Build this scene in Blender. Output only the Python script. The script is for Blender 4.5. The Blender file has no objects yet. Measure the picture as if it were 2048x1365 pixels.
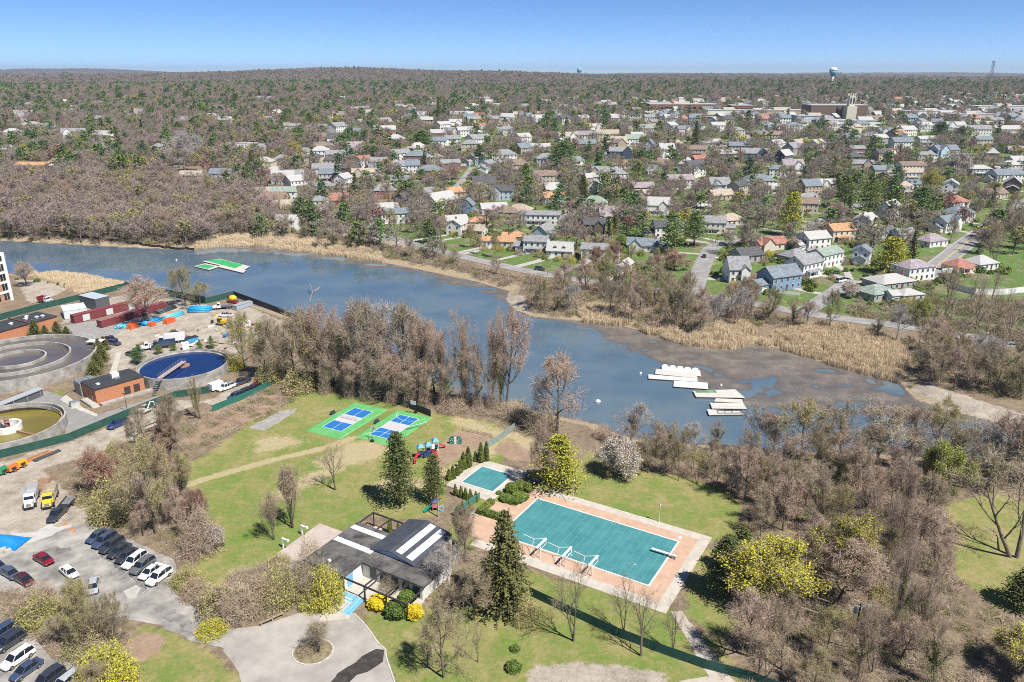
import bpy, bmesh, math, random
import numpy as np
from mathutils import Vector, Matrix
R = math.radians
random.seed(11)
rng = np.random.default_rng(11)
HAZE = 0.00007
sc = bpy.context.scene
COL = sc.collection
# ------------------------------------------------------------------ camera, sky, sun, exposure
F, HY, CZ = 1530.0, 150.0, 88.5            # focal length and horizon of the photograph (2048 px wide), drone height
PITCH = math.atan((682.5 - HY) / F)
cam_data = bpy.data.cameras.new('drone_camera')
cam_data.sensor_width = 36.0
cam_data.lens = 36.0 * F / 2048.0
cam_data.clip_start = 1.0
cam_data.clip_end = 40000.0
cam = bpy.data.objects.new('drone_camera', cam_data)
cam.location = (0, 0, CZ)
cam.rotation_euler = (math.pi / 2 - PITCH, 0, 0)
COL.objects.link(cam)
sc.camera = cam
SUN_EL, SUN_AZ = 56.0, 133.0               # elevation, azimuth clockwise from +Y (behind the camera, to its right)
world = bpy.data.worlds.new('World')
sc.world = world
world.use_nodes = True
wn = world.node_tree.nodes
wl = world.node_tree.links
sky = wn.new('ShaderNodeTexSky')
sky.sky_type = 'NISHITA'
sky.sun_disc = False
sky.sun_elevation = R(SUN_EL)
sky.sun_rotation = R(SUN_AZ)
sky.altitude = 0
sky.air_density = 0.36
sky.dust_density = 0.0
sky.ozone_density = 6.0
hsv = wn.new('ShaderNodeHueSaturation')
hsv.inputs['Saturation'].default_value = 1.08
hsv.inputs['Value'].default_value = 1.0
wl.new(sky.outputs[0], hsv.inputs['Color'])
wl.new(hsv.outputs[0], wn['Background'].inputs['Color'])
wn['Background'].inputs['Strength'].default_value = 0.105
sun_data = bpy.data.lights.new('sun', 'SUN')
sun_data.energy = 5.0
sun_data.angle = R(0.53)
sun_data.color = (1.0, 0.955, 0.88)
sun = bpy.data.objects.new('sun', sun_data)
az = R(SUN_AZ)
to_sun = Vector((math.sin(az) * math.cos(R(SUN_EL)), math.cos(az) * math.cos(R(SUN_EL)), math.sin(R(SUN_EL))))
sun.rotation_euler = to_sun.to_track_quat('Z', 'Y').to_euler()
sun.location = to_sun * 300
COL.objects.link(sun)
sc.view_settings.view_transform = 'Standard'
sc.view_settings.look = 'None'
sc.view_settings.gamma = 1.0
sc.view_settings.use_curve_mapping = False
sc.view_settings.exposure = 0.55
cy = sc.cycles
cy.max_bounces = 4
cy.diffuse_bounces = 2
cy.glossy_bounces = 2
cy.transmission_bounces = 2
cy.transparent_max_bounces = 8
cy.volume_bounces = 0
cy.caustics_reflective = False
cy.caustics_refractive = False
cy.use_denoising = False
cy.pixel_filter_type = 'BLACKMAN_HARRIS'
cy.filter_width = 1.0
# ------------------------------------------------------------------ geometry of the place
CP, SP = math.cos(PITCH), math.sin(PITCH)
LAND = 2.0
def G(px, py, z=LAND):
 """point of the level plane z that the photograph shows at (px, py)"""
 a, b = (px - 1024) / F, (py - 682.5) / F
 zc = (CZ - z) / (SP + b * CP)
 return (a * zc, zc * (CP - b * SP))
def proj(x, y, z):
 d = y * CP + (CZ - z) * SP
 v = -y * SP + (CZ - z) * CP
 return 1024 + F * x / d, 682.5 + F * v / d
def sstep(a, b, x):
 t = np.clip((x - a) / (b - a), 0, 1)
 return t * t * (3 - 2 * t)
def _hash(ix, iy, seed):
 h = (ix * 374761393 + iy * 668265263 + seed * 974711) & 0x7fffffff
 h = ((h ^ (h >> 13)) * 1274126177) & 0x7fffffff
 return ((h ^ (h >> 16)) & 0xffff) / 65535.0
def vnoise(x, y, s, seed=0):
 x = np.asarray(x, float) / s
 y = np.asarray(y, float) / s
 ix, iy = np.floor(x).astype(np.int64), np.floor(y).astype(np.int64)
 fx, fy = x - ix, y - iy
 fx, fy = fx * fx * (3 - 2 * fx), fy * fy * (3 - 2 * fy)
 a, b = _hash(ix, iy, seed), _hash(ix + 1, iy, seed)
 c, d = _hash(ix, iy + 1, seed), _hash(ix + 1, iy + 1, seed)
 return (a * (1 - fx) + b * fx) * (1 - fy) + (c * (1 - fx) + d * fx) * fy
def hills(x, y):
 """the land beyond the creek, rising slowly to wooded ridges"""
 x = np.asarray(x, float)
 y = np.asarray(y, float)
 t = np.maximum(0, y - 450)
 z = .07 * t * t / (t + 60)
 z = np.where(t > 500, 31.25 + .011 * (t - 500), z)
 z = np.minimum(z, 56)
 z = z + sstep(600, 1800, y) * (vnoise(x, y, 620, 3) - .5) * 22 + sstep(1500, 4500, y) * (vnoise(x, y, 1500, 5) - .5) * 50 + sstep(1800, 4000, y) * (vnoise(x, y, 380, 6) - .5) * 14
 z = z + 50 * np.exp(-((x + 820) / 900) ** 2 - ((y - 4000) / 900) ** 2)
 z = z + 30 * np.exp(-((x - 2200) / 1500) ** 2 - ((y - 5000) / 900) ** 2)
 z = z + 80 * np.exp(-((x + 6800) / 2600) ** 2 - ((y - 11500) / 1200) ** 2)
 z = z + 38 * np.exp(-((x - 6000) / 4000) ** 2 - ((y - 11800) / 1200) ** 2)
 return np.maximum(z, 0)
def sdist(poly, X, Y):
 """signed distance to a polygon, negative inside"""
 X = np.asarray(X, float)
 Y = np.asarray(Y, float)
 d2 = np.full(X.shape, 1e18)
 ins = np.zeros(X.shape, bool)
 n = len(poly)
 for i in range(n):
  ax, ay = poly[i]
  bx, by = poly[(i + 1) % n]
  ex, ey = bx - ax, by - ay
  t = np.clip(((X - ax) * ex + (Y - ay) * ey) / (ex * ex + ey * ey + 1e-12), 0, 1)
  d2 = np.minimum(d2, (X - ax - t * ex) ** 2 + (Y - ay - t * ey) ** 2)
  c = (ay > Y) != (by > Y)
  if ey != 0:
   ins ^= c & (X < (Y - ay) / ey * ex + ax)
 d = np.sqrt(d2)
 return np.where(ins, -d, d)
def pline_dist(pts, X, Y):
 d2 = np.full(np.shape(X), 1e18)
 for (ax, ay), (bx, by) in zip(pts[:-1], pts[1:]):
  ex, ey = bx - ax, by - ay
  t = np.clip(((X - ax) * ex + (Y - ay) * ey) / (ex * ex + ey * ey + 1e-12), 0, 1)
  d2 = np.minimum(d2, (X - ax - t * ex) ** 2 + (Y - ay - t * ey) ** 2)
 return np.sqrt(d2)
RIVER_PX = [(-260, 470), (0, 481), (100, 487), (250, 495), (380, 501), (440, 494), (500, 492), (600, 503), (700, 514), (790, 530), (870, 546),
   (950, 563), (1020, 583), (1012, 600), (1035, 622), (1070, 634), (1150, 641), (1245, 652), (1300, 668), (1372, 690),
   (1450, 700), (1500, 688), (1560, 697), (1620, 716), (1690, 737), (1745, 752), (1800, 765), (1832, 800), (1900, 822), (1990, 845),
   (2060, 862), (2300, 900),
   (2300, 990), (2060, 930), (1960, 918), (1860, 915), (1700, 908), (1560, 905), (1420, 893), (1330, 888), (1240, 873), (1190, 850),
   (1130, 838), (1060, 822), (1035, 806), (985, 806), (930, 795), (880, 778), (840, 752), (760, 722), (690, 692), (640, 665),
   (592, 640), (540, 622), (470, 600), (420, 603), (345, 600), (300, 590), (250, 572), (190, 560), (130, 553), (60, 556), (0, 545), (-260, 530)]
RIVER = [G(*p, 0.0) for p in RIVER_PX]
MUD_PX = [(1050, 618), (1150, 628), (1250, 638), (1310, 652), (1400, 678), (1500, 672), (1570, 682), (1700, 720), (1820, 750), (1860, 800), (1930, 820), (2080, 850), (1960, 868), (1840, 862), (1720, 858), (1600, 850), (1500, 838), (1400, 815),
   (1330, 788), (1290, 755), (1262, 728), (1200, 700), (1130, 664)]
MUD = [G(*p, 0.0) for p in MUD_PX]
MUD2 = [G(*p, 0.0) for p in [(440, 488), (520, 486), (640, 500), (760, 518), (900, 545), (1030, 570), (1040, 605), (1000, 600), (930, 582), (840, 558), (720, 537), (600, 519), (470, 505)]]
MUD3 = [G(*p, 0.0) for p in [(600, 545), (700, 560), (780, 580), (720, 592), (640, 580)]]
def ground(x, y):
 """height of the land: flat near the drone, creek bed cut in, hills beyond"""
 x = np.asarray(x, float)
 y = np.asarray(y, float)
 sd = sdist(RIVER, x, y)
 land = 0.12 + (LAND - 0.12) * sstep(0.0, 7.0, sd) + hills(x, y)
 bed = -1.3 * sstep(0, -9, sd) + 0.12
 mud = 0.03 + (vnoise(x + y * .4, y * 2.2, 9, 21) - .5) * .14 + (vnoise(x, y, 2.6, 22) - .5) * .07 + (vnoise(x, y, 24, 23) - .5) * .09
 m1 = sstep(9, -11, sdist(MUD, x, y))
 m2 = sstep(4, -3, sdist(MUD2, x, y)) * 0.97
 m3 = sstep(6, -4, sdist(MUD3, x, y)) * 0.6
 m = np.maximum(np.maximum(m1, m2), m3)
 bed = bed * (1 - m) + np.minimum(mud + .015, 0.25) * m
 return np.where(sd > 0, land, bed)
def gz(x, y):
 """fast height for far places"""
 return LAND + float(hills(x, y))
def GT(px, py):
 """the point of the rolling land that the photograph shows at (px, py)"""
 z = LAND
 for _ in range(40):
  x, y = G(px, min(max(py, 162), 1500), min(z, CZ - 6))
  z = z * .6 + gz(x, y) * .4
 return x, y, gz(x, y)
def tall(px, py, top, z=LAND):
 """how tall a thing is whose foot shows at (px, py) and whose top shows at height top"""
 x, y = G(px, py, z)
 lo, hi = 0.0, 60.0
 for _ in range(30):
  m = (lo + hi) / 2
  if proj(x, y, z + m)[1] > top:
   lo = m
  else:
   hi = m
 return lo
# the park's own axes: along and across the swimming pool
PA = (5.592, 144.586)
PU = (0.8592, -0.51164)
RZ = math.atan2(PU[1], PU[0])
def U(u, v):
 return (PA[0] + PU[0] * u - PU[1] * v, PA[1] + PU[1] * u + PU[0] * v)
# ------------------------------------------------------------------ materials
MATS = {}
def M(name, col, rough=.7, var=.12, scale=3.0, metal=0.0, col2=None, bump=0.0, spec=.5, coat=0.0, detail=6):
 """procedural material: one colour (or two mixed by noise) with uneven value and fine relief"""
 if name in MATS:
  return MATS[name]
 m = bpy.data.materials.new(name)
 m.use_nodes = True
 nt = m.node_tree
 b = nt.nodes['Principled BSDF']
 b.inputs['Roughness'].default_value = rough
 b.inputs['Metallic'].default_value = metal
 b.inputs['Specular IOR Level'].default_value = spec
 if coat:
  b.inputs['Coat Weight'].default_value = coat
  b.inputs['Coat Roughness'].default_value = .08
 tc = nt.nodes.new('ShaderNodeNewGeometry')
 n = nt.nodes.new('ShaderNodeTexNoise')
 n.inputs['Scale'].default_value = scale
 n.inputs['Detail'].default_value = detail
 n.inputs['Roughness'].default_value = .65
 nt.links.new(tc.outputs['Position'], n.inputs['Vector'])
 ramp = nt.nodes.new('ShaderNodeValToRGB')
 c2 = col2 or tuple(max(0, c * (1 + var * 1.5)) for c in col)
 c1 = col if col2 else tuple(c * (1 - var * 1.5) for c in col)
 ramp.color_ramp.elements[0].position = .34
 ramp.color_ramp.elements[1].position = .66
 ramp.color_ramp.elements[0].color = (*c1, 1)
 ramp.color_ramp.elements[1].color = (*c2, 1)
 nt.links.new(n.outputs['Fac'], ramp.inputs['Fac'])
 nt.links.new(ramp.outputs['Color'], b.inputs['Base Color'])
 if bump:
  bp = nt.nodes.new('ShaderNodeBump')
  bp.inputs['Strength'].default_value = bump
  bp.inputs['Distance'].default_value = .05
  nt.links.new(n.outputs['Fac'], bp.inputs['Height'])
  nt.links.new(bp.outputs['Normal'], b.inputs['Normal'])
 MATS[name] = m
 return m
def MP(name, cols, rough=.8, var=.25, scale=1.2, spec=.25):
 """plant material: the hue differs from plant to plant, the value from clump to clump"""
 if name in MATS:
  return MATS[name]
 m = bpy.data.materials.new(name)
 m.use_nodes = True
 nt = m.node_tree
 b = nt.nodes['Principled BSDF']
 b.inputs['Roughness'].default_value = rough
 b.inputs['Specular IOR Level'].default_value = spec
 oi = nt.nodes.new('ShaderNodeObjectInfo')
 ramp = nt.nodes.new('ShaderNodeValToRGB')
 e = ramp.color_ramp.elements
 e[0].color = (*cols[0], 1)
 e[1].color = (*cols[-1], 1)
 for i, c in enumerate(cols[1:-1]):
  k = e.new((i + 1) / (len(cols) - 1))
  k.color = (*c, 1)
 nt.links.new(oi.outputs['Random'], ramp.inputs['Fac'])
 geo = nt.nodes.new('ShaderNodeNewGeometry')
 n = nt.nodes.new('ShaderNodeTexNoise')
 n.inputs['Scale'].default_value = scale
 n.inputs['Detail'].default_value = 3
 nt.links.new(geo.outputs['Position'], n.inputs['Vector'])
 mr = nt.nodes.new('ShaderNodeMapRange')
 mr.inputs[1].default_value = .3
 mr.inputs[2].default_value = .7
 mr.inputs[3].default_value = 1 - var
 mr.inputs[4].default_value = 1 + var
 nt.links.new(n.outputs['Fac'], mr.inputs[0])
 mx = nt.nodes.new('ShaderNodeMix')
 mx.data_type = 'RGBA'
 mx.blend_type = 'MULTIPLY'
 mx.inputs[0].default_value = 1
 nt.links.new(ramp.outputs['Color'], mx.inputs[6])
 nt.links.new(mr.outputs[0], mx.inputs[7])
 nt.links.new(mx.outputs[2], b.inputs['Base Color'])
 MATS[name] = m
 return m
# ------------------------------------------------------------------ mesh helpers
def mesh_np(name, V, faces, mats, mi=None, smooth=False):
 """mesh from a vertex array and a list of face index arrays (each n x 3 or n x 4)"""
 me = bpy.data.meshes.new(name)
 V = np.asarray(V, np.float32)
 me.vertices.add(len(V))
 me.vertices.foreach_set('co', V.ravel())
 tot = np.concatenate([np.full(len(f), f.shape[1], np.int32) for f in faces])
 idx = np.concatenate([f.ravel() for f in faces]).astype(np.int32)
 me.loops.add(len(idx))
 me.loops.foreach_set('vertex_index', idx)
 me.polygons.add(len(tot))
 me.polygons.foreach_set('loop_start', np.concatenate([[0], np.cumsum(tot)[:-1]]).astype(np.int32))
 me.polygons.foreach_set('loop_total', tot)
 for m in mats:
  me.materials.append(m)
 if mi is not None:
  me.polygons.foreach_set('material_index', np.asarray(mi, np.int32))
 if smooth:
  me.polygons.foreach_set('use_smooth', np.ones(len(tot), bool))
 me.update(calc_edges=True)
 return me
class MB:
 """collects boxes, prisms and tubes into one mesh"""
 def __init__(s):
  s.v, s.f, s.m = [], [], []
 def add(s, v, f, m=0):
  o = len(s.v)
  s.v += [tuple(p) for p in v]
  s.f += [tuple(i + o for i in q) for q in f]
  s.m += [m] * len(f)
  return s
 def box(s, x0, x1, y0, y1, z0, z1, m=0):
  v = [(x, y, z) for z in (z0, z1) for y in (y0, y1) for x in (x0, x1)]
  return s.add(v, [(0, 2, 3, 1), (4, 5, 7, 6), (0, 1, 5, 4), (2, 6, 7, 3), (0, 4, 6, 2), (1, 3, 7, 5)], m)
 def cbox(s, c, d, rz=0, m=0):
  """box of size d about centre c, turned about z"""
  cs, sn = math.cos(rz), math.sin(rz)
  v = []
  for z in (-1, 1):
   for y in (-1, 1):
    for x in (-1, 1):
     a, b = x * d[0] / 2, y * d[1] / 2
     v.append((c[0] + a * cs - b * sn, c[1] + a * sn + b * cs, c[2] + z * d[2] / 2))
  return s.add(v, [(0, 2, 3, 1), (4, 5, 7, 6), (0, 1, 5, 4), (2, 6, 7, 3), (0, 4, 6, 2), (1, 3, 7, 5)], m)
 def prism(s, poly, z0, z1, m=0):
  n = len(poly)
  v = [(p[0], p[1], z0) for p in poly] + [(p[0], p[1], z1) for p in poly]
  f = [tuple(range(n - 1, -1, -1)), tuple(range(n, 2 * n))] + [(i, (i + 1) % n, n + (i + 1) % n, n + i) for i in range(n)]
  return s.add(v, f, m)
 def xprism(s, prof, y0, y1, m=0):
  """profile in x,z pushed along y"""
  n = len(prof)
  v = [(p[0], y0, p[1]) for p in prof] + [(p[0], y1, p[1]) for p in prof]
  f = [tuple(range(n)), tuple(range(2 * n - 1, n - 1, -1))] + [(i, n + i, n + (i + 1) % n, (i + 1) % n) for i in range(n)]
  return s.add(v, f, m)
 def tube(s, pts, rad, k=6, m=0, cap=True):
  pts = [Vector(p) for p in pts]
  if not hasattr(rad, '__len__'):
   rad = [rad] * len(pts)
  rings = []
  for i, p in enumerate(pts):
   d = (pts[min(i + 1, len(pts) - 1)] - pts[max(i - 1, 0)])
   d = d.normalized() if d.length > 1e-9 else Vector((0, 0, 1))
   a = d.orthogonal().normalized() if abs(d.z) > .98 else d.cross(Vector((0, 0, 1))).normalized()
   b = d.cross(a)
   rings.append([p + (a * math.cos(t) + b * math.sin(t)) * rad[i] for t in (2 * math.pi * j / k for j in range(k))])
  v = [q for r in rings for q in r]
  f = []
  for i in range(len(pts) - 1):
   for j in range(k):
    f.append((i * k + j, i * k + (j + 1) % k, (i + 1) * k + (j + 1) % k, (i + 1) * k + j))
  if cap:
   f.append(tuple(range(k - 1, -1, -1)))
   f.append(tuple((len(pts) - 1) * k + j for j in range(k)))
  return s.add(v, f, m)
 def bar(s, a, b, w=.1, m=0):
  return s.tube([a, b], w / 2 * 1.2, 4, m)
 def lathe(s, prof, c=(0, 0, 0), k=16, m=0, close=False):
  """profile of (radius, z) turned about the vertical through c"""
  v = [(c[0] + r * math.cos(2 * math.pi * j / k), c[1] + r * math.sin(2 * math.pi * j / k), c[2] + z) for r, z in prof for j in range(k)]
  n = len(prof)
  f = [(i * k + j, i * k + (j + 1) % k, ((i + 1) % n) * k + (j + 1) % k, ((i + 1) % n) * k + j) for i in range(n if close else n - 1) for j in range(k)]
  if not close:
   if prof[0][0] > 1e-6:
    f.append(tuple(range(k - 1, -1, -1)))
   if prof[-1][0] > 1e-6:
    f.append(tuple((n - 1) * k + j for j in range(k)))
  return s.add(v, f, m)
 def disc(s, rad, z, k=64, m=0):
  return s.add([(rad * math.cos(2 * math.pi * j / k), rad * math.sin(2 * math.pi * j / k), z) for j in range(k)], [tuple(range(k))], m)
 def quad(s, a, b, c, d, m=0):
  return s.add([a, b, c, d], [(0, 1, 2, 3)], m)
 def mesh(s, name, mats, smooth=False):
  me = bpy.data.meshes.new(name)
  me.from_pydata(s.v, [], s.f)
  for m in (mats if isinstance(mats, (list, tuple)) else [mats]):
   me.materials.append(m)
  me.polygons.foreach_set('material_index', s.m)
  if smooth:
   me.polygons.foreach_set('use_smooth', [True] * len(s.f))
  me.update()
  return me
 def obj(s, name, mats, parent=None, smooth=False):
  return link(name, s.mesh(name, mats, smooth), parent)
def link(name, data, parent=None, loc=None, rot=0.0, scale=None):
 o = bpy.data.objects.new(name, data)
 COL.objects.link(o)
 if parent is not None:
  o.parent = parent
 if loc is not None:
  o.location = loc
 if rot:
  o.rotation_euler = (0, 0, rot)
 if scale is not None:
  o.scale = scale
 return o
def tag(o, label=None, cat=None, group=None, kind=None):
 if label:
  o['label'] = label
 if cat:
  o['category'] = cat
 if group:
  o['group'] = group
 if kind:
  o['kind'] = kind
 return o
def thing(name, label, cat, loc, rot=0.0, group=None, scale=None):
 o = link(name, None, None, loc, rot, scale)
 o.empty_display_size = .5
 return tag(o, label, cat, group)
def ngon(name, pts, z, mat, parent=None, kind='structure', label=None, rough_edge=0.0, thick=0.0, seed=0):
 """a flat sheet from an outline; rough_edge makes its rim uneven"""
 if rough_edge:
  out = []
  rr = random.Random(seed + 5)
  for i, a in enumerate(pts):
   b = pts[(i + 1) % len(pts)]
   L = math.hypot(b[0] - a[0], b[1] - a[1])
   k = max(1, int(L / 1.2))
   for j in range(k):
    t = j / k
    out.append((a[0] + (b[0] - a[0]) * t + rr.uniform(-1, 1) * rough_edge, a[1] + (b[1] - a[1]) * t + rr.uniform(-1, 1) * rough_edge))
  pts = out
 mb = MB()
 if thick:
  mb.prism(pts, z - thick, z)
 else:
  mb.add([(p[0], p[1], z) for p in pts], [tuple(range(len(pts)))])
 me = mb.mesh(name, mat)
 bm = bmesh.new()
 bm.from_mesh(me)
 bmesh.ops.triangulate(bm, faces=[f for f in bm.faces if len(f.verts) > 4])
 bmesh.ops.recalc_face_normals(bm, faces=bm.faces)
 if not thick:
  for f in bm.faces:
   if f.normal.z < 0:
    f.normal_flip()
 bm.to_mesh(me)
 bm.free()
 o = link(name, me, parent)
 if parent is None:
  tag(o, label, None, None, kind)
 return o
def resample(pts, step):
 out = [pts[0]]
 for a, b in zip(pts[:-1], pts[1:]):
  L = math.hypot(b[0] - a[0], b[1] - a[1])
  k = max(1, int(round(L / step)))
  for j in range(1, k + 1):
   out.append((a[0] + (b[0] - a[0]) * j / k, a[1] + (b[1] - a[1]) * j / k))
 return out
def smooth_line(pts, n=3):
 for _ in range(n):
  q = [pts[0]]
  for a, b in zip(pts[:-1], pts[1:]):
   q += [(a[0] * .75 + b[0] * .25, a[1] * .75 + b[1] * .25), (a[0] * .25 + b[0] * .75, a[1] * .25 + b[1] * .75)]
  pts = q + [pts[-1]]
 return pts
def strip_mesh(name, pts, w, lift, mat, hfun, off=0.0):
 """road-like ribbon draped over the land"""
 P = np.array(pts)
 T = np.gradient(P, axis=0)
 T /= np.linalg.norm(T, axis=1)[:, None] + 1e-9
 N = np.c_[-T[:, 1], T[:, 0]]
 A, B = P + N * (off + w / 2), P + N * (off - w / 2)
 za = np.array([hfun(*p) for p in A]) + lift
 zb = np.array([hfun(*p) for p in B]) + lift
 zz = np.maximum(za, zb)
 V = np.empty((len(P) * 2, 3))
 V[0::2] = np.c_[A, zz]
 V[1::2] = np.c_[B, zz]
 i = np.arange(len(P) - 1) * 2
 return mesh_np(name, V, [np.c_[i, i + 1, i + 3, i + 2]], [mat])
def px(*pts, z=LAND):
 return [G(a, b, z) for a, b in pts]
# ------------------------------------------------------------------ the land
def axis(lo, hi, step, far_lo, far_hi, g):
 a = list(np.arange(lo, hi + 1e-6, step))
 s = step
 while a[-1] < far_hi:
  s *= g
  a.append(a[-1] + s)
 s = step
 b = []
 x = lo
 while x > far_lo:
  s *= g
  x -= s
  b.append(x)
 return np.array(b[::-1] + a)
XS = axis(-185, 185, 1.25, -15000, 15000, 1.075)
YS = np.concatenate([axis(62, 405, 1.25, -900, 62 + 1, 1.3)[:-1], axis(405, 560, 2.5, 405, 15500, 1.045)])
YS = np.unique(np.round(YS, 4))
GX, GY = np.meshgrid(XS, YS)
GZ = ground(GX, GY)
SD = sdist(RIVER, GX, GY)
def pw(pts, f=1.5, z=LAND):
 return sstep(f, -f, sdist([G(a, b, z) for a, b in pts], GX, GY))
LAWNS = [
 [(600, 783), (700, 788), (770, 802), (870, 826), (985, 846), (1040, 880), (1035, 905), (985, 935), (895, 975), (885, 1030), (800, 1042), (740, 1030), (700, 1055),
  (560, 1110), (520, 1135), (450, 1175), (400, 1195), (375, 1165), (398, 1115), (420, 1060), (375, 1010), (350, 940), (440, 892), (520, 828), (585, 800)],
 [(1135, 960), (1180, 900), (1250, 935), (1350, 950), (1450, 975), (1482, 1010), (1475, 1080), (1400, 1085), (1300, 1055), (1180, 1015), (1120, 990)],
 [(715, 1232), (850, 1215), (1000, 1210), (1050, 1140), (1200, 1180), (1350, 1220), (1345, 1235), (1440, 1290), (1520, 1420), (800, 1420), (785, 1345), (745, 1270)],
 [(880, 1085), (905, 1040), (960, 1035), (985, 1060), (940, 1110), (900, 1130)],
 [(225, 1330), (290, 1250), (330, 1257), (420, 1302), (480, 1350), (500, 1450), (230, 1450)],
 [(1890, 1010), (1985, 985), (2150, 1040), (2150, 1260), (1990, 1215), (1910, 1150)],
 [(1985, 705), (2200, 720), (2200, 810), (1990, 775)],
 [(1370, 1130), (1430, 1090), (1500, 1110), (1480, 1260), (1440, 1285), (1370, 1230)],
 [(930, 975), (1010, 990), (1060, 960), (1050, 1000), (985, 1040), (930, 1010)],
 [(95, 790), (130, 775), (128, 790), (100, 798)], [(20, 812), (60, 800), (50, 815), (0, 825)],
]
STRAWS = [
 [(655, 905), (700, 882), (755, 885), (785, 895), (760, 915), (700, 935), (640, 940), (615, 925)],
 [(745, 970), (800, 950), (860, 965), (850, 985), (770, 985)],
 [(895, 830), (960, 845), (1040, 870), (1000, 880), (905, 850)], [(505, 880), (560, 870), (620, 885), (560, 900), (510, 905)],
 [(860, 950), (935, 915), (990, 885), (1010, 900), (900, 965)], [(1020, 860), (1085, 885), (1075, 905), (1035, 905)],
 [(560, 975), (640, 935), (690, 940), (600, 985), (540, 1010)],
]
DIRTS = [
 [(895, 875), (915, 860), (985, 868), (985, 885), (940, 905), (900, 925), (870, 945), (850, 930)],
 [(985, 900), (1015, 878), (1065, 905), (1070, 925), (1020, 920)],
 [(240, 1300), (285, 1262), (335, 1275), (320, 1305), (270, 1330), (235, 1325)],
 [(410, 830), (500, 790), (590, 790), (560, 820), (480, 850), (440, 880), (400, 890), (350, 900)],
]
GRAVELS = [
 [(195, 690), (240, 600), (330, 590), (420, 612), (500, 612), (600, 660), (560, 690), (470, 690), (480, 720), (450, 700), (280, 735), (230, 745), (215, 720)],
 [(120, 650), (330, 600), (260, 585), (140, 620)], [(60, 610), (150, 575), (90, 560), (30, 560)],
 [(-80, 960), (60, 905), (110, 895), (230, 850), (330, 800), (360, 800), (440, 812), (545, 762), (560, 740), (520, 745), (440, 790), (320, 840), (270, 880), (150, 920), (80, 940), (170, 1010), (190, 1050), (60, 1075), (-80, 1100)],
 [(1065, 1332), (1150, 1325), (1250, 1332), (1330, 1345), (1340, 1450), (1020, 1450)], [(-80, 1110), (60, 1075), (170, 1060), (200, 1200), (-80, 1180)],
 [(700, 450), (800, 480), (860, 505), (800, 500), (700, 478), (630, 450)],
]
lawn = np.max([pw(p, 4.0) for p in LAWNS], axis=0)
straw = np.max([pw(p, 4.0) for p in STRAWS], axis=0)
trail = [G(*p) for p in [(345, 978), (440, 950), (540, 922), (600, 908), (660, 893), (705, 876)]]
straw = np.maximum(straw, sstep(2.0, .5, pline_dist(trail, GX, GY)))
dirt = np.max([pw(p, 1.6) for p in DIRTS], axis=0)
gravel = np.max([pw(p, 3.0) for p in GRAVELS], axis=0)
shore = sstep(8, 1.5, SD) * (SD > -.5)
beach = np.max([pw(p, 3, 1.0) for p in [[(1015, 585), (1050, 600), (1060, 628), (1120, 640), (1040, 640), (1005, 605)], [(1815, 775), (1900, 815), (2100, 865), (2100, 850), (1950, 805), (1850, 770)],
          [(400, 480), (500, 470), (520, 490), (440, 500), (390, 500)]]], axis=0)
gravel = np.maximum(gravel, beach)
mudw = sstep(.6, -.8, SD)
town = sstep(395, 430, GY) * (SD > 6) * sstep(-140, -40, GX + (GY - 560) * .35)
town = np.maximum(town, pw([(655, 447), (720, 458), (800, 475), (880, 497), (960, 516), (1040, 533), (1100, 545), (1200, 560), (1300, 573), (1380, 583), (1480, 595), (1600, 618), (1700, 632), (1800, 645), (1900, 660), (2060, 686), (2060, 430), (650, 430)], 3))
town = np.maximum(town, (SD > 20) * sstep(260, 330, GY) * sstep(60, 110, GX)) * (GY > 230)
ny, nx = GX.shape
ii = np.arange(ny * nx).reshape(ny, nx)
quads = np.stack([ii[:-1, :-1], ii[:-1, 1:], ii[1:, 1:], ii[1:, :-1]], -1).reshape(-1, 4)
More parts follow.
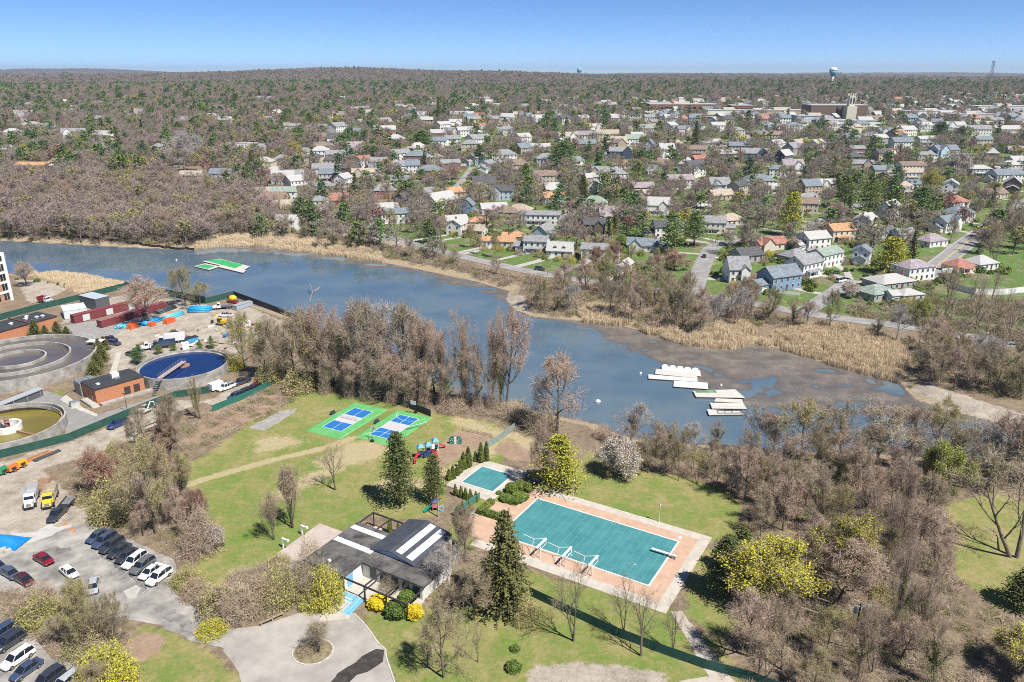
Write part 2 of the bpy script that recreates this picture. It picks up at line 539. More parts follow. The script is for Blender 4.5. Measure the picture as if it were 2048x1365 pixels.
def ground_material():
 m = bpy.data.materials.new('ground')
 m.use_nodes = True
 nt = m.node_tree
 N, L = nt.nodes.new, nt.links.new
 b = nt.nodes['Principled BSDF']
 geo = N('ShaderNodeNewGeometry')
 def noise(scale, detail=5, rough=.6, dist=0):
  n = N('ShaderNodeTexNoise')
  n.inputs['Scale'].default_value = scale
  n.inputs['Detail'].default_value = detail
  n.inputs['Roughness'].default_value = rough
  n.inputs['Distortion'].default_value = dist
  L(geo.outputs['Position'], n.inputs['Vector'])
  return n.outputs['Fac']
 def math_(op, a, b_, c=None):
  n = N('ShaderNodeMath')
  n.operation = op
  for i, q in enumerate((a, b_, c)):
   if q is None:
    continue
   if isinstance(q, (int, float)):
    n.inputs[i].default_value = q
   else:
    L(q, n.inputs[i])
  return n.outputs[0]
 def ramp(fac, stops):
  r = N('ShaderNodeValToRGB')
  e = r.color_ramp.elements
  e[0].position, e[0].color = stops[0][0], (*stops[0][1], 1)
  e[1].position, e[1].color = stops[-1][0], (*stops[-1][1], 1)
  for p, c in stops[1:-1]:
   k = e.new(p)
   k.color = (*c, 1)
  L(fac, r.inputs['Fac'])
  return r.outputs['Color']
 def mix(fac, a, b_):
  n = N('ShaderNodeMix')
  n.data_type = 'RGBA'
  L(fac, n.inputs[0])
  L(a, n.inputs[6])
  L(b_, n.inputs[7])
  return n.outputs[2]
 def attr(name):
  a = N('ShaderNodeAttribute')
  a.attribute_name = name
  return a.outputs['Fac']
 def gate(a, nz, amt=.7, lo=.42, hi=.58):
  t = math_('MULTIPLY_ADD', nz, amt, math_('ADD', a, -amt / 2))
  r = N('ShaderNodeMapRange')
  r.interpolation_type = 'SMOOTHSTEP'
  r.inputs[1].default_value = lo
  r.inputs[2].default_value = hi
  L(t, r.inputs[0])
  return r.outputs[0]
 big, mid, fine, tiny = noise(.035, 4), noise(.22, 6, .7, .5), noise(1.3, 6, .75), noise(6.0, 4, .8)
 lit = ramp(math_('MULTIPLY_ADD', fine, .6, math_('MULTIPLY', mid, .4)), [(.3, (.09, .066, .045)), (.47, (.19, .142, .097)), (.62, (.30, .235, .16)), (.75, (.15, .14, .062))])
 gmix = math_('MULTIPLY_ADD', mid, .45, math_('MULTIPLY_ADD', big, .35, math_('MULTIPLY', fine, .28)))
 lw = ramp(gmix, [(.36, (.085, .185, .022)), (.45, (.125, .215, .034)), (.515, (.185, .22, .055)), (.575, (.265, .24, .09)), (.65, (.34, .285, .14))])
 lw2 = mix(math_('MULTIPLY', tiny, .35), lw, ramp(fine, [(.3, (.07, .12, .02)), (.7, (.27, .26, .10))]))
 st = ramp(math_('MULTIPLY_ADD', fine, .5, math_('MULTIPLY', tiny, .5)), [(.3, (.27, .215, .115)), (.6, (.44, .37, .22)), (.75, (.52, .45, .29))])
 dr = ramp(math_('MULTIPLY_ADD', fine, .5, math_('MULTIPLY', mid, .5)), [(.3, (.20, .135, .09)), (.55, (.33, .235, .165)), (.7, (.40, .30, .22))])
 gv = ramp(math_('MULTIPLY_ADD', fine, .35, math_('MULTIPLY', mid, .65)), [(.34, (.20, .17, .145)), (.5, (.36, .31, .25)), (.66, (.48, .44, .38))])
 md = ramp(math_('MULTIPLY_ADD', fine, .4, math_('MULTIPLY', mid, .6)), [(.35, (.115, .10, .092)), (.52, (.185, .162, .142)), (.66, (.27, .235, .19))])
 sh = ramp(fine, [(.3, (.20, .15, .095)), (.6, (.40, .32, .21))])
 tw = ramp(math_('MULTIPLY_ADD', mid, .55, math_('MULTIPLY', big, .45)), [(.36, (.13, .12, .06)), (.43, (.22, .185, .12)), (.49, (.085, .155, .03)), (.56, (.11, .18, .035)), (.62, (.27, .235, .16)), (.7, (.36, .335, .30))])
 c = mix(gate(attr('town'), mid, .5), lit, tw)
 c = mix(gate(attr('shore'), mid), c, sh)
 c = mix(gate(attr('lawn'), math_('MULTIPLY_ADD', mid, .6, math_('MULTIPLY', fine, .4)), 1.6, .42, .6), c, lw2)
 c = mix(gate(attr('straw'), math_('MULTIPLY_ADD', mid, .5, math_('MULTIPLY', fine, .5)), 1.8, .3, .8), c, st)
 c = mix(gate(attr('dirt'), fine, .6), c, dr)
 c = mix(gate(attr('gravel'), math_('MULTIPLY_ADD', mid, .6, math_('MULTIPLY', fine, .4)), 1.4, .4, .65), c, gv)
 mg = gate(attr('mud'), fine, .3)
 c = mix(mg, c, md)
 rr = N('ShaderNodeMapRange')
 rr.inputs[3].default_value = .95
 rr.inputs[4].default_value = .3
 L(mg, rr.inputs[0])
 sep = N('ShaderNodeSeparateXYZ')
 L(geo.outputs['Position'], sep.inputs[0])
 wet = N('ShaderNodeMapRange')
 for q, v in ((1, .0), (2, .075), (3, 1), (4, 0)):
  wet.inputs[q].default_value = v
 L(sep.outputs['Z'], wet.inputs[0])
 wm = math_('MULTIPLY', wet.outputs[0], mg)
 L(math_('MULTIPLY_ADD', wm, -.2, rr.outputs[0]), b.inputs['Roughness'])
 dk = N('ShaderNodeMix')
 dk.data_type = 'RGBA'
 dk.inputs[7].default_value = (.085, .082, .085, 1)
 L(math_('MULTIPLY', wm, .75), dk.inputs[0])
 L(c, dk.inputs[6])
 L(dk.outputs[2], b.inputs['Base Color'])
 b.inputs['Specular IOR Level'].default_value = .35
 bp = N('ShaderNodeBump')
 bp.inputs['Strength'].default_value = .8
 bp.inputs['Distance'].default_value = .25
 L(math_('MULTIPLY_ADD', tiny, .35, fine), bp.inputs['Height'])
 L(bp.outputs['Normal'], b.inputs['Normal'])
 MATS['ground'] = m
 return m
gme = mesh_np('ground', np.stack([GX, GY, GZ], -1).reshape(-1, 3), [quads], [ground_material()], smooth=True)
for nm, arr in (('lawn', lawn), ('straw', straw), ('dirt', dirt), ('gravel', gravel), ('shore', shore), ('mud', mudw), ('town', town)):
 a = gme.attributes.new(nm, 'FLOAT', 'POINT')
 a.data.foreach_set('value', arr.astype(np.float32).ravel())
tag(link('ground', gme), kind='structure')
def water_material(name, deep, rough, wave, scale):
 m = bpy.data.materials.new(name)
 m.use_nodes = True
 nt = m.node_tree
 b = nt.nodes['Principled BSDF']
 b.inputs['Roughness'].default_value = rough
 b.inputs['IOR'].default_value = 1.333
 b.inputs['Specular IOR Level'].default_value = 1.0
 geo = nt.nodes.new('ShaderNodeNewGeometry')
 n2 = nt.nodes.new('ShaderNodeTexNoise')
 n2.inputs['Scale'].default_value = .045
 n2.inputs['Detail'].default_value = 4
 r = nt.nodes.new('ShaderNodeValToRGB')
 r.color_ramp.elements[0].position = .38
 r.color_ramp.elements[1].position = .62
 r.color_ramp.elements[0].color = (*deep[0], 1)
 r.color_ramp.elements[1].color = (*deep[1], 1)
 nt.links.new(geo.outputs['Position'], n2.inputs['Vector'])
 nt.links.new(n2.outputs['Fac'], r.inputs['Fac'])
 nt.links.new(r.outputs['Color'], b.inputs['Base Color'])
 n = nt.nodes.new('ShaderNodeTexNoise')
 n.inputs['Scale'].default_value = scale
 n.inputs['Detail'].default_value = 3
 nt.links.new(geo.outputs['Position'], n.inputs['Vector'])
 bp = nt.nodes.new('ShaderNodeBump')
 bp.inputs['Strength'].default_value = wave
 bp.inputs['Distance'].default_value = .02
 nt.links.new(n.outputs['Fac'], bp.inputs['Height'])
 nt.links.new(bp.outputs['Normal'], b.inputs['Normal'])
 MATS[name] = m
 return m
WATER = water_material('creek_water', [(.08, .13, .18), (.12, .165, .195)], .025, .03, .35)
xs = np.arange(-700, 620, 40.0)
ys = np.arange(95, 640, 40.0)
wx, wy = np.meshgrid(xs, ys)
wi = np.arange(wx.size).reshape(wx.shape)
wq = np.stack([wi[:-1, :-1], wi[:-1, 1:], wi[1:, 1:], wi[1:, :-1]], -1).reshape(-1, 4)
# keep only the cells near the creek
cx = (wx[:-1, :-1] + 20).ravel()
cy_ = (wy[:-1, :-1] + 20).ravel()
keep = sdist(RIVER, cx, cy_) < 34
tag(link('creek_water', mesh_np('creek_water', np.stack([wx, wy, 0 * wx], -1).reshape(-1, 3), [wq[keep]], [WATER])), kind='structure')
# ------------------------------------------------------------------ paved areas and roads
ASPH = M('worn_asphalt', (.155, .148, .14), .9, .2, .22, col2=(.41, .385, .35), bump=.2, detail=10)
DRIVE = M('pale_driveway', (.27, .25, .225), .9, .1, .22, col2=(.40, .37, .335), detail=10, bump=.15)
CONC = M('pale_concrete', (.38, .355, .315), .85, .12, .8, col2=(.52, .49, .44), bump=.15)
CONC2 = M('grey_concrete', (.36, .35, .33), .85, .12, 1.2, col2=(.55, .53, .50), bump=.2)
ROADM = M('town_road', (.20, .195, .19), .9, .12, .2, col2=(.33, .32, .31))
KERB = M('kerb_stone', (.50, .48, .44), .85, .15, 1.5)
ngon('parking_lot', px((-60, 1095), (60, 1070), (150, 1050), (205, 1052), (350, 1122), (354, 1142), (338, 1168), (378, 1208), (470, 1262), (452, 1300), (380, 1280), (320, 1252), (255, 1240), (190, 1232),
      (150, 1212), (120, 1188), (60, 1178), (-60, 1172)), LAND + .02, ASPH, rough_edge=.25)
ngon('driveway', px((470, 1258), (520, 1252), (600, 1226), (640, 1214), (672, 1208), (712, 1232), (733, 1252), (758, 1290), (774, 1300), (771, 1312), (790, 1365), (806, 1430), (500, 1440), (478, 1345), (446, 1302)),
  LAND + .03, DRIVE, rough_edge=.06)
ngon('parking_lot', px((-80, 1262), (20, 1238), (70, 1275), (95, 1312), (145, 1330), (165, 1420), (-80, 1420)), LAND + .02, ASPH, rough_edge=.3, seed=3)
ngon('plant_road', px((40, 812), (90, 782), (128, 794), (165, 816), (196, 830), (300, 797), (352, 782), (352, 794), (262, 828), (140, 880), (118, 890), (133, 862), (118, 832), (92, 812)), LAND + .02, M('plant_asphalt', (.24, .235, .225), .9, .08, .4), rough_edge=.05)
ngon('plant_road', px((-80, 690), (60, 672), (135, 650), (205, 640), (330, 608), (200, 690), (212, 710), (180, 690), (120, 672), (0, 690)), LAND + .02, M('yard_asphalt', (.27, .26, .25), .9, .1, .5), rough_edge=.1)
ngon('wet_patch', px((640, 1385), (692, 1335), (724, 1312), (757, 1297), (770, 1303), (764, 1322), (735, 1342), (700, 1365), (690, 1385)), LAND + .05, M('wet_mud', (.055, .048, .042), .45, .25, 1.0), rough_edge=.35)
ngon('old_path', px((495, 857), (560, 822), (596, 817), (588, 827), (530, 862)), LAND + .02, M('old_asphalt_path', (.30, .28, .26), .9, .12, .6), rough_edge=.3)
for k, (pts_, c1_, c2_, rg) in enumerate([([(242, 1186), (262, 1176), (284, 1190), (262, 1199)], (.34, .325, .30), (.46, .44, .41), .9), ([(205, 1098), (226, 1112), (300, 1172), (292, 1184), (236, 1138), (196, 1106)], (.09, .088, .085), (.20, .19, .18), .5), ([(60, 1105), (120, 1092), (150, 1100), (80, 1120)], (.11, .105, .10), (.24, .23, .21), .6),
           ([(20, 1072), (110, 1048), (150, 1056), (90, 1080), (20, 1092)], (.36, .35, .33), (.50, .48, .46), 1.2), ([(300, 1205), (350, 1220), (420, 1262), (400, 1272), (330, 1238)], (.13, .125, .12), (.30, .285, .265), .5)]):
 ngon('lot_stain', px(*pts_), LAND + .028 + .002 * k, M('lot_stain_%d' % k, c1_, .92, .2, .6, col2=c2_), rough_edge=rg, seed=k)
for k in range(10):
 p_, q_ = G(171 + k * 14.8, 1081 + k * 9.9), G(148 + k * 15.2, 1094 + k * 10.4)
 o_ = tag(link('bay_line', strip_mesh('bay_line', [p_, q_], .1, .042, M('faded_line', (.46, .455, .44), .9, .25, 2), lambda x, y: LAND)), kind='structure')
flat = lambda x, y: LAND
kerb = strip_mesh('kerb', resample(smooth_line(px((708, 1228), (733, 1252), (758, 1290), (773, 1300), (771, 1312), (790, 1365), (800, 1410)), 2), 1), .22, .12, KERB, flat)
tag(link('kerb', kerb), kind='structure')
def kerb_ring(name, pts, w, h, mat):
 mb = MB()
 P = pts + [pts[0]] if pts[0] != pts[-1] else pts
 for a, b in zip(P[:-1], P[1:]):
  dx, dy = b[0] - a[0], b[1] - a[1]
  l = math.hypot(dx, dy)
  mb.cbox(((a[0] + b[0]) / 2, (a[1] + b[1]) / 2, LAND + h / 2), (l + .03, w, h), math.atan2(dy, dx))
 o = mb.obj(name, mat)
 return tag(o, kind='structure')
ic = G(626, 1304)
IR = 3.15
kerb_ring('island_kerb', [(ic[0] + IR * math.cos(2 * math.pi * i / 28), ic[1] + IR * .92 * math.sin(2 * math.pi * i / 28)) for i in range(28)], .2, .16, KERB)
ngon('island_bed', [(ic[0] + (IR - .1) * math.cos(2 * math.pi * i / 28), ic[1] + (IR - .1) * .92 * math.sin(2 * math.pi * i / 28)) for i in range(28)], LAND + .11, M('island_soil', (.15, .13, .07), .95, .2, 1.5, col2=(.30, .25, .15)))
ROADS = []
def road(pts_px, w, mat=None, lines=None, name='road', lift=None):
 lift = .1 + .012 * len(ROADS)
 pts = resample(smooth_line([GT(*p)[:2] for p in pts_px], 3), 5)
 ROADS.append((pts, w))
 tag(link(name, strip_mesh(name, pts, w, lift, mat or ROADM, gz)), kind='structure')
 if lines:
  for off, ww, mt in lines:
   tag(link('road_marking', strip_mesh('road_marking', pts, ww, lift + .03, mt, gz, off)), kind='structure')
YEL = M('yellow_line', (.70, .52, .10), .8)
WHT = M('white_line', (.72, .72, .70), .8)
road([(640, 418), (628, 436), (655, 447), (720, 462), (800, 480), (880, 503), (960, 522), (1040, 540), (1100, 552), (1200, 566), (1300, 580), (1380, 590), (1480, 602), (1600, 626), (1700, 640), (1800, 652), (1900, 668), (2060, 694), (2300, 730)], 7.5)
road([(1385, 592), (1395, 555), (1412, 515), (1428, 488), (1500, 482), (1580, 470), (1640, 445), (1690, 420), (1740, 405)], 8.5)
road([(1600, 628), (1640, 605), (1685, 575), (1700, 560)], 8)
road([(1840, 560), (1890, 520), (1960, 465), (2048, 405), (2200, 320)], 11, M('highway', (.25, .24, .235), .9, .1, .3), [(0.25, .18, YEL), (-.25, .18, YEL), (4.6, .15, WHT), (-4.6, .15, WHT)])
road([(1165, 350), (1185, 330), (1210, 318), (1260, 305)], 6.5)
road([(860, 395), (905, 385), (935, 350), (945, 335)], 6)
road([(1470, 352), (1500, 340), (1560, 330), (1660, 335), (1760, 345)], 6)
road([(1060, 435), (1180, 428), (1290, 418), (1400, 405), (1480, 395)], 6)
road([(640, 392), (760, 372), (850, 360), (1000, 352)], 6)
road([(600, 300), (800, 300), (1000, 298), (1250, 288), (1500, 282), (1800, 280), (2100, 285)], 7)
road([(1750, 345), (1850, 350), (1900, 345), (1960, 325)], 6)
road([(1850, 405), (1890, 370), (1920, 350)], 5)
# ------------------------------------------------------------------ plants: prototypes
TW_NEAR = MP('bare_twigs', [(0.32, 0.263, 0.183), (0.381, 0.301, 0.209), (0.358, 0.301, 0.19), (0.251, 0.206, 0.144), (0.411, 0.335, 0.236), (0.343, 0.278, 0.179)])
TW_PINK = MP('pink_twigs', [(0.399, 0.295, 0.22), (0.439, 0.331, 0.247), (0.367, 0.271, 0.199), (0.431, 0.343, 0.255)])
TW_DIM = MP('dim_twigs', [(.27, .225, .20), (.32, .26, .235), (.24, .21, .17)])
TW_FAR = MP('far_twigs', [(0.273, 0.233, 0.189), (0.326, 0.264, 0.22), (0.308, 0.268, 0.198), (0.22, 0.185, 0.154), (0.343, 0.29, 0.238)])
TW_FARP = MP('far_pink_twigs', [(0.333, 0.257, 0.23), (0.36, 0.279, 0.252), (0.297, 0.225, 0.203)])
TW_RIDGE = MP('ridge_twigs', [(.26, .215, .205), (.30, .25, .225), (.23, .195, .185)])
TW_PALE = MP('pale_twigs', [(0.383, 0.357, 0.323), (0.425, 0.391, 0.365), (0.34, 0.306, 0.281)])
BARK = MP('bark', [(0.102, 0.085, 0.068), (0.17, 0.145, 0.115), (0.128, 0.106, 0.085)], var=.3)
BARK_P = MP('pale_bark', [(.42, .38, .33), (.5, .46, .4)], var=.3)
IVY = MP('ivy_leaves', [(0.081, 0.117, 0.027), (0.135, 0.171, 0.0405), (0.0675, 0.099, 0.0297), (0.18, 0.198, 0.045)], var=.4)
BUD = MP('bud_leaves', [(.30, .31, .075), (.38, .37, .10), (.34, .30, .13), (.42, .39, .12)], var=.3)
YLEAF = MP('yellow_leaves', [(.48, .45, .045), (.53, .48, .04), (.44, .44, .06)], var=.35)
LIME = MP('lime_leaves', [(.30, .38, .05), (.36, .42, .06)], var=.3)
SPRN = MP('spruce_needles', [(.12, .155, .05), (.165, .175, .055), (.145, .135, .055)], var=.45)
HEMN = MP('hemlock_needles', [(.10, .125, .04), (.13, .145, .045)], var=.45)
PINEN = MP('pine_needles', [(.085, .17, .06), (.11, .20, .055), (.16, .215, .05), (.07, .13, .065)], var=.4)
GOLDN = MP('golden_needles', [(.34, .335, .05), (.39, .365, .045)], var=.45)
CEDARN = MP('cedar_sprays', [(.13, .16, .035), (.15, .18, .04), (.115, .14, .035)], var=.35)
BLOSW = MP('white_blossom', [(.72, .66, .64), (.78, .74, .70)], var=.12)
BLOSP = MP('pink_blossom', [(.66, .50, .50), (.70, .57, .55), (.60, .42, .45)], var=.15)
REDB = MP('red_buds', [(.30, .10, .09), (.36, .14, .12), (.26, .12, .10)], var=.25)
PBUD = MP('pink_buds', [(0.458, 0.317, 0.29), (0.493, 0.37, 0.343), (0.422, 0.273, 0.255)], var=.2)
BUSHG = MP('bush_leaves', [(.10, .155, .035), (.14, .20, .04), (.18, .21, .05)], var=.35)
FORS = MP('forsythia_flowers', [(.62, .48, .02), (.66, .50, .03)], var=.3)
REED = MP('reed_stalks', [(.74, .60, .40), (.80, .66, .46), (.68, .53, .35)], var=.25)
BRAM = MP('bramble_twigs', [(0.373, 0.285, 0.232), (0.414, 0.323, 0.256), (0.315, 0.248, 0.182), (0.455, 0.365, 0.274), (0.282, 0.24, 0.14), (0.199, 0.199, 0.0828)], var=.3)
def unit(v):
 return v / (np.linalg.norm(v) + 1e-12)
def perp(d, r):
 a = r.normal(size=3)
 return unit(a - d * np.dot(a, d))
class Twigs:
 def __init__(s):
  s.seg = []          # thick limbs: list of (points, radii)
  s.q = []            # fine twigs: p0, p1, width
  s.tip = []
def grow(T, r, p, d, L, rad, lvl, cfg):
 k = cfg['seg'][lvl]
 pts, rr = [p], [rad]
 q = p.copy()
 dd = d.copy()
 for i in range(k):
  dd = unit(dd + r.normal(size=3) * cfg['bend'][lvl] + np.array([0, 0, cfg['up'][lvl]]))
  q = q + dd * L / k
  pts.append(q)
  rr.append(max(rad * (1 - (i + 1) / k * cfg.get('taper', .75)), .004))
 if lvl <= cfg['tube']:
  T.seg.append((pts, rr, lvl))
 else:
  for a, b, w in zip(pts[:-1], pts[1:], rr[:-1]):
   T.q.append((a, b, max(w, cfg['wmin'])))
 if lvl >= cfg['fine']:
  T.tip.append((pts[-1], dd))
 if lvl + 1 >= len(cfg['n']) + 1:
  return
 n = cfg['n'][lvl]
 t0 = cfg['t0'][lvl]
 ph = r.uniform(0, 6.28)
 for j in range(n):
  t = t0 + (1 - t0) * ((j + r.uniform(.2, .8)) / n)
  x = t * k
  i = min(int(x), k - 1)
  base = pts[i] + (pts[i + 1] - pts[i]) * (x - i)
  td = unit(pts[i + 1] - pts[i])
  a = perp(td, r) if lvl else np.array([math.cos(ph + j * 2.4), math.sin(ph + j * 2.4), 0])
  a = unit(a - td * np.dot(a, td))
  ang = R(cfg['ang'][lvl] + r.normal() * 9) * (1 - cfg.get('close', 0) * t)
  nd = td * math.cos(ang) + a * math.sin(ang)
  ln = L * cfg['len'][lvl] * (1 - cfg['fall'][lvl] * (t - t0) / (1 - t0 + 1e-6)) * r.uniform(.75, 1.15)
  grow(T, r, base, nd, ln, rad * cfg['rad'][lvl] * (1 - .4 * t), lvl + 1, cfg)
def tubes_np(segs, sides=(6, 5, 4, 3)):
 V, Fq, o = [], [], 0
 for pts, rr, lvl in segs:
  k = sides[min(lvl, len(sides) - 1)]
  th = np.arange(k) * 2 * np.pi / k
  n = len(pts)
  P = np.array(pts)
  D = np.gradient(P, axis=0)
  for i in range(n):
   d = unit(D[i])
   a = unit(np.cross(d, [0.31, .95, .05]))
   b = np.cross(d, a)
   V.append(P[i] + rr[i] * (np.outer(np.cos(th), a) + np.outer(np.sin(th), b)))
  for i in range(n - 1):
   j = np.arange(k)
   Fq.append(np.c_[o + i * k + j, o + i * k + (j + 1) % k, o + (i + 1) * k + (j + 1) % k, o + (i + 1) * k + j])
  o += n * k
 return np.concatenate(V), np.concatenate(Fq)
def blades_np(q, r):
 """fine twigs as narrow tapered blades"""
 A = np.array([a for a, b, w in q])
 B = np.array([b for a, b, w in q])
 W = np.array([w for a, b, w in q])[:, None]
 D = B - A
 S = np.cross(D, r.normal(size=D.shape))
 S /= np.linalg.norm(S, axis=1)[:, None] + 1e-9
 V = np.stack([A - S * W, A + S * W, B + S * W * .6, B - S * W * .6], 1).reshape(-1, 3)
 return V, np.arange(len(V)).reshape(-1, 4)
def leaves_np(C, size, r, flat=0.0, up=None, aspect=.75):
 """small leaf faces about the points C"""
 n = len(C)
 a = r.normal(size=(n, 3))
 a[:, 2] *= 1 - flat
 a /= np.linalg.norm(a, axis=1)[:, None] + 1e-9
 b = np.cross(a, r.normal(size=(n, 3)))
 b[:, 2] *= 1 - flat
 b /= np.linalg.norm(b, axis=1)[:, None] + 1e-9
 s = (np.asarray(size) * r.uniform(.6, 1.3, n))[:, None] / 2
 V = np.stack([C - a * s, C + b * s * aspect, C + a * s, C - b * s * aspect], 1).reshape(-1, 3)
 return V, np.arange(len(V)).reshape(-1, 4)
PROTO = {}      # kind -> list of dict(parts=[(name, mesh)], h, w)
def add_proto(kind, parts, h=None, w=None):
 V = []
 for nm, me in parts:
  a = np.empty(len(me.vertices) * 3, np.float32)
  me.vertices.foreach_get('co', a)
  V.append(a.reshape(-1, 3))
 V = np.concatenate(V)
 h = h or float(np.percentile(V[:, 2], 99.7))
 rad = np.hypot(V[:, 0], V[:, 1])
 PROTO.setdefault(kind, []).append(dict(parts=parts, h=h, w=w or 2 * float(np.percentile(rad, 97))))
def cfg_bare(dense=1.0, spread=1.0, up=.06, n0=8, tube=2, wmin=.02, five=True):
 n = [n0, max(4, int(7 * dense)), max(4, int(7 * dense))] + ([max(4, int(7 * dense))] if five else [])
 return dict(seg=[6, 5, 4, 3, 2], bend=[.06, .12, .16, .2, .25], up=[.05, up, up * .8, up * .5, .02], tube=tube, fine=len(n), wmin=wmin,
    n=n, t0=[.25, .22, .15, .1], ang=[56 * spread, 46 * spread, 48, 50], len=[.70, .60, .55, .5], fall=[.5, .4, .35, .35], rad=[.5, .5, .45, .5], close=.25)
def bare_proto(kind, seed, H=14.0, tw=TW_NEAR, bk=BARK, lean=0, multi=1, trunk_len=.72, ivy=0, leaf=None, leaf_n=0, leaf_s=.3, vine=0, r0=.31, fan=1, fanlen=1.1, **kw):
 r = np.random.default_rng(seed)
 T = Twigs()
 cfg = cfg_bare(**kw)
 for k in range(multi):
  d = unit(np.array([r.normal() * (.05 + .16 * (multi > 1)), r.normal() * (.05 + .16 * (multi > 1)), 1]))
  grow(T, r, np.array([r.normal() * .2 * (multi > 1), r.normal() * .2 * (multi > 1), -.3]), d, H * trunk_len, r0 / math.sqrt(multi), 0, cfg)
 for t, d in list(T.tip):
  for _ in range(fan):
   T.q.append((t, t + unit(d * .8 + r.normal(size=3) * .62) * fanlen * r.uniform(.5, 1.1), cfg['wmin']))
 V, Fq = tubes_np(T.seg)
 parts = [('trunk', mesh_np('trunk', V, [Fq], [bk], smooth=True))]
 V, Fq = blades_np(T.q, r)
 Vs, Fs, mi = [V], [Fq], [np.zeros(len(Fq))]
 mats = [tw]
 if leaf is not None and leaf_n:
  tips = np.array([t for t, d in T.tip])
  C = tips[r.integers(0, len(tips), leaf_n)] + r.normal(size=(leaf_n, 3)) * .28
  LV, LF = leaves_np(C, leaf_s, r)
  Vs.append(LV)
  Fs.append(LF + len(V))
  mi.append(np.ones(len(LF)))
  mats.append(leaf)
 if vine:
  # a curtain of vines hanging round the trunk
  n = vine
  z = r.uniform(.02, .8, n) ** 1.2 * H
  wid = (.085 * H) * (1.25 - z / H) * (1 + .5 * r.random(n))
  th = r.uniform(0, 6.28, n)
  rr = wid * np.sqrt(r.random(n)) * 1.15
  A = np.c_[rr * np.cos(th), rr * np.sin(th), z]
  B = A + np.c_[r.normal(size=n) * .5, r.normal(size=n) * .5, r.uniform(-1.6, .4, n)]
  B[:, 2] = np.maximum(B[:, 2], .02)
  VV, VF = blades_np([(a, b, .027) for a, b in zip(A, B)], r)
  off = sum(len(x) for x in Vs)
  Vs.append(VV)
  Fs.append(VF + off)
  mi.append(np.zeros(len(VF)))
 parts.append(('crown', mesh_np('crown', np.concatenate(Vs), Fs, mats, np.concatenate(mi))))
 if ivy:
  pts = np.concatenate([np.array(p)[:] for p, rr, l in T.seg if l <= 1])
  pts = pts[pts[:, 2] < H * .62]
  C = pts[r.integers(0, len(pts), ivy)] + r.normal(size=(ivy, 3)) * np.array([.42, .42, .5])
  C[:, 2] = np.abs(C[:, 2])
  V, Fq = leaves_np(C, .34, r)
  parts.append(('ivy', mesh_np('ivy', V, [Fq], [IVY])))
 add_proto(kind, parts)
def conifer_proto(kind, seed, H, Rw, whorls, per, leaf, mat, droop=.25, irregular=.15, z0=.08, tuft=14, power=.9, gap=0.0, tip=None, flat=.55):
 r = np.random.default_rng(seed)
 mb = MB()
 mb.tube([(0, 0, -.3), (0, 0, H * .5), (0, 0, H * .97)], [H * .016, H * .011, H * .002], 6)
 C, S = [], []
 for i in range(whorls):
  t = z0 + (1 - z0) * (i + r.uniform(-.3, .3)) / whorls
  if r.random() < gap:
   continue
  L0 = Rw * (1 - t) ** power + .12
  for j in range(per):
   th = 6.283 * (j + r.random()) / per + i * 1.1
   L = L0 * (1 + r.normal() * irregular)
   if L < .15:
    continue
   k = max(3, int(tuft * min(1, L / Rw + .25)))
   s = np.linspace(.12, 1, k)
   dz = -droop * L * s ** 1.5 + .12 * L * s
   x, y = L * s * math.cos(th), L * s * math.sin(th)
   P = np.c_[x, y, t * H + dz] + r.normal(size=(k, 3)) * np.array([.16, .16, .10]) * leaf * 1.4
   C.append(P)
   S.append(np.full(k, leaf) * (1.15 - .5 * s))
   if L > 1.2:
    mb.tube([(0, 0, t * H), (x[-1] * .8, y[-1] * .8, t * H + dz[-1] * .8)], [H * .004, H * .0015], 3, cap=False)
 C, S = np.concatenate(C), np.concatenate(S)
 V, Fq = leaves_np(C, S, r, flat=flat, aspect=.55)
 V2, F2 = leaves_np(C + r.normal(size=C.shape) * leaf * .3, S * .8, r, flat=.2, aspect=.5)
 parts = [('trunk', mb.mesh('trunk', BARK, True)), ('crown', mesh_np('crown', np.concatenate([V, V2]), [Fq, F2 + len(V)], [mat]))]
 add_proto(kind, parts, H, 2 * Rw)
def pine_proto(kind, seed, H, Rw, tiers, per, pads, nq, leaf, mat, z0=.2, power=.55):
 """pine: flat pads of needles at the ends of level limbs"""
 r = np.random.default_rng(seed)
 mb = MB()
 mb.tube([(0, 0, -.3), (.1, 0, H * .5), (0, .1, H * .96)], [H * .018, H * .012, H * .003], 6)
 C = []
 for i in range(tiers):
  t = z0 + (1 - z0) * (i + r.uniform(.1, .9)) / tiers
  for j in range(per):
   th = 6.283 * (j + r.random() * .9) / per + i * 1.3
   L = Rw * ((1 - t) ** power) * r.uniform(.55, 1.15) + .35
   up = .10 * L + r.normal() * .15
   e = np.array([L * math.cos(th), L * math.sin(th), t * H + up])
   if nq > 10:
    mb.tube([(0, 0, t * H), tuple(e)], [H * .004, H * .0012], 3, cap=False)
   for p in range(pads):
    c = e * np.array([1, 1, 0]) * (1 - .3 * p) + np.array([0, 0, e[2] + .1]) + r.normal(size=3) * .2
    rad = min(1.35, .32 * L + .35)
    C.append(c + r.normal(size=(nq, 3)) * np.array([rad * .62, rad * .62, rad * .26]))
 C = np.concatenate(C)
 V, Fq = leaves_np(C, leaf, r, flat=.35, aspect=.6)
 add_proto(kind, [('trunk', mb.mesh('trunk', BARK, True)), ('crown', mesh_np('crown', V, [Fq], [mat]))], H, 2 * Rw)
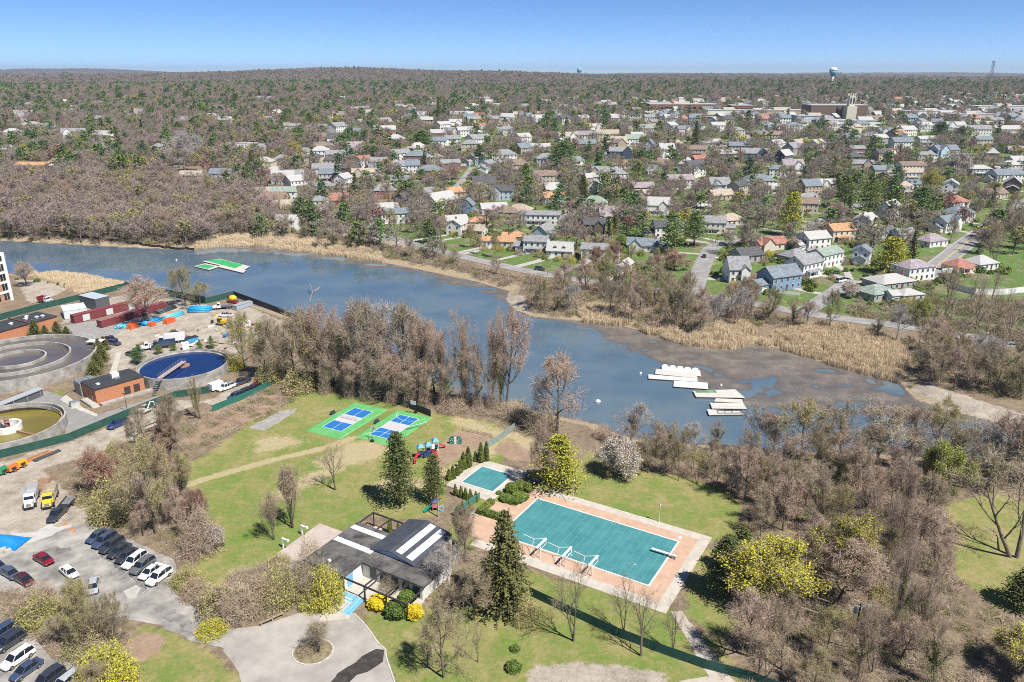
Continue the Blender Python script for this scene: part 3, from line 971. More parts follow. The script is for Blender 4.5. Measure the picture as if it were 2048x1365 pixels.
def dome_mesh(name, seed, shape, n, leaf, mat, core_mat, flat=0.0, lumps=9, stems=None):
 """dense bush: leafy shell over a dark leafy core; shape(t, th) gives radius at height t"""
 r = np.random.default_rng(seed)
 t = r.random(n) ** .9
 th = r.uniform(0, 6.28, n)
 lump = 1 + .10 * np.sin(th * 3 + t * 7 + seed) + .07 * np.sin(th * lumps - t * 11)
 rad = np.array([shape(a) for a in t]) * lump * (1 - .16 * r.random(n) ** 2)
 C = np.c_[rad * np.cos(th), rad * np.sin(th), t]
 return C
def bush_proto(kind, seed, H, W, n, leaf, mat, profile, core=.86, flat=0.0):
 r = np.random.default_rng(seed)
 C = dome_mesh('x', seed, profile, n, leaf, mat, mat)
 C = C * np.array([W / 2, W / 2, H])
 V, Fq = leaves_np(C, leaf, r, flat)
 mb = MB()
 prof = [(max(profile(t) * W / 2 * core, .01), t * H * .97) for t in (0.0, .15, .35, .55, .75, .9, 1.0)]
 mb.lathe(prof, k=9)
 cv = np.array(mb.v)
 quads_ = np.array([f for f in mb.f if len(f) == 4])
 me = mesh_np('foliage', np.concatenate([V, cv]), [Fq, quads_ + len(V)], [mat])
 add_proto(kind, [('foliage', me)], H, W)
def tangle_mesh(name, seed, W, H, n, w, mat, leaf=None, ln=0, lsize=.2, upright=.4, seglen=.9):
 r = np.random.default_rng(seed)
 th = r.uniform(0, 6.28, n)
 rr = np.sqrt(r.random(n)) * W / 2
 z = r.random(n) ** 1.1 * H * (1.05 - (rr / (W / 2)) ** 2 * .75)
 A = np.c_[rr * np.cos(th), rr * np.sin(th), z]
 D = r.normal(size=(n, 3))
 D[:, 2] = D[:, 2] * .7 + upright
 B = A + D * seglen * .5
 B[:, 2] = np.maximum(B[:, 2], .02)
 V, Fq = blades_np([(a, b, w) for a, b in zip(A, B)], r)
 if leaf is not None:
  C = A[r.integers(0, n, ln)] + r.normal(size=(ln, 3)) * .2
  LV, LF = leaves_np(C, lsize, r)
  return mesh_np(name, np.concatenate([V, LV]), [Fq, LF + len(V)], [mat, leaf], np.concatenate([np.zeros(len(Fq)), np.ones(len(LF))]))
 return mesh_np(name, V, [Fq], [mat])
for s in range(4):
 bare_proto('bare', 100 + s, H=14, n0=9, spread=[1, .8, 1.1, .9][s], trunk_len=[.7, .78, .62, .72][s])
for s in range(2):
 bare_proto('bare_pale', 120 + s, H=14, tw=TW_PALE, bk=BARK_P, n0=9)
for s in range(2):
 bare_proto('bare_pink', 130 + s, H=14, tw=TW_PINK, n0=9, spread=.85, leaf=PBUD, leaf_n=3500, leaf_s=.13)
for s in range(2):
 bare_proto('vase', 140 + s, H=11, tw=TW_NEAR, n0=6, multi=7, spread=.45, trunk_len=.75, up=.12, r0=.3, dense=.7)
for s in range(2):
 bare_proto('sparse', 150 + s, H=12, tw=TW_NEAR, n0=6, spread=.8, dense=.62, trunk_len=.7, multi=2, r0=.3, wmin=.014)
for s in range(3):
 bare_proto('vine', 160 + s, H=24, tw=TW_PINK, n0=9, spread=.75, ivy=2600, vine=3800, wmin=.02, r0=.38, trunk_len=.74, leaf=PBUD, leaf_n=[0, 3500, 1500][s], leaf_s=.16)
for s in range(2):
 bare_proto('ivied', 170 + s, H=16, n0=8, spread=.9, ivy=3000, vine=700, wmin=.018, r0=.3)
for s in range(2):
 bare_proto('bud', 180 + s, H=14, n0=9, leaf=BUD, leaf_n=8000, leaf_s=.17)
bare_proto('yellow', 190, H=13, n0=10, leaf=YLEAF, leaf_n=21000, leaf_s=.19, spread=1.3, trunk_len=.55, fan=1)
bare_proto('yellow', 191, H=13, n0=9, leaf=YLEAF, leaf_n=10000, leaf_s=.17, spread=1.1, trunk_len=.62)
bare_proto('lime', 192, H=10, n0=8, leaf=LIME, leaf_n=15000, leaf_s=.17, spread=1.2, trunk_len=.6)
bare_proto('blossom', 195, H=7, n0=9, leaf=BLOSW, leaf_n=11000, leaf_s=.14, spread=1.25, trunk_len=.6, r0=.16)
bare_proto('blossom_pink', 196, H=8, n0=9, leaf=BLOSP, leaf_n=10000, leaf_s=.15, spread=1.2, trunk_len=.6, r0=.18)
bare_proto('redbud', 197, H=10, n0=9, leaf=REDB, leaf_n=8000, leaf_s=.16, spread=1.1, trunk_len=.6, r0=.18)
conifer_proto('spruce', 200, 19, 5.4, 27, 12, .85, SPRN, droop=.32, tuft=22, irregular=.22, power=.75)
conifer_proto('spruce', 201, 16, 3.8, 26, 9, .7, SPRN, droop=.3, tuft=14, irregular=.2)
pine_proto('pine', 210, 16, 5.0, 11, 6, 3, 22, .5, PINEN)
pine_proto('pine', 211, 16, 5.4, 10, 6, 3, 24, .5, PINEN, z0=.12, power=.7)
pine_proto('hemlock', 220, 16, 4.0, 16, 7, 3, 18, .5, HEMN, z0=.12, power=.55)
pine_proto('golden', 230, 13, 4.2, 13, 8, 3, 22, .42, GOLDN, z0=.1, power=.6)
bush_proto('arborvitae', 240, 4.0, 1.3, 1500, .22, CEDARN, lambda t: (1 - t) ** .75 * (1 - .35 * (1 - t) ** 6) + .02)
bush_proto('arborvitae', 241, 4.0, 1.3, 1500, .22, CEDARN, lambda t: (1 - t) ** .7 * (1 - .3 * (1 - t) ** 5) + .02)
bush_proto('round_bush', 250, 2.0, 2.4, 1800, .24, BUSHG, lambda t: math.sqrt(max(0, 1 - (1.75 * t - .75) ** 2)) + .01)
bush_proto('forsythia', 251, 2.0, 2.4, 2400, .22, FORS, lambda t: math.sqrt(max(0, 1 - (1.75 * t - .75) ** 2)) + .01)
bush_proto('ground_shrub', 252, 1.4, 2.6, 900, .26, BUSHG, lambda t: math.sqrt(max(0, 1 - t * t)) + .01, core=.7)
for s in range(3):
 add_proto('thicket', [('twigs', tangle_mesh('twigs', 260 + s, 4.2, 3.4, 1700, .014, TW_PINK if s == 1 else TW_NEAR, upright=.5, seglen=.85))], 3.4, 4.2)
add_proto('leafy_thicket', [('twigs', tangle_mesh('twigs', 264, 4.2, 3.2, 900, .014, TW_NEAR, BUD, 2600, .15, upright=.5, seglen=.8))], 3.2, 4.2)
add_proto('yellow_thicket', [('twigs', tangle_mesh('twigs', 265, 4.0, 2.8, 500, .014, TW_NEAR, YLEAF, 5000, .14, upright=.5, seglen=.8))], 2.8, 4.0)
# lighter copies of the same kinds for the far woods
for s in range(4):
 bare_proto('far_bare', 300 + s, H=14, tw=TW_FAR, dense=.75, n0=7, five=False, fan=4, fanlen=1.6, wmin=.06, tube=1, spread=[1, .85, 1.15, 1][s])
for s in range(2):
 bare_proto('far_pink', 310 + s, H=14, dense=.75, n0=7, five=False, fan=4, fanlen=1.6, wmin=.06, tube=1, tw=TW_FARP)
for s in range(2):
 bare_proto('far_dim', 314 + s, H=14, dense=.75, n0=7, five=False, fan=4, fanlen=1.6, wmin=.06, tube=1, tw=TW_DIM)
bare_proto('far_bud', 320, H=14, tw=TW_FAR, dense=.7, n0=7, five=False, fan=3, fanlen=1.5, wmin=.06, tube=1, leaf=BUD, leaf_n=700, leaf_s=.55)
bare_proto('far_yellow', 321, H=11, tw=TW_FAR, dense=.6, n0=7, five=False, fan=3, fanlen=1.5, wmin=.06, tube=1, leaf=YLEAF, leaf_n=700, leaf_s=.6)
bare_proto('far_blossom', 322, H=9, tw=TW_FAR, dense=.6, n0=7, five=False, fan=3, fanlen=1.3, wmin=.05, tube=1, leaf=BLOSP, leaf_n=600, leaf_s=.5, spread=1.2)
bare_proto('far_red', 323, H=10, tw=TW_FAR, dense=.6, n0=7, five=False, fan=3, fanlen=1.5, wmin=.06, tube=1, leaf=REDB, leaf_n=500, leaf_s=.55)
conifer_proto('far_spruce', 330, 17, 3.8, 13, 7, 1.5, SPRN, droop=.25, tuft=6, irregular=.25)
pine_proto('far_pine', 331, 16, 5.2, 8, 6, 2, 5, 1.25, PINEN)
pine_proto('far_pine', 332, 15, 5.0, 8, 6, 2, 5, 1.2, PINEN, z0=.08, power=.75)
bush_proto('far_shrub', 340, 2.2, 3.0, 160, .7, BUSHG, lambda t: math.sqrt(max(0, 1 - t * t)) + .01)
# one very light kind for the ridges
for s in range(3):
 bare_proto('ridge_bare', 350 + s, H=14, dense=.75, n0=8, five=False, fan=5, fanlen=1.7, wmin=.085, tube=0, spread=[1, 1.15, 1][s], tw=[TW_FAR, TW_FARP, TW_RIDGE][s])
conifer_proto('ridge_pine', 354, 17, 4.8, 8, 6, 2.2, PINEN, droop=0, tuft=5, irregular=.35, z0=.15, power=.6)
BRAMBLE = [tangle_mesh('bramble', 270 + s, 3.4, 1.3, 230, .024, BRAM, upright=.25, seglen=1.0) for s in range(3)] + [tangle_mesh('bramble', 274, 3.0, 1.0, 110, .024, BRAM, BUSHG, 220, .24, upright=.2, seglen=.9)]
def reed_mesh(seed):
 r = np.random.default_rng(seed)
 n = 230
 A = np.c_[r.uniform(-1.3, 1.3, n), r.uniform(-1.3, 1.3, n), np.zeros(n)]
 B = A + np.c_[r.normal(size=n) * .22, r.normal(size=n) * .22, r.uniform(1.3, 2.7, n)]
 V, Fq = blades_np([(a, b, .03) for a, b in zip(A, B)], r)
 return mesh_np('reed_clump', V, [Fq], [REED])
REEDS = [reed_mesh(280 + s) for s in range(2)]
def scatter(name, meshes, pts, rot, scl, idx, label, kind='stuff'):
 """one object that carries many copies of light plant meshes (geometry nodes)"""
 n = len(pts)
 me = bpy.data.meshes.new(name)
 me.vertices.add(n)
 me.vertices.foreach_set('co', np.asarray(pts, np.float32).ravel())
 for nm, arr, tp in (('rotz', rot, 'FLOAT'), ('idx', idx, 'INT')):
  a = me.attributes.new(nm, tp, 'POINT')
  a.data.foreach_set('value', np.asarray(arr, np.float32 if tp == 'FLOAT' else np.int32))
 a = me.attributes.new('scl', 'FLOAT_VECTOR', 'POINT')
 a.data.foreach_set('vector', np.asarray(scl, np.float32).ravel())
 o = link(name, me)
 ng = bpy.data.node_groups.new(name, 'GeometryNodeTree')
 ng.interface.new_socket('Geometry', in_out='INPUT', socket_type='NodeSocketGeometry')
 ng.interface.new_socket('Geometry', in_out='OUTPUT', socket_type='NodeSocketGeometry')
 N, L = ng.nodes.new, ng.links.new
 gi, go = N('NodeGroupInput'), N('NodeGroupOutput')
 g2i = N('GeometryNodeGeometryToInstance')
 for m in reversed(meshes):
  src = bpy.data.objects.new(name + '_source', m)
  oi = N('GeometryNodeObjectInfo')
  oi.inputs['Object'].default_value = src
  oi.transform_space = 'ORIGINAL'
  L(oi.outputs['Geometry'], g2i.inputs[0])
 iop = N('GeometryNodeInstanceOnPoints')
 iop.inputs['Pick Instance'].default_value = True
 def att(nm, tp):
  a = N('GeometryNodeInputNamedAttribute')
  a.data_type = tp
  a.inputs['Name'].default_value = nm
  return [s for s in a.outputs if s.enabled and s.name == 'Attribute'][0]
 cx = N('ShaderNodeCombineXYZ')
 L(att('rotz', 'FLOAT'), cx.inputs['Z'])
 L(gi.outputs[0], iop.inputs['Points'])
 L(g2i.outputs[0], iop.inputs['Instance'])
 L(att('idx', 'INT'), iop.inputs['Instance Index'])
 L(cx.outputs[0], iop.inputs['Rotation'])
 L(att('scl', 'FLOAT_VECTOR'), iop.inputs['Scale'])
 L(iop.outputs[0], go.inputs[0])
 md = o.modifiers.new('scatter', 'NODES')
 md.node_group = ng
 return tag(o, label, None, None, kind)
def merged(p):
 """trunk and crown of a prototype as one mesh, for the far woods"""
 Vs, Fs, mats, mi, off = [], [], [], [], 0
 for nm, me in p['parts']:
  a = np.empty(len(me.vertices) * 3, np.float32)
  me.vertices.foreach_get('co', a)
  Vs.append(a.reshape(-1, 3))
  for pl in me.polygons:
   Fs.append(tuple(i + off for i in pl.vertices))
   mi.append(len(mats) + pl.material_index)
  mats += list(me.materials)
  off += len(me.vertices)
 me = bpy.data.meshes.new('far_tree')
 me.from_pydata(np.concatenate(Vs).tolist(), [], Fs)
 for m in mats:
  me.materials.append(m)
 me.polygons.foreach_set('material_index', mi)
 me.update()
 return me
def plant(kind, name, x, y, h, w=None, z=LAND, label=None, cat='tree', group=None, variant=None, rot=None):
 pl = PROTO[kind]
 p = pl[variant % len(pl)] if variant is not None else random.choice(pl)
 sz = h / p['h']
 sx = (w / p['w']) if w else sz * random.uniform(.9, 1.1)
 t = thing(name, label, cat, (x, y, z), rot if rot is not None else random.uniform(0, 6.28), group, (sx, sx, sz))
 for nm, me in p['parts']:
  link(nm, me, t)
 return t
# ------------------------------------------------------------------ the park: pools, clubhouse, courts, playground
def park(name, label, cat, u, v, z=LAND, group=None, rot=0.0):
 x, y = U(u, v)
 return thing(name, label, cat, (x, y, z), RZ + rot, group)
DECKM = M('tan_deck', (.43, .28, .195), .9, .08, .5, col2=(.53, .365, .265), bump=.1)
BORDM = M('deck_border_concrete', (.40, .365, .31), .9, .1, .8, col2=(.52, .48, .42), bump=.1)
COVER = M('pool_cover', (.045, .19, .21), .55, .06, .35, col2=(.07, .255, .27))
STRAP = M('cover_strap', (.12, .36, .34), .6, .1)
COPING = M('white_coping', (.66, .64, .60), .7, .08)
WHITEP = M('white_paint', (.78, .78, .76), .5, .04)
BLACKM = M('black_metal', (.02, .02, .022), .5, .1)
GREYM = M('grey_metal', (.34, .35, .36), .45, .1, metal=.5)
GALV = M('galvanised_steel', (.42, .45, .46), .4, .08, metal=.6)
GRNSCR = M('green_screen', (.014, .065, .048), .85, .2, .7, col2=(.025, .10, .075))
PATHM = M('worn_path', (.36, .31, .255), .9, .15, .8, col2=(.48, .43, .37))
GRNPOST = M('green_post', (.05, .12, .09), .6, .1)
WOODP = M('weathered_wood', (.33, .27, .20), .85, .2, 4)
us, vs = lambda pts: [U(a, b) for a, b in pts], None
ngon('pool_deck', us([(-2.6, 2.9), (34.5, 2.9), (34.5, -19.0), (12, -19.0), (-3.2, -19.3), (-9.5, -17.5), (-9.0, -12.3), (-4.6, -12.3), (-4.6, -5.2), (-2.6, -5.2)]), LAND + .06, DECKM, thick=.2)
ngon('deck_border', us([(-2.6, 2.9), (34.5, 2.9), (34.5, -19.0), (12, -19.0), (-3.2, -19.3), (-3.2, -21.6), (36.6, -21.4), (36.6, 5.0), (-2.6, 5.0)]), LAND + .075, BORDM, thick=.2)
ngon('deck_border', us([(-4.6, -12.3), (-4.6, -5.2), (-7.6, -5.4), (-7.6, -9.5), (-8.4, -12.2)]), LAND + .05, DECKM, thick=.15)
ngon('small_pool_deck', us([(-20.6, -5.2), (-8.2, -6.2), (-7.6, 9.4), (-18.8, 9.1), (-20.8, 2.0)]), LAND + .06, BORDM, thick=.2)
ngon('pool_path', us([(-8.7, -6.0), (-7.0, -6.2), (-7.6, -12), (-9.4, -12.4)]), LAND + .045, M('pale_path', (.44, .43, .41), .85, .1), thick=.1)
ngon('garden_path', us([(37.2, -20.4), (38.8, -19.4), (50, -30), (58, -34.5), (57, -36.5), (47, -31.5)]), LAND + .04, PATHM, rough_edge=.1)
ngon('garden_path', us([(56.5, -34.2), (63, -31.5), (72, -26.0), (71.4, -24.4), (62, -29.8), (55.5, -33.0)]), LAND + .05, PATHM, rough_edge=.1)
ngon('garden_path', us([(45.8, -36), (49.0, -32.6), (47.6, -31.2), (44.0, -34.6), (42, -40), (44, -44)]), LAND + .055, PATHM, rough_edge=.1)
def pool(name, label, u0, u1, v0, v1, su, sv):
 t = park(name, label, 'pool', (u0 + u1) / 2, (v0 + v1) / 2)
 w, d = (u1 - u0) / 2, (v1 - v0) / 2
 mb = MB()
 for a in ((-w - .3, w + .3, -d - .3, -d), (-w - .3, w + .3, d, d + .3), (-w - .3, -w, -d, d), (w, w + .3, -d, d)):
  mb.box(*a, -.1, .14)
 mb.obj('coping', COPING, t)
 n = 40
 # the cover sags a little between its edges
 xs_, ys_ = np.linspace(-w, w, 41), np.linspace(-d, d, 21)
 X, Y = np.meshgrid(xs_, ys_)
 Z = .155 - .05 * (1 - (X / w) ** 4) * (1 - (Y / d) ** 4) + .012 * np.sin(X * 2.1) * np.sin(Y * 2.3)
 i = np.arange(X.size).reshape(X.shape)
 q = np.stack([i[:-1, :-1], i[:-1, 1:], i[1:, 1:], i[1:, :-1]], -1).reshape(-1, 4)
 cv = link('pool_cover', mesh_np('pool_cover', np.stack([X, Y, Z], -1).reshape(-1, 3), [q], [COVER], smooth=True), t)
 def zc(x, y):
  return .155 - .05 * (1 - (x / w) ** 4) * (1 - (y / d) ** 4) + .03
 for k in range(1, su):
  x = -w + 2 * w * k / su
  link('strap', strip_mesh('strap', [(x, -d + 2 * d * j / 20) for j in range(21)], .055, 0, STRAP, zc), cv)
 for k in range(1, sv):
  y = -d + 2 * d * k / sv
  link('strap', strip_mesh('strap', [(-w + 2 * w * j / 40, y) for j in range(41)], .03, -.004, STRAP, zc), cv)
 return t
pool('swimming_pool', 'long swimming pool under a teal cover on the tan deck', 0, 31.25, -15.65, 0, 21, 10)
pool('wading_pool', 'small square wading pool under a teal cover beside the cypress shrubs', -18.2, -10.1, -2.3, 6.0, 6, 6)
t = park('diving_board', 'white diving board over the end of the long pool', 'diving board', 31.2, -5.6)
MB().box(-3.2, 1.7, -.26, .26, .72, .80).obj('board', WHITEP, t)
MB().box(.9, 1.6, -.3, .3, .08, .72).obj('stand', GREYM, t)
MB().box(-.6, -.3, -.25, .25, .08, .72).obj('fulcrum', GREYM, t)
for s in (-1, 1):
 MB().tube([(1.6, s * .32, .1), (1.6, s * .32, 1.3), (.2, s * .32, 1.3), (.2, s * .32, .1)], .03, 5).obj('handrail', GALV, t)
for i, (u, v, rz, lab) in enumerate([(.6, -.3, 0, 'pool ladder rails at the corner nearest the golden tree'), (18.6, -.1, 0, 'pool ladder rails midway along the lawn side of the pool'),
          (15.6, -15.5, math.pi, 'pool ladder rails below the last white shade frame'), (26.5, -11.3, 0, 'loose white rail lying on the teal cover near the diving board')]):
 t = park('pool_ladder', lab, 'ladder', u, v, LAND + .1, None, rz)
 for s in (-1, 1):
  pts = [(s * .28, .5, 0), (s * .28, .45, .75), (s * .28, .1, .95), (s * .28, -.35, .7), (s * .28, -.4, .05)] if i != 3 else [(-.8, .35 * s, .05), (.3, s * .2, .2), (.8, -.1, .1)]
  MB().tube(pts, .028, 5).obj('rail', WHITEP, t)
t = MB().lathe([(.45, 0), (.45, .05), (.40, .07)], k=18).obj('skimmer_lid', WHITEP)
t.location = (*U(31.1, 1.7), LAND + .06)
tag(t, 'round white lid set in the tan deck behind the pool', 'lid')
for i, u in enumerate([10.6, 16.0, 21.4]):
 t = park('shade_frame', ['white shade frame nearest the spruce on the pool deck', 'middle white shade frame on the pool deck', 'white shade frame farthest from the spruce on the pool deck'][i], 'shade frame', u, -18.4, LAND + .06, 'white shade frames along the pool')
 MB().box(-.07, .07, -.07, .07, 0, 2.5).obj('post', WHITEP, t)
 MB().box(-.9, -.8, -.5, -.4, 0, 2.2).obj('post', WHITEP, t)
 MB().add([(-.62, -.6, 2.2), (-.32, -.6, 2.2), (-.32, -.6, 2.5), (-.62, -.6, 2.5), (-.15, 2.4, 2.75), (.15, 2.4, 2.75), (.15, 2.4, 3.05), (-.15, 2.4, 3.05)],
    [(0, 1, 2, 3), (7, 6, 5, 4), (0, 4, 5, 1), (1, 5, 6, 2), (2, 6, 7, 3), (3, 7, 4, 0)]).obj('beam', WHITEP, t)
 MB().tube([(0, 2.4, 2.9), (-2.2, 1.6, 2.5), (-4.6, 1.7, 2.75)], .05, 6).obj('cross_rail', WHITEP, t)
 MB().tube([(-2.2, 1.6, 2.5), (-2.2, .2, .05)], .045, 6).obj('brace', WHITEP, t)
 MB().tube([(0, 2.4, 2.85), (.35, 1.7, 2.3), (-.1, .1, 1.6)], .045, 6).obj('brace', WHITEP, t)
def lamp_post(x, y, lab, h=4.2):
 t = thing('lamp_post', lab, 'lamp post', (x, y, LAND), 0, 'park lamp posts')
 MB().lathe([(.13, 0), (.13, .3), (.06, .35), (.05, h - .5)], k=8).obj('pole', M('pale_pole', (.58, .55, .48), .6), t)
 MB().lathe([(.08, h - .5), (.2, h - .35), (.2, h - .1), (.06, h)], k=8).obj('lantern', M('lantern_glass', (.72, .70, .62), .3), t)
 MB().lathe([(.24, h - .1), (.05, h + .1)], k=8).obj('cap', GREYM, t)
lamp_post(*G(1147, 994), 'lamp post on the lawn edge just beside the golden tree')
lamp_post(*G(1318, 1045), 'lamp post on the lawn edge halfway along the long pool')
lamp_post(*G(1568, 975), 'lamp post among the bare brush beyond the lawn', 3.6)
# --- clubhouse
ROOFD = M('black_roofing', (.035, .035, .037), .85, .25, .45, col2=(.16, .15, .14), bump=.1)
ROOFM = M('dark_metal_roof', (.06, .068, .085), .55, .12, .6)
SKYL = M('white_skylight', (.72, .74, .74), .35, .06, 1.2)
CREAM = M('cream_wall', (.66, .65, .60), .8, .06)
BLUEP = M('blue_paint', (.16, .42, .66), .6, .08)
PALEB = M('pale_blue_trim', (.52, .64, .74), .7, .06)
TIMB = M('dark_timber', (.045, .04, .037), .8, .15)
PATIO = M('pink_patio', (.40, .335, .30), .9, .06, .8, col2=(.47, .40, .355))
CU, CV = -12.0, -37.0
club = park('clubhouse', 'low clubhouse with black flat roof, white skylight strips and dark pergolas', 'building', CU, CV)
def cl(mb, u0, u1, v0, v1, z0, z1, m=0):
 return mb.box(u0 - CU, u1 - CU, v0 - CV, v1 - CV, z0, z1, m)
w = MB()
cl(w, -23.0, -14.4, -44.6, -31.2, .02, 3.25)
cl(w, -14.4, -.8, -39.9, -31.2, .02, 3.25)
cl(w, -14.6, -5.6, -31.2, -25.4, .02, 3.25)
w.obj('wall', CREAM, club)
r_ = MB()
cl(r_, -23.6, -14.0, -45.2, -30.7, 3.25, 3.6)
cl(r_, -14.0, -.2, -40.4, -30.7, 3.253, 3.603)
cl(r_, -15.2, -5.0, -30.7, -25.0, 3.25, 3.6)
rf = r_.obj('roof', ROOFD, club)
for v in (-33.1, -37.8):
 for k in range(7):
  cl(MB(), -23.3 + k * 1.3, -23.3 + k * 1.3 + 1.27, v, v + 1.25, 3.6, 3.70).obj('skylight', SKYL, rf)
g = MB()      # raised gabled roof
zE, zR = 3.85, 5.0
uL, uM, uR_ = -15.2 - CU, -10.6 - CU, -4.9 - CU
va, vb = -36.8 - CV, -25.0 - CV
g.add([(uL, va, zE), (uM, va, zR), (uM, vb, zR), (uL, vb, zE), (uL, va, zE - .18), (uM, va, zR - .18), (uM, vb, zR - .18), (uL, vb, zE - .18)],
  [(0, 1, 2, 3)[::-1], (4, 5, 6, 7), (0, 4, 5, 1), (1, 5, 6, 2), (2, 6, 7, 3), (3, 7, 4, 0)])
g.add([(uM, va, zR), (uR_, va, zE), (uR_, vb, zE), (uM, vb, zR), (uM, va, zR - .18), (uR_, va, zE - .18), (uR_, vb, zE - .18), (uM, vb, zR - .18)],
  [(0, 1, 2, 3)[::-1], (4, 5, 6, 7), (0, 4, 5, 1), (1, 5, 6, 2), (2, 6, 7, 3), (3, 7, 4, 0)])
gr = g.obj('gable_roof', ROOFM, club)
for ua, ub in ((-9.6, -8.3), (-7.3, -5.9)):
 for k in range(8):
  v0, v1 = -36.0 + k * 1.32, -36.0 + k * 1.32 + 1.28
  z0 = zR + (ua - CU - uM) * (zE - zR) / (uR_ - uM) + .03
  z1 = zR + (ub - CU - uM) * (zE - zR) / (uR_ - uM) + .03
  MB().add([(ua - CU, v0 - CV, z0), (ub - CU, v0 - CV, z1), (ub - CU, v1 - CV, z1), (ua - CU, v1 - CV, z0), (ua - CU, v0 - CV, z0 + .06), (ub - CU, v0 - CV, z1 + .06), (ub - CU, v1 - CV, z1 + .06), (ua - CU, v1 - CV, z0 + .06)],
     [(3, 2, 1, 0), (4, 5, 6, 7), (0, 1, 5, 4), (1, 2, 6, 5), (2, 3, 7, 6), (3, 0, 4, 7)]).obj('skylight', SKYL, gr)
MB().add([(uL + .4, va + .35, 3.6), (uR_ - .4, va + .35, 3.6), (uR_ - .4, va + .35, zE - .1), (uM, va + .35, zR - .2), (uL + .4, va + .35, zE - .1),
   (uL + .4, vb - .35, 3.6), (uR_ - .4, vb - .35, 3.6), (uR_ - .4, vb - .35, zE - .1), (uM, vb - .35, zR - .2), (uL + .4, vb - .35, zE - .1)],
   [(0, 1, 2, 3, 4), (9, 8, 7, 6, 5), (0, 4, 9, 5), (1, 6, 7, 2)]).obj('gable_wall', PALEB, club)
cl(MB(), -19.4, -18.9, -43.4, -42.9, 3.6, 3.95).obj('roof_vent', WHITEP, rf)
# entrance court under the front pergola
cl(MB(), -14.4, -.4, -45.0, -39.9, .02, .30).obj('terrace', BORDM, club)
cl(MB(), -14.36, -14.33, -43.9, -42.5, .3, 2.6).obj('door', BLUEP, club)
cl(MB(), -14.36, -14.34, -42.4, -40.0, .3, 3.1).obj('white_panel', WHITEP, club)
for u in (-12.6, -10.2, -7.6, -5.2, -2.8):
 cl(MB(), u, u + 1.5, -39.96, -39.92, .6, 2.7).obj('window', M('dark_window', (.03, .04, .05), .12), club)
for k in range(4):
 cl(MB(), -14.3, -11.4, -45.9 - k * .0 + .0 - .3 * k, -45.0 - .3 * k, .02, .28 - .06 * k).obj('step', PALEB if k % 2 else BLUEP, club)
MB().add([(-11.2 - CU, -45.0 - CV, .3), (-9.7 - CU, -45.0 - CV, .3), (-9.2 - CU, -49.2 - CV, .05), (-10.9 - CU, -49.2 - CV, .05), (-11.2 - CU, -45.0 - CV, .05), (-9.7 - CU, -45.0 - CV, .05), (-9.2 - CU, -49.2 - CV, .02), (-10.9 - CU, -49.2 - CV, .02)],
   [(3, 2, 1, 0), (4, 5, 6, 7), (0, 1, 5, 4), (1, 2, 6, 5), (2, 3, 7, 6), (3, 0, 4, 7)]).obj('ramp', BLUEP, club)
for du in (0, 1.6):
 MB().tube([(-11.2 + du - CU, -45.0 - CV, 0.3), (-11.2 + du - CU, -45.0 - CV, 1.2), (-10.9 + du - CU, -49.1 - CV, .95), (-10.9 + du - CU, -49.1 - CV, .05)], .03, 5).obj('handrail', PALEB, club)
pg = MB()
for v in (-45.1, ):
 cl(pg, -14.4, .1, v - .1, v + .1, 3.1, 3.4)
for u in (-9.3, -4.6, -.1):
 cl(pg, u - .09, u + .09, -44.99, -40.42, 3.12, 3.38)
for u in (-14.2, -9.3, -4.5, 0.0):
 cl(pg, u - .12, u + .12, -45.2, -44.98, .02, 3.098)
pg.obj('front_pergola', TIMB, club)
pg = MB()
cl(pg, -23.5, -15.4, -26.3, -26.1, 3.1, 3.4)
for u in (-23.4, -18.9):
 cl(pg, u - .1, u + .1, -30.68, -26.31, 3.12, 3.38)
 cl(pg, u - .1, u + .1, -26.29, -26.11, .02, 3.098)
pg.obj('rear_pergola', TIMB, club)
cl(MB(), -23.4, -15.3, -30.7, -26.0, .02, .10).obj('terrace', BORDM, club)
ws = MB()
for k in range(7):
 cl(ws, -4.6 + k * .02, -4.4 + k * .02, -36.5 + k * 1.6, -35.6 + k * 1.6, .02, 2.9)
cl(ws, -4.7, -4.3, -36.6, -25.6, 2.9, 3.2)
ws.obj('side_colonnade', WHITEP, club)
ngon('patio', us([(-33.7, -31.0), (-24.1, -30.8), (-24.1, -45.0), (-33.3, -45.4)]), LAND + .05, PATIO, thick=.15)
ngon('entrance_path', us([(-14.8, -46.6), (-11.4, -46.2), (-8.8, -49.8), (-12.4, -53.0), (-15.2, -50.0)]), LAND + .05, BORDM, rough_edge=.05)
for i, (qx, qy) in enumerate([(605, 1070), (567, 1096)]):
 x, y = G(qx, qy)
 t = thing('outdoor_shower', ['white bent-arm post at the far corner of the pink patio', 'white bent-arm post at the near edge of the pink patio'][i], 'post', (x, y, LAND), RZ, 'white posts on the patio')
 MB().box(-.16, .16, -.16, .16, 0, 2.0).obj('post', WHITEP, t)
 MB().box(-.2, 1.5, -.18, .18, 1.95, 2.2).obj('arm', WHITEP, t)
 MB().box(1.25, 1.6, -.22, .22, 1.9, 2.35).obj('head', WHITEP, t)
t = thing('rail_bench', 'long low timber guard rail at the edge of the round driveway', 'rail', (*G(545, 1243), LAND), math.atan2(G(567, 1232)[1] - G(523, 1252)[1], G(567, 1232)[0] - G(523, 1252)[0]))
for x in (-1.9, 0, 1.9):
 MB().box(x - .08, x + .08, -.08, .08, 0, .75).obj('post', WOODP, t)
MB().box(-2.1, 2.1, -.05, .05, .55, .8).obj('rail', WOODP, t)
MB().box(-2.1, 2.1, .25, .35, .25, .45).obj('rail', WOODP, t)
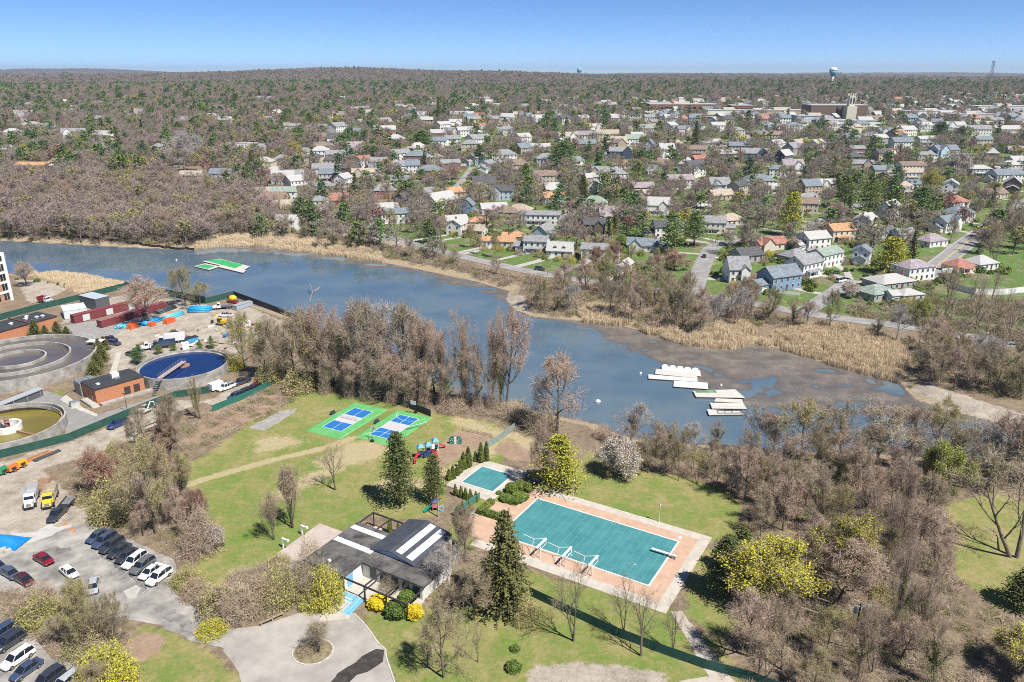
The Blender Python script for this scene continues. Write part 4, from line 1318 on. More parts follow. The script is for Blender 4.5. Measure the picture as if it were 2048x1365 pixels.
# --- sport courts
CGRN = M('court_green', (.085, .34, .095), .75, .06, .6, col2=(.13, .40, .15))
CBLU = M('court_blue', (.012, .14, .42), .7, .05)
CGRY = M('court_grey', (.47, .45, .47), .75, .05)
LINE = M('court_line', (.78, .80, .80), .7, .03)
COURT_ROT = math.atan2(12.3, 6.25)
def court(label, base, corners, hoops):
 cx_ = sum(p[0] for p in corners) / 4
 cy2 = sum(p[1] for p in corners) / 4
 t = thing('sport_court', label, 'court', (cx_, cy2, LAND), COURT_ROT)
 def loc(p):
  dx, dy = p[0] - cx_, p[1] - cy2
  return (dx * math.cos(COURT_ROT) + dy * math.sin(COURT_ROT), -dx * math.sin(COURT_ROT) + dy * math.cos(COURT_ROT))
 b = [loc(p) for p in base]
 x0, x1 = sum(sorted(p[0] for p in b)[:2]) / 2, sum(sorted(p[0] for p in b)[2:]) / 2
 y0, y1 = sum(sorted(p[1] for p in b)[:2]) / 2, sum(sorted(p[1] for p in b)[2:]) / 2
 MB().add([(x0, y0, 0), (x1, y0, 0), (x1, y1, 0), (x0, y1, 0), (x0 + .4, y0 + .4, .16), (x1 - .4, y0 + .4, .16), (x1 - .4, y1 - .4, .16), (x0 + .4, y1 - .4, .16)],
    [(4, 5, 6, 7), (0, 1, 5, 4), (1, 2, 6, 5), (2, 3, 7, 6), (3, 0, 4, 7)]).obj('base', CGRN, t)
 L_, W_ = 6.705, 3.05
 K = 2.13
 for sx in (-1, 1):
  for sy in (-1, 1):
   a, c = sorted((sx * K, sx * L_))
   d, e = sorted((sy * .03, sy * W_))
   MB().box(a, c, d, e, .16, .170).obj('service_box', CBLU, t)
 MB().box(-K, K, -W_, W_, .16, .169).obj('kitchen', CGRY, t)
 ln = MB()
 for y in (-W_, W_):
  ln.box(-L_ - .05, L_ + .05, y - .05, y + .05, .171, .178)
 for x in (-L_, L_):
  ln.box(x - .05, x + .05, -W_ + .05, W_ - .05, .171, .178)
 for s in (-1, 1):
  ln.box(min(s * K, s * L_), max(s * K, s * L_), -.04, .04, .171, .177)
  ln.box(s * K - .04, s * K + .04, -W_ + .05, W_ - .05, .179, .184)
 if hoops:
  for s in (-1, 1):
   arc = []
   cxh = s * (max(abs(x0), abs(x1)) - 1.3)
   for i in range(23):
    th = math.pi * (i / 22 - .5)
    arc.append((cxh - s * 3.9 * math.cos(th), 4.3 * math.sin(th)))
   o = link('arc_line', strip_mesh('arc_line', arc, .09, 0, LINE, lambda a, b: .186), t)
 ln.obj('court_lines', LINE, t)
 return t, x0, x1, y0, y1
WCORN = [(-49.31, 180.37), (-43.21, 192.37), (-37.57, 189.62), (-43.83, 177.55)]
WBASE = [(-53.4, 178.35), (-43.5, 196.4), (-33.85, 191.3), (-43.18, 173.65)]
ECORN = [(-36.3, 175.59), (-30.0, 187.9), (-24.57, 185.39), (-30.89, 173.08)]
EBASE = [(-39.75, 174.6), (-31.29, 191.1), (-21.0, 186.25), (-29.7, 169.9)]
c1, *_ = court('green and blue pickleball court with its net up, nearer the dirt yard', WBASE, WCORN, False)
c2, ex0, ex1, ey0, ey1 = court('green and blue court with white basketball arcs, nearer the creek', EBASE, ECORN, True)
def net(label, x, y, rot, z):
 t = thing('court_net', label, 'net', (x, y, z), rot)
 nm = M('net_mesh', (.05, .05, .055), .9, .1)
 for k in range(6):
  MB().box(-3.0, 3.0, -.008, .008, .1 + k * .13, .112 + k * .13).obj('net_cord', nm, t)
 MB().box(-3.05, 3.05, -.02, .02, .84, .9).obj('net_tape', LINE, t)
 for s in (-1, 1):
  MB().tube([(s * 3.1, 0, 0), (s * 3.1, 0, .95)], .04, 6).obj('post', WHITEP, t)
  MB().tube([(s * 3.1, -.5, .04), (s * 3.1, .5, .04)], .035, 5).obj('foot', WHITEP, t)
wc = (sum(p[0] for p in WCORN) / 4, sum(p[1] for p in WCORN) / 4)
net('low net strung across the court nearer the dirt yard', *wc, COURT_ROT + math.pi / 2, LAND + .18)
a, b = G(808, 863), G(856, 851)
net('portable net pushed aside at an angle off the court corner', (a[0] + b[0]) / 2, (a[1] + b[1]) / 2, math.atan2(b[1] - a[1], b[0] - a[0]), LAND + .1)
def hoop(label, qx, qy, face):
 x, y = G(qx, qy)
 t = thing('basketball_hoop', label, 'basketball hoop', (x, y, LAND + .16), face, 'basketball hoops')
 MB().box(-.9, -.2, -.45, .45, 0, .3).obj('base', BLACKM, t)
 MB().tube([(-.4, 0, .2), (-.4, 0, 2.4), (.35, 0, 3.2)], .08, 6).obj('pole', BLACKM, t)
 bd = MB().box(.35, .42, -.85, .85, 2.7, 3.75).obj('backboard', M('clear_board', (.62, .66, .68), .2), t)
 MB().lathe([(.22, 2.95), (.25, 2.95), (.25, 2.99), (.22, 2.99)], (.72, 0, 0), 14, close=True).obj('rim', M('orange_rim', (.6, .18, .04), .5), bd)
hoop('basketball hoop at the end of the court nearest the wood', 829, 828, COURT_ROT + math.pi)
hoop('basketball hoop at the end of the court nearest the clubhouse', 747, 882, COURT_ROT)
for i, (qx, qy) in enumerate([(666, 829), (754, 846)]):
 x, y = G(qx, qy)
 t = thing('bench', ['dark bench beside the court nearer the dirt yard', 'dark bench between the two sport courts'][i], 'bench', (x, y, LAND), COURT_ROT, 'court benches')
 dm = M('bench_paint', (.03, .05, .085), .6)
 MB().box(-.95, .95, -.25, .25, .42, .48).obj('seat', dm, t)
 MB().box(-.95, .95, .22, .28, .5, .95).obj('backrest', dm, t)
 for s in (-.8, .8):
  MB().box(s - .05, s + .05, -.22, .27, 0, .42).obj('leg', dm, t)
# --- playground
RED = M('play_red', (.58, .03, .075), .4, .05)
BLU = M('play_blue', (.02, .24, .55), .4, .05)
NAVY = M('play_navy', (.03, .05, .16), .5, .08)
GRN = M('play_green', (.02, .17, .12), .5, .08)
x, y = G(855, 912)
t = thing('play_tower', 'playground tower with three blue roofs and red slides', 'playground', (x, y, LAND), R(20))
for i, (dx, dy) in enumerate([(-1.7, -.5), (.3, -.2), (2.4, 1.4)]):
 for a in (-.6, .6):
  for b in (-.6, .6):
   MB().tube([(dx + a, dy + b, 0), (dx + a, dy + b, 3.1)], .06, 6).obj('post', WHITEP if i == 2 else NAVY, t)
 MB().box(dx - .65, dx + .65, dy - .65, dy + .65, 1.35, 1.45).obj('platform', NAVY, t)
 MB().add([(dx - .85, dy - .85, 3.0), (dx + .85, dy - .85, 3.0), (dx + .85, dy + .85, 3.0), (dx - .85, dy + .85, 3.0), (dx - .3, dy, 3.7), (dx + .3, dy, 3.7)],
    [(3, 2, 1, 0), (0, 1, 5, 4), (2, 3, 4, 5), (1, 2, 5), (3, 0, 4)]).obj('canopy', BLU, t)
def slide(t, pts, w=.5, mat=None):
 mb = MB()
 P = [Vector(p) for p in pts]
 for a_, b_ in zip(P[:-1], P[1:]):
  d = (b_ - a_).normalized()
  n = Vector((-d.y, d.x, 0)).normalized() * w / 2
  up = Vector((0, 0, .28))
  for q, rr in ((n, 1), (-n, -1)):
   mb.add([a_ + q, b_ + q, b_ + q + up, a_ + q + up, a_ + q * .86, b_ + q * .86, b_ + q * .86 + up, a_ + q * .86 + up], [(0, 1, 2, 3), (7, 6, 5, 4), (3, 2, 6, 7), (0, 4, 5, 1)])
  mb.add([a_ + n, b_ + n, b_ - n, a_ - n], [(3, 2, 1, 0)])
  mb.add([a_ + n - up * .2, b_ + n - up * .2, b_ - n - up * .2, a_ - n - up * .2], [(0, 1, 2, 3)])
 return mb.obj('slide', mat or RED, t)
slide(t, [(-2.2, -.8, 1.5), (-2.9, -1.4, 1.2), (-3.4, -2.0, .7), (-3.7, -2.6, .3), (-3.8, -3.1, .25)])
slide(t, [(.8, -.7, 1.5), (1.4, -1.3, 1.35), (1.7, -2.1, .9), (1.5, -2.9, .4), (1.2, -3.4, .25)], .55)
slide(t, [(3.0, 1.9, 1.6), (3.7, 2.2, 1.3), (4.6, 2.5, .5), (5.2, 2.7, .3)])
MB().box(-1.2, .8, -.9, -.75, .2, 1.35).obj('climbing_panel', NAVY, t)
MB().box(.9, 1.9, .2, 1.0, 1.5, 2.3).obj('bridge_panel', WHITEP, t)
x, y = G(911, 888)
t = thing('climbing_wall', 'pair of curved dark green climbing panels on the bare playground soil', 'climbing wall', (x, y, LAND), R(-5))
for s in (-1, 1):
 pr = [(s * (.35 + .0), 0), (s * .35, 1.9), (s * .75, 2.1), (s * 1.35, 1.8), (s * 1.6, 1.2), (s * 1.45, 0)]
 if s < 0:
  pr = pr[::-1]
 p_ = MB().xprism(pr[::-1], -.15, .15).obj('panel', GRN, t)
 for k in range(8):
  h = MB().box(-.07, .07, -.05, 0, -.07, .07).obj('handhold', WHITEP, p_)
  h.location = (s * random.uniform(.5, 1.3), -.15, random.uniform(.3, 1.7))
MB().box(-.3, .3, -.08, .08, .02, 1.7).obj('ladder', WHITEP, t)
x, y = G(870, 1020)
t = thing('toddler_slide', 'small plastic play set with green slide and pink and blue panels', 'play set', (x, y, LAND), R(10))
slide(t, [(-.6, -.2, 1.3), (-1.5, -.5, .8), (-2.4, -.8, .2)], .6, M('play_teal', (.01, .28, .22), .4))
MB().box(-.5, .7, -.5, .5, .7, .8).obj('platform', NAVY, t)
for a, b in ((-.5, -.5), (.7, -.5), (-.5, .5), (.7, .5)):
 MB().tube([(a, b, 0), (a, b, 2.2)], .06, 6).obj('post', M('play_pink', (.62, .16, .22), .45), t)
MB().lathe([(.45, 0), (.62, 0), (.62, .35), (.45, .35)], (0, 0, 0), 16, close=True).obj('crawl_ring', M('play_sky', (.22, .42, .68), .4), t).matrix_basis = Matrix.Translation((1.3, -.5, .7)) @ Matrix.Rotation(R(80), 4, 'X')
MB().box(-.45, .65, -.55, -.5, .8, 1.5).obj('panel', M('play_pink', (.62, .16, .22), .45), t)
MB().add([(-.7, -.7, 2.1), (.9, -.7, 2.1), (.9, .7, 2.1), (-.7, .7, 2.1), (.1, 0, 2.6)], [(3, 2, 1, 0), (0, 1, 4), (1, 2, 4), (2, 3, 4), (3, 0, 4)]).obj('canopy', NAVY, t)
x, y = G(877, 1034)
t = thing('utility_pole', 'tall pinkish wooden pole standing beside the small play set', 'pole', (x, y, LAND))
MB().lathe([(.16, 0), (.14, 3), (.11, 5.4)], k=8).obj('shaft', M('pink_wood', (.46, .30, .25), .85, .1), t)
# --- fences
def fence(name, label, pts, h, step, panel, post, cat='fence', gapz=.05, thick=.05, group=None, wob=0.0, zf=None, rail=True):
 t = thing(name, label, cat, (pts[0][0], pts[0][1], LAND), 0, group)
 P = resample(pts, step)
 rr = random.Random(len(P))
 zf = zf or (lambda x, y: LAND)
 for i, (a, b) in enumerate(zip(P[:-1], P[1:])):
  dx, dy = b[0] - a[0], b[1] - a[1]
  l = math.hypot(dx, dy)
  dz = zf(*a) - LAND
  if panel is not None:
   mb = MB().box(0.04, l - .04, -thick / 2, thick / 2, gapz, h - rr.uniform(0, wob))
   mb.obj('panel', panel, t).matrix_basis = Matrix.Translation((a[0] - pts[0][0], a[1] - pts[0][1], dz)) @ Matrix.Rotation(math.atan2(dy, dx), 4, 'Z')
  else:
   mb = MB()
   for zz in (.05, h / 2, h - .04):
    mb.box(0, l, -.015, .015, zz, zz + .03)
   for k in range(int(l / .25)):
    mb.box(k * .25, k * .25 + .012, -.006, .006, .05, h)
   mb.obj('panel', post, t).matrix_basis = Matrix.Translation((a[0] - pts[0][0], a[1] - pts[0][1], dz)) @ Matrix.Rotation(math.atan2(dy, dx), 4, 'Z')
  MB().tube([(0, 0, -.2), (0, 0, h + .08)], .045, 5).obj('post', post, t).location = (a[0] - pts[0][0], a[1] - pts[0][1], dz)
 return t
fence('screen_fence', 'long dark green screened fence below the pool lawn', px((1060, 1192), (1130, 1225), (1230, 1272), (1330, 1310), (1410, 1338), (1500, 1362), (1560, 1385)), 1.8, 3.0, GRNSCR, GRNPOST)
fence('screen_fence', 'short green screened fence beside the row of cypress shrubs', px((908, 1033), (935, 1017), (960, 1000)), 1.9, 2.0, M('teal_screen', (.05, .2, .16), .8, .15), GALV)
fence('wire_fence', 'thin wire fence along the near edge of the small pool', px((893, 975), (925, 983), (960, 1000)), 1.3, 2.2, None, GALV)
fence('screen_fence', 'grey-green mesh fence running from the cypress shrubs towards the creek', px((945, 925), (975, 897), (1005, 878), (1030, 858)), 1.8, 2.5, M('grey_screen', (.22, .28, .26), .8, .25, 2), GALV)
fence('wire_fence', 'dark mesh fence behind the basketball end of the courts', px((790, 808), (820, 818), (862, 834)), 2.0, 2.5, M('dark_mesh', (.04, .05, .045), .9, .3, 3), BLACKM)
fence('split_rail_fence', 'low dark rail fence along the bank above the playground', px((925, 862), (955, 868), (985, 876)), .9, 2.2, None, TIMB)
# ------------------------------------------------------------------ vehicles
GLASS = M('vehicle_glass', (.015, .02, .028), .08, .1, spec=.8)
TYRE = M('tyre_rubber', (.018, .018, .018), .9, .1)
RIM = M('wheel_rim', (.45, .46, .47), .35, .05, metal=.8)
HEADL = M('headlamp', (.75, .76, .76), .15, .03)
TAILL = M('tail_lamp', (.35, .01, .012), .25, .05)
TRIM = M('dark_trim', (.03, .03, .032), .6, .1)
def paint(name, col, rough=.28):
 return M('paint_' + name, col, rough, .03, 1.0, coat=1.0)
PAINT = dict(white=paint('white', (.76, .76, .75)), black=paint('black', (.035, .042, .056)), navy=paint('navy', (.045, .068, .13)), blue=paint('blue', (.02, .045, .14)), red=paint('red', (.22, .012, .025)),
    silver=paint('silver', (.40, .42, .44)), grey=paint('grey', (.12, .13, .145)), maroon=paint('maroon', (.075, .018, .02)), yellow=paint('yellow', (.72, .55, .02)), slate=paint('slate', (.07, .095, .15)),
    orange=paint('orange', (.75, .19, .025)), green=paint('green', (.03, .26, .10)), tan=paint('tan', (.42, .36, .28)))
CARK = dict(sedan=dict(L=4.75, W=1.84, H=1.45, belt=.92, hood=.88, x=(-1.75, -1.05, .45, 1.25), trunk=.98),
   suv=dict(L=4.95, W=1.95, H=1.80, belt=1.10, hood=1.08, x=(-2.42, -2.15, .55, 1.25), trunk=1.1),
   wagon=dict(L=4.7, W=1.88, H=1.62, belt=1.0, hood=.98, x=(-2.25, -1.75, .55, 1.35), trunk=1.05),
   pickup=dict(L=5.7, W=1.98, H=1.86, belt=1.15, hood=1.12, x=(-.75, -.6, .75, 1.35), trunk=1.15),
   van=dict(L=5.6, W=2.0, H=2.3, belt=1.25, hood=1.05, x=(-2.75, -2.7, 1.2, 1.9), trunk=1.25))
CARM = {}
def car_meshes(kind):
 if kind in CARM:
  return CARM[kind]
 c = CARK[kind]
 L, W, H, b, hd = c['L'], c['W'] / 2, c['H'], c['belt'], c['hood']
 x1, x1r, x2r, x2 = c['x']
 st = [(-L / 2, .86, .45, c['trunk'] - .12), (-L / 2 + .12, .97, .32, c['trunk']), (x1, 1.0, .28, b if kind != 'sedan' else c['trunk']), (0, 1.0, .26, b), (x2, 1.0, .28, b - .01), (L / 2 - .75, .98, .28, hd - .05), (L / 2 - .15, .9, .34, hd - .18), (L / 2, .72, .45, hd - .32)]
 V, Fc = [], []
 for x, s, zb, zt in st:
  w = W * s
  V += [(x, -w * .9, zb), (x, -w, zb + .16), (x, -w * .985, zt - .10), (x, -w * .88, zt), (x, w * .88, zt), (x, w * .985, zt - .10), (x, w, zb + .16), (x, w * .9, zb)]
 k = 8
 for i in range(len(st) - 1):
  for j in range(k):
   Fc.append((i * k + j, (i + 1) * k + j, (i + 1) * k + (j + 1) % k, i * k + (j + 1) % k))
 Fc.append(tuple(range(k)))
 Fc.append(tuple(range(len(st) * k - 1, (len(st) - 1) * k - 1, -1)))
 mb = MB().add(V, [f[::-1] for f in Fc])
 if kind == 'pickup':
  mb.box(-L / 2 + .12, x1 - .06, -W + .16, W - .16, b - .005, b + .004, 1)
  for s in (-1, 1):
   mb.box(-L / 2 + .05, x1 - .03, s * (W - .1) - .06, s * (W - .1) + .06, b - .05, b + .10)
  mb.box(-L / 2 + .02, -L / 2 + .1, -W + .15, W - .15, b - .05, b + .1)
 # roof and pillars
 wr, wb = W * .74, W * .90
 zr = H - .05
 mb.add([(x1r, -wr, zr), (x2r, -wr, zr), (x2r, wr, zr), (x1r, wr, zr), (x1r + .06, -wr + .12, H), (x2r - .1, -wr + .12, H), (x2r - .1, wr - .12, H), (x1r + .06, wr - .12, H)],
   [(4, 5, 6, 7), (0, 1, 5, 4), (1, 2, 6, 5), (2, 3, 7, 6), (3, 0, 4, 7), (3, 2, 1, 0)])
 for s in (-1, 1):
  for (xa, xb) in ((x1, x1r), (x2, x2r), ((x1 + x2) / 2 - .1, (x1r + x2r) / 2 - .1)):
   mb.tube([(xa, s * wb, b - .02), (xb, s * wr, zr)], .055, 4)
  mb.box((x1r + x2r) / 2 - .9, (x1r + x2r) / 2 + .8, s * wr - .03 - .02 * s, s * wr + .03 - .02 * s, H - .02, H + .05, 1)
 body = mb.mesh('body', [PAINT['white'], TRIM])
 e = .025
 ws = MB().add([(x2 + e, -wb * .96, b), (x2 + e, wb * .96, b), (x2r + e, wr * .96, zr), (x2r + e, -wr * .96, zr)], [(0, 1, 2, 3)]).mesh('windscreen', GLASS)
 rw = MB().add([(x1 - e, wb * .96, b), (x1 - e, -wb * .96, b), (x1r - e, -wr * .96, zr), (x1r - e, wr * .96, zr)], [(0, 1, 2, 3)]).mesh('rear_window', GLASS)
 sw = []
 for s in (-1, 1):
  q = [(x1 + .05, s * (wb + .01), b), (x2 - .05, s * (wb + .01), b), (x2r, s * (wr + .01), zr - .02), (x1r, s * (wr + .01), zr - .02)]
  sw.append(MB().add(q, [(0, 1, 2, 3) if s < 0 else (3, 2, 1, 0)]).mesh('side_window', GLASS))
 wm = MB()
 pr = [(.18, -.11), (.33, -.12), (.36, -.09), (.36, .09), (.33, .12), (.18, .11)]
 wm.lathe([(r_, z_) for r_, z_ in pr], k=12)
 wm.lathe([(.01, .125), (.19, .13)], k=12, m=1)
 wm.lathe([(.19, -.13), (.01, -.125)], k=12, m=1)
 wheel = wm.mesh('wheel', [TYRE, RIM])
 hl = MB().box(-.16, .05, -.2, .2, -.07, .07).mesh('headlight', HEADL)
 tl = MB().box(-.05, .08, -.14, .14, -.12, .12).mesh('tail_light', TAILL)
 CARM[kind] = (body, ws, rw, sw, wheel, hl, tl)
 return CARM[kind]
def car_at(kind, x, y, rot, color, label, group=None, z=LAND, cat=None, name=None):
 c = CARK[kind]
 L, W = c['L'], c['W'] / 2
 body, ws, rw, sw, wheel, hl, tl = car_meshes(kind)
 t = thing(name or {'sedan': 'parked_car', 'suv': 'parked_suv', 'wagon': 'parked_suv', 'pickup': 'pickup_truck', 'van': 'parked_van'}[kind], label, cat or {'sedan': 'car', 'suv': 'SUV', 'wagon': 'SUV', 'pickup': 'pickup', 'van': 'van'}[kind], (x, y, z + .03), rot, group)
 o = link('body', body, t)
 o.material_slots[0].link = 'OBJECT'
 o.material_slots[0].material = PAINT[color]
 link('windscreen', ws, t)
 link('rear_window', rw, t)
 for m in sw:
  link('side_window', m, t)
 for sx in (-1, 1):
  for sy in (-1, 1):
   o = link('wheel', wheel, t, (sx * L * .305 + .03, sy * (W - .1), .36))
   o.rotation_euler = (math.pi / 2, 0, 0)
 for sy in (-1, 1):
  link('headlight', hl, t, (L / 2 - .16, sy * (W * .66), c['hood'] - .30))
  link('tail_light', tl, t, (-L / 2 + .03, sy * (W * .74), c['trunk'] - .18))
 return t
def head(a, b):
 """heading of something whose rear shows at a and whose front shows at b"""
 p, q = G(*a), G(*b)
 return math.atan2(q[1] - p[1], q[0] - p[0])
def car(kind, qx, qy, rot, color, label, group=None, **k):
 x, y = G(qx, qy)
 return car_at(kind, x, y, rot, color, label, group, **k)
ROW = head((343, 1133), (296, 1168))
a, b = G(196, 1078), G(319, 1160)
for i, (k, c, lab) in enumerate([('sedan', 'navy', 'navy sedan at the far end of the long parked row'), ('suv', 'navy', 'navy SUV, second from the far end of the long parked row'), ('suv', 'black', 'black SUV, third from the far end of the long parked row'),
         ('sedan', 'black', 'black sedan, fourth in the long parked row'), ('sedan', 'black', 'black sedan just behind the white SUV in the parked row'), ('suv', 'white', 'white SUV with roof rails in the middle of the parked row'),
         ('suv', 'grey', 'dark grey SUV between white cars in the parked row'), ('sedan', 'white', 'white sedan, second from the near end of the parked row'), ('suv', 'white', 'white SUV at the near end of the parked row')]):
 f = i / 8
 car_at(k, a[0] + (b[0] - a[0]) * f, a[1] + (b[1] - a[1]) * f, ROW + R(random.uniform(-2, 2)), c, lab, 'cars in the long row by the brush', z=LAND + .02)
DIAG = head((72, 1111), (106, 1131))
LOTG = 'cars scattered in the worn lot'
car('sedan', 89, 1124, DIAG, 'red', 'dark red sedan alone in the worn parking lot', LOTG)
car('sedan', 140, 1150, DIAG - .1, 'white', 'white sedan beside the budding trees in the worn lot', LOTG)
car('sedan', 188, 1178, head((190, 1165), (187, 1186)), 'silver', 'silver sedan half hidden by bare twigs in the worn lot', LOTG)
car('sedan', 22, 1152, DIAG, 'slate', 'slate blue sedan at the edge of the worn lot', LOTG)
car('sedan', 50, 1165, DIAG, 'maroon', 'dark maroon car beside the rust-coloured bank in the worn lot', LOTG)
car('sedan', -4, 1138, DIAG, 'slate', 'blue-grey car cut by the picture edge in the worn lot', LOTG)
ROW2 = head((66, 1300), (8, 1340))
LG2 = 'cars in the bottom corner lot'
car('suv', 2, 1275, ROW2, 'navy', 'navy SUV at the top of the corner lot', LG2)
car('suv', 20, 1291, ROW2, 'black', 'black SUV above the white one in the corner lot', LG2)
car('suv', 36, 1324, ROW2, 'white', 'white SUV in the corner lot', LG2)
car('sedan', 54, 1346, ROW2, 'navy', 'dark blue sedan below the white SUV in the corner lot', LG2)
car('suv', 97, 1366, ROW2, 'black', 'black SUV at the bottom edge of the corner lot', LG2)
car('suv', 133, 1374, ROW2, 'silver', 'silver SUV with roof bars at the bottom edge of the corner lot', LG2)
def truck(name, label, qx, qy, rot, cabc, bodyc, L=7.5, W=2.4, hood=True, bed='dump', cat='truck', bedh=1.5):
 x, y = G(qx, qy)
 t = thing(name, label, cat, (x, y, LAND + .03), rot)
 w = W / 2
 MB().box(-L / 2, L / 2 - .3, -w * .45, w * .45, .6, .85).obj('chassis', TRIM, t)
 fx = L / 2
 c = MB()
 if hood:
  c.add([(fx - 1.5, -w * .8, .7), (fx, -w * .7, .7), (fx, w * .7, .7), (fx - 1.5, w * .8, .7), (fx - 1.5, -w * .75, 1.75), (fx - .1, -w * .62, 1.5), (fx - .1, w * .62, 1.5), (fx - 1.5, w * .75, 1.75)],
    [(3, 2, 1, 0), (4, 5, 6, 7), (0, 1, 5, 4), (1, 2, 6, 5), (2, 3, 7, 6), (3, 0, 4, 7)])
  cx0, cx1 = fx - 3.0, fx - 1.5
 else:
  cx0, cx1 = fx - 1.9, fx - .05
 c.box(cx0, cx1, -w * .9, w * .9, .75, 1.7)
 c.add([(cx0, -w * .9, 1.7), (cx1, -w * .9, 1.7), (cx1, w * .9, 1.7), (cx0, w * .9, 1.7), (cx0 + .05, -w * .82, 2.55), (cx1 - .3, -w * .82, 2.55), (cx1 - .3, w * .82, 2.55), (cx0 + .05, w * .82, 2.55)],
   [(4, 5, 6, 7), (0, 1, 5, 4), (1, 2, 6, 5), (2, 3, 7, 6), (3, 0, 4, 7)])
 c.obj('cab', PAINT[cabc], t)
 MB().add([(cx1 + .02, -w * .8, 1.75), (cx1 + .02, w * .8, 1.75), (cx1 - .27, w * .74, 2.45), (cx1 - .27, -w * .74, 2.45)], [(0, 1, 2, 3)]).obj('windscreen', GLASS, t)
 for s in (-1, 1):
  MB().add([(cx0 + .25, s * (w * .9 + .01), 1.75), (cx1 - .1, s * (w * .9 + .01), 1.75), (cx1 - .35, s * (w * .83 + .01), 2.42), (cx0 + .25, s * (w * .83 + .01), 2.42)], [(0, 1, 2, 3) if s < 0 else (3, 2, 1, 0)]).obj('side_window', GLASS, t)
  MB().box(fx - .12, fx + .02, s * w * .5 - .14, s * w * .5 + .14, .95, 1.15).obj('headlight', HEADL, t)
 MB().box(fx - .02, fx + .12, -w * .85, w * .85, .45, .75).obj('bumper', TRIM, t)
 if hood:
  MB().box(fx - .08, fx + .01, -w * .38, w * .38, .85, 1.45).obj('grille', RIM, t)
 b0, b1 = -L / 2, cx0 - .15
 bm = PAINT[bodyc]
 if bed == 'dump':
  m = MB().box(b0, b1, -w, w, .95, 1.05)
  for s in (-1, 1):
   m.box(b0, b1, s * (w - .05) - .05, s * (w - .05) + .05, 1.05, 1.05 + bedh)
  m.box(b1 - .1, b1, -w + .1, w - .1, 1.05, 1.25 + bedh).box(b0, b0 + .1, -w + .1, w - .1, 1.05, .95 + bedh)
  m.obj('dump_bed', bm, t)
 elif bed == 'box':
  MB().box(b0, b1, -w, w, .95, 3.3).obj('cargo_box', bm, t)
 elif bed == 'flat':
  MB().box(b0, b1, -w, w, .95, 1.1).obj('flatbed', bm, t)
 else:
  m = MB().box(b0, b1, -w, w, .7, 1.0)
  for s in (-1, 1):
   m.box(b0, b1, min(s * w, s * (w - .45)), max(s * w, s * (w - .45)), 1.0, 1.75)
  m.obj('utility_body', bm, t)
 wh = car_meshes('pickup')[4]
 for xx in (fx - 1.1, -L / 2 + 1.0, -L / 2 + 2.15):
  for s in (-1, 1):
   o = link('wheel', wh, t, (xx, s * (w - .12), .48), 0, (1.35, 1.35, 1.6))
   o.rotation_euler = (math.pi / 2, 0, 0)
 return t
truck('dump_truck', 'white dump truck with a grey hood facing out of the yard', 64, 1004, head((70, 985), (62, 1012)), 'white', 'silver', bed='dump')
truck('dump_truck', 'bright yellow dump truck beside the white truck', 101, 1003, head((108, 985), (99, 1012)), 'yellow', 'tan', bed='dump')
car('pickup', 116, 1034, head((132, 1018), (106, 1044)), 'black', 'black pickup truck towing a trailer in the yard', cat='pickup')
def trailer(label, qx, qy, rot, L, W, mat, wood=True, z=.75):
 x, y = G(qx, qy)
 t = thing('flatbed_trailer', label, 'trailer', (x, y, LAND + .02), rot)
 MB().box(-L / 2, L / 2, -W / 2, W / 2, z, z + .14).obj('deck', mat, t)
 for s in (-1, 1):
  MB().box(-L / 2, L / 2, s * W / 2 - .05, s * W / 2 + .05, z + .14, z + .45).obj('side_rail', TRIM, t)
 MB().add([(L / 2, -W * .35, z), (L / 2, W * .35, z), (L / 2 + 1.3, .06, z - .1), (L / 2 + 1.3, -.06, z - .1)], [(0, 1, 2, 3)]).tube([(L / 2 - .2, 0, z), (L / 2 + 1.5, 0, z - .1)], .06, 5).obj('tongue', TRIM, t)
 for xx in (-.55, .4):
  for s in (-1, 1):
   o = link('wheel', car_meshes('sedan')[4], t, (xx - .4, s * (W / 2 + .05), .36))
   o.rotation_euler = (math.pi / 2, 0, 0)
 return t
trailer('dark flatbed trailer hitched behind the black pickup', 136, 1012, head((146, 1000), (126, 1024)), 4.6, 2.1, M('steel_deck', (.17, .175, .18), .7, .2, 2))
RUST = M('rusty_steel', (.22, .125, .075), .85, .3, 1.5, col2=(.34, .21, .13))
x, y = G(84, 972)
t = thing('steel_plate_trailer', 'rust-brown steel plates stacked on the ground behind the trucks', 'steel plates', (x, y, LAND), head((70, 992), (96, 958)))
for k in range(3):
 MB().box(-2.9 + k * .2, 2.9 - k * .1, -1.4 + k * .15, 1.3, .05 + k * .2, .2 + k * .2).obj('plate', RUST, t)
def generator(label, qx, qy, mat):
 x, y = G(qx, qy)
 t = thing('towed_compressor', label, 'compressor', (x, y, LAND), head((10, 935), (40, 948)) + R(90), 'towed compressors in the yard')
 MB().add([(-1.1, -.7, .5), (1.1, -.7, .5), (1.1, .7, .5), (-1.1, .7, .5), (-1.1, -.65, 1.5), (.8, -.65, 1.7), (.8, .65, 1.7), (-1.1, .65, 1.5)],
    [(3, 2, 1, 0), (4, 5, 6, 7), (0, 1, 5, 4), (1, 2, 6, 5), (2, 3, 7, 6), (3, 0, 4, 7)]).obj('housing', mat, t)
 MB().tube([(-1.1, 0, .5), (-2.2, 0, .45)], .06, 5).obj('drawbar', TRIM, t)
 for s in (-1, 1):
  o = link('wheel', car_meshes('sedan')[4], t, (0, s * .75, .36))
  o.rotation_euler = (math.pi / 2, 0, 0)
 MB().box(-.6, .5, -.72, -.70, .7, 1.3).obj('louvre_panel', TRIM, t)
generator('green towed compressor at the picture edge of the yard', 8, 948, PAINT['green'])
generator('orange towed compressor between the green and yellow ones', 27, 943, PAINT['orange'])
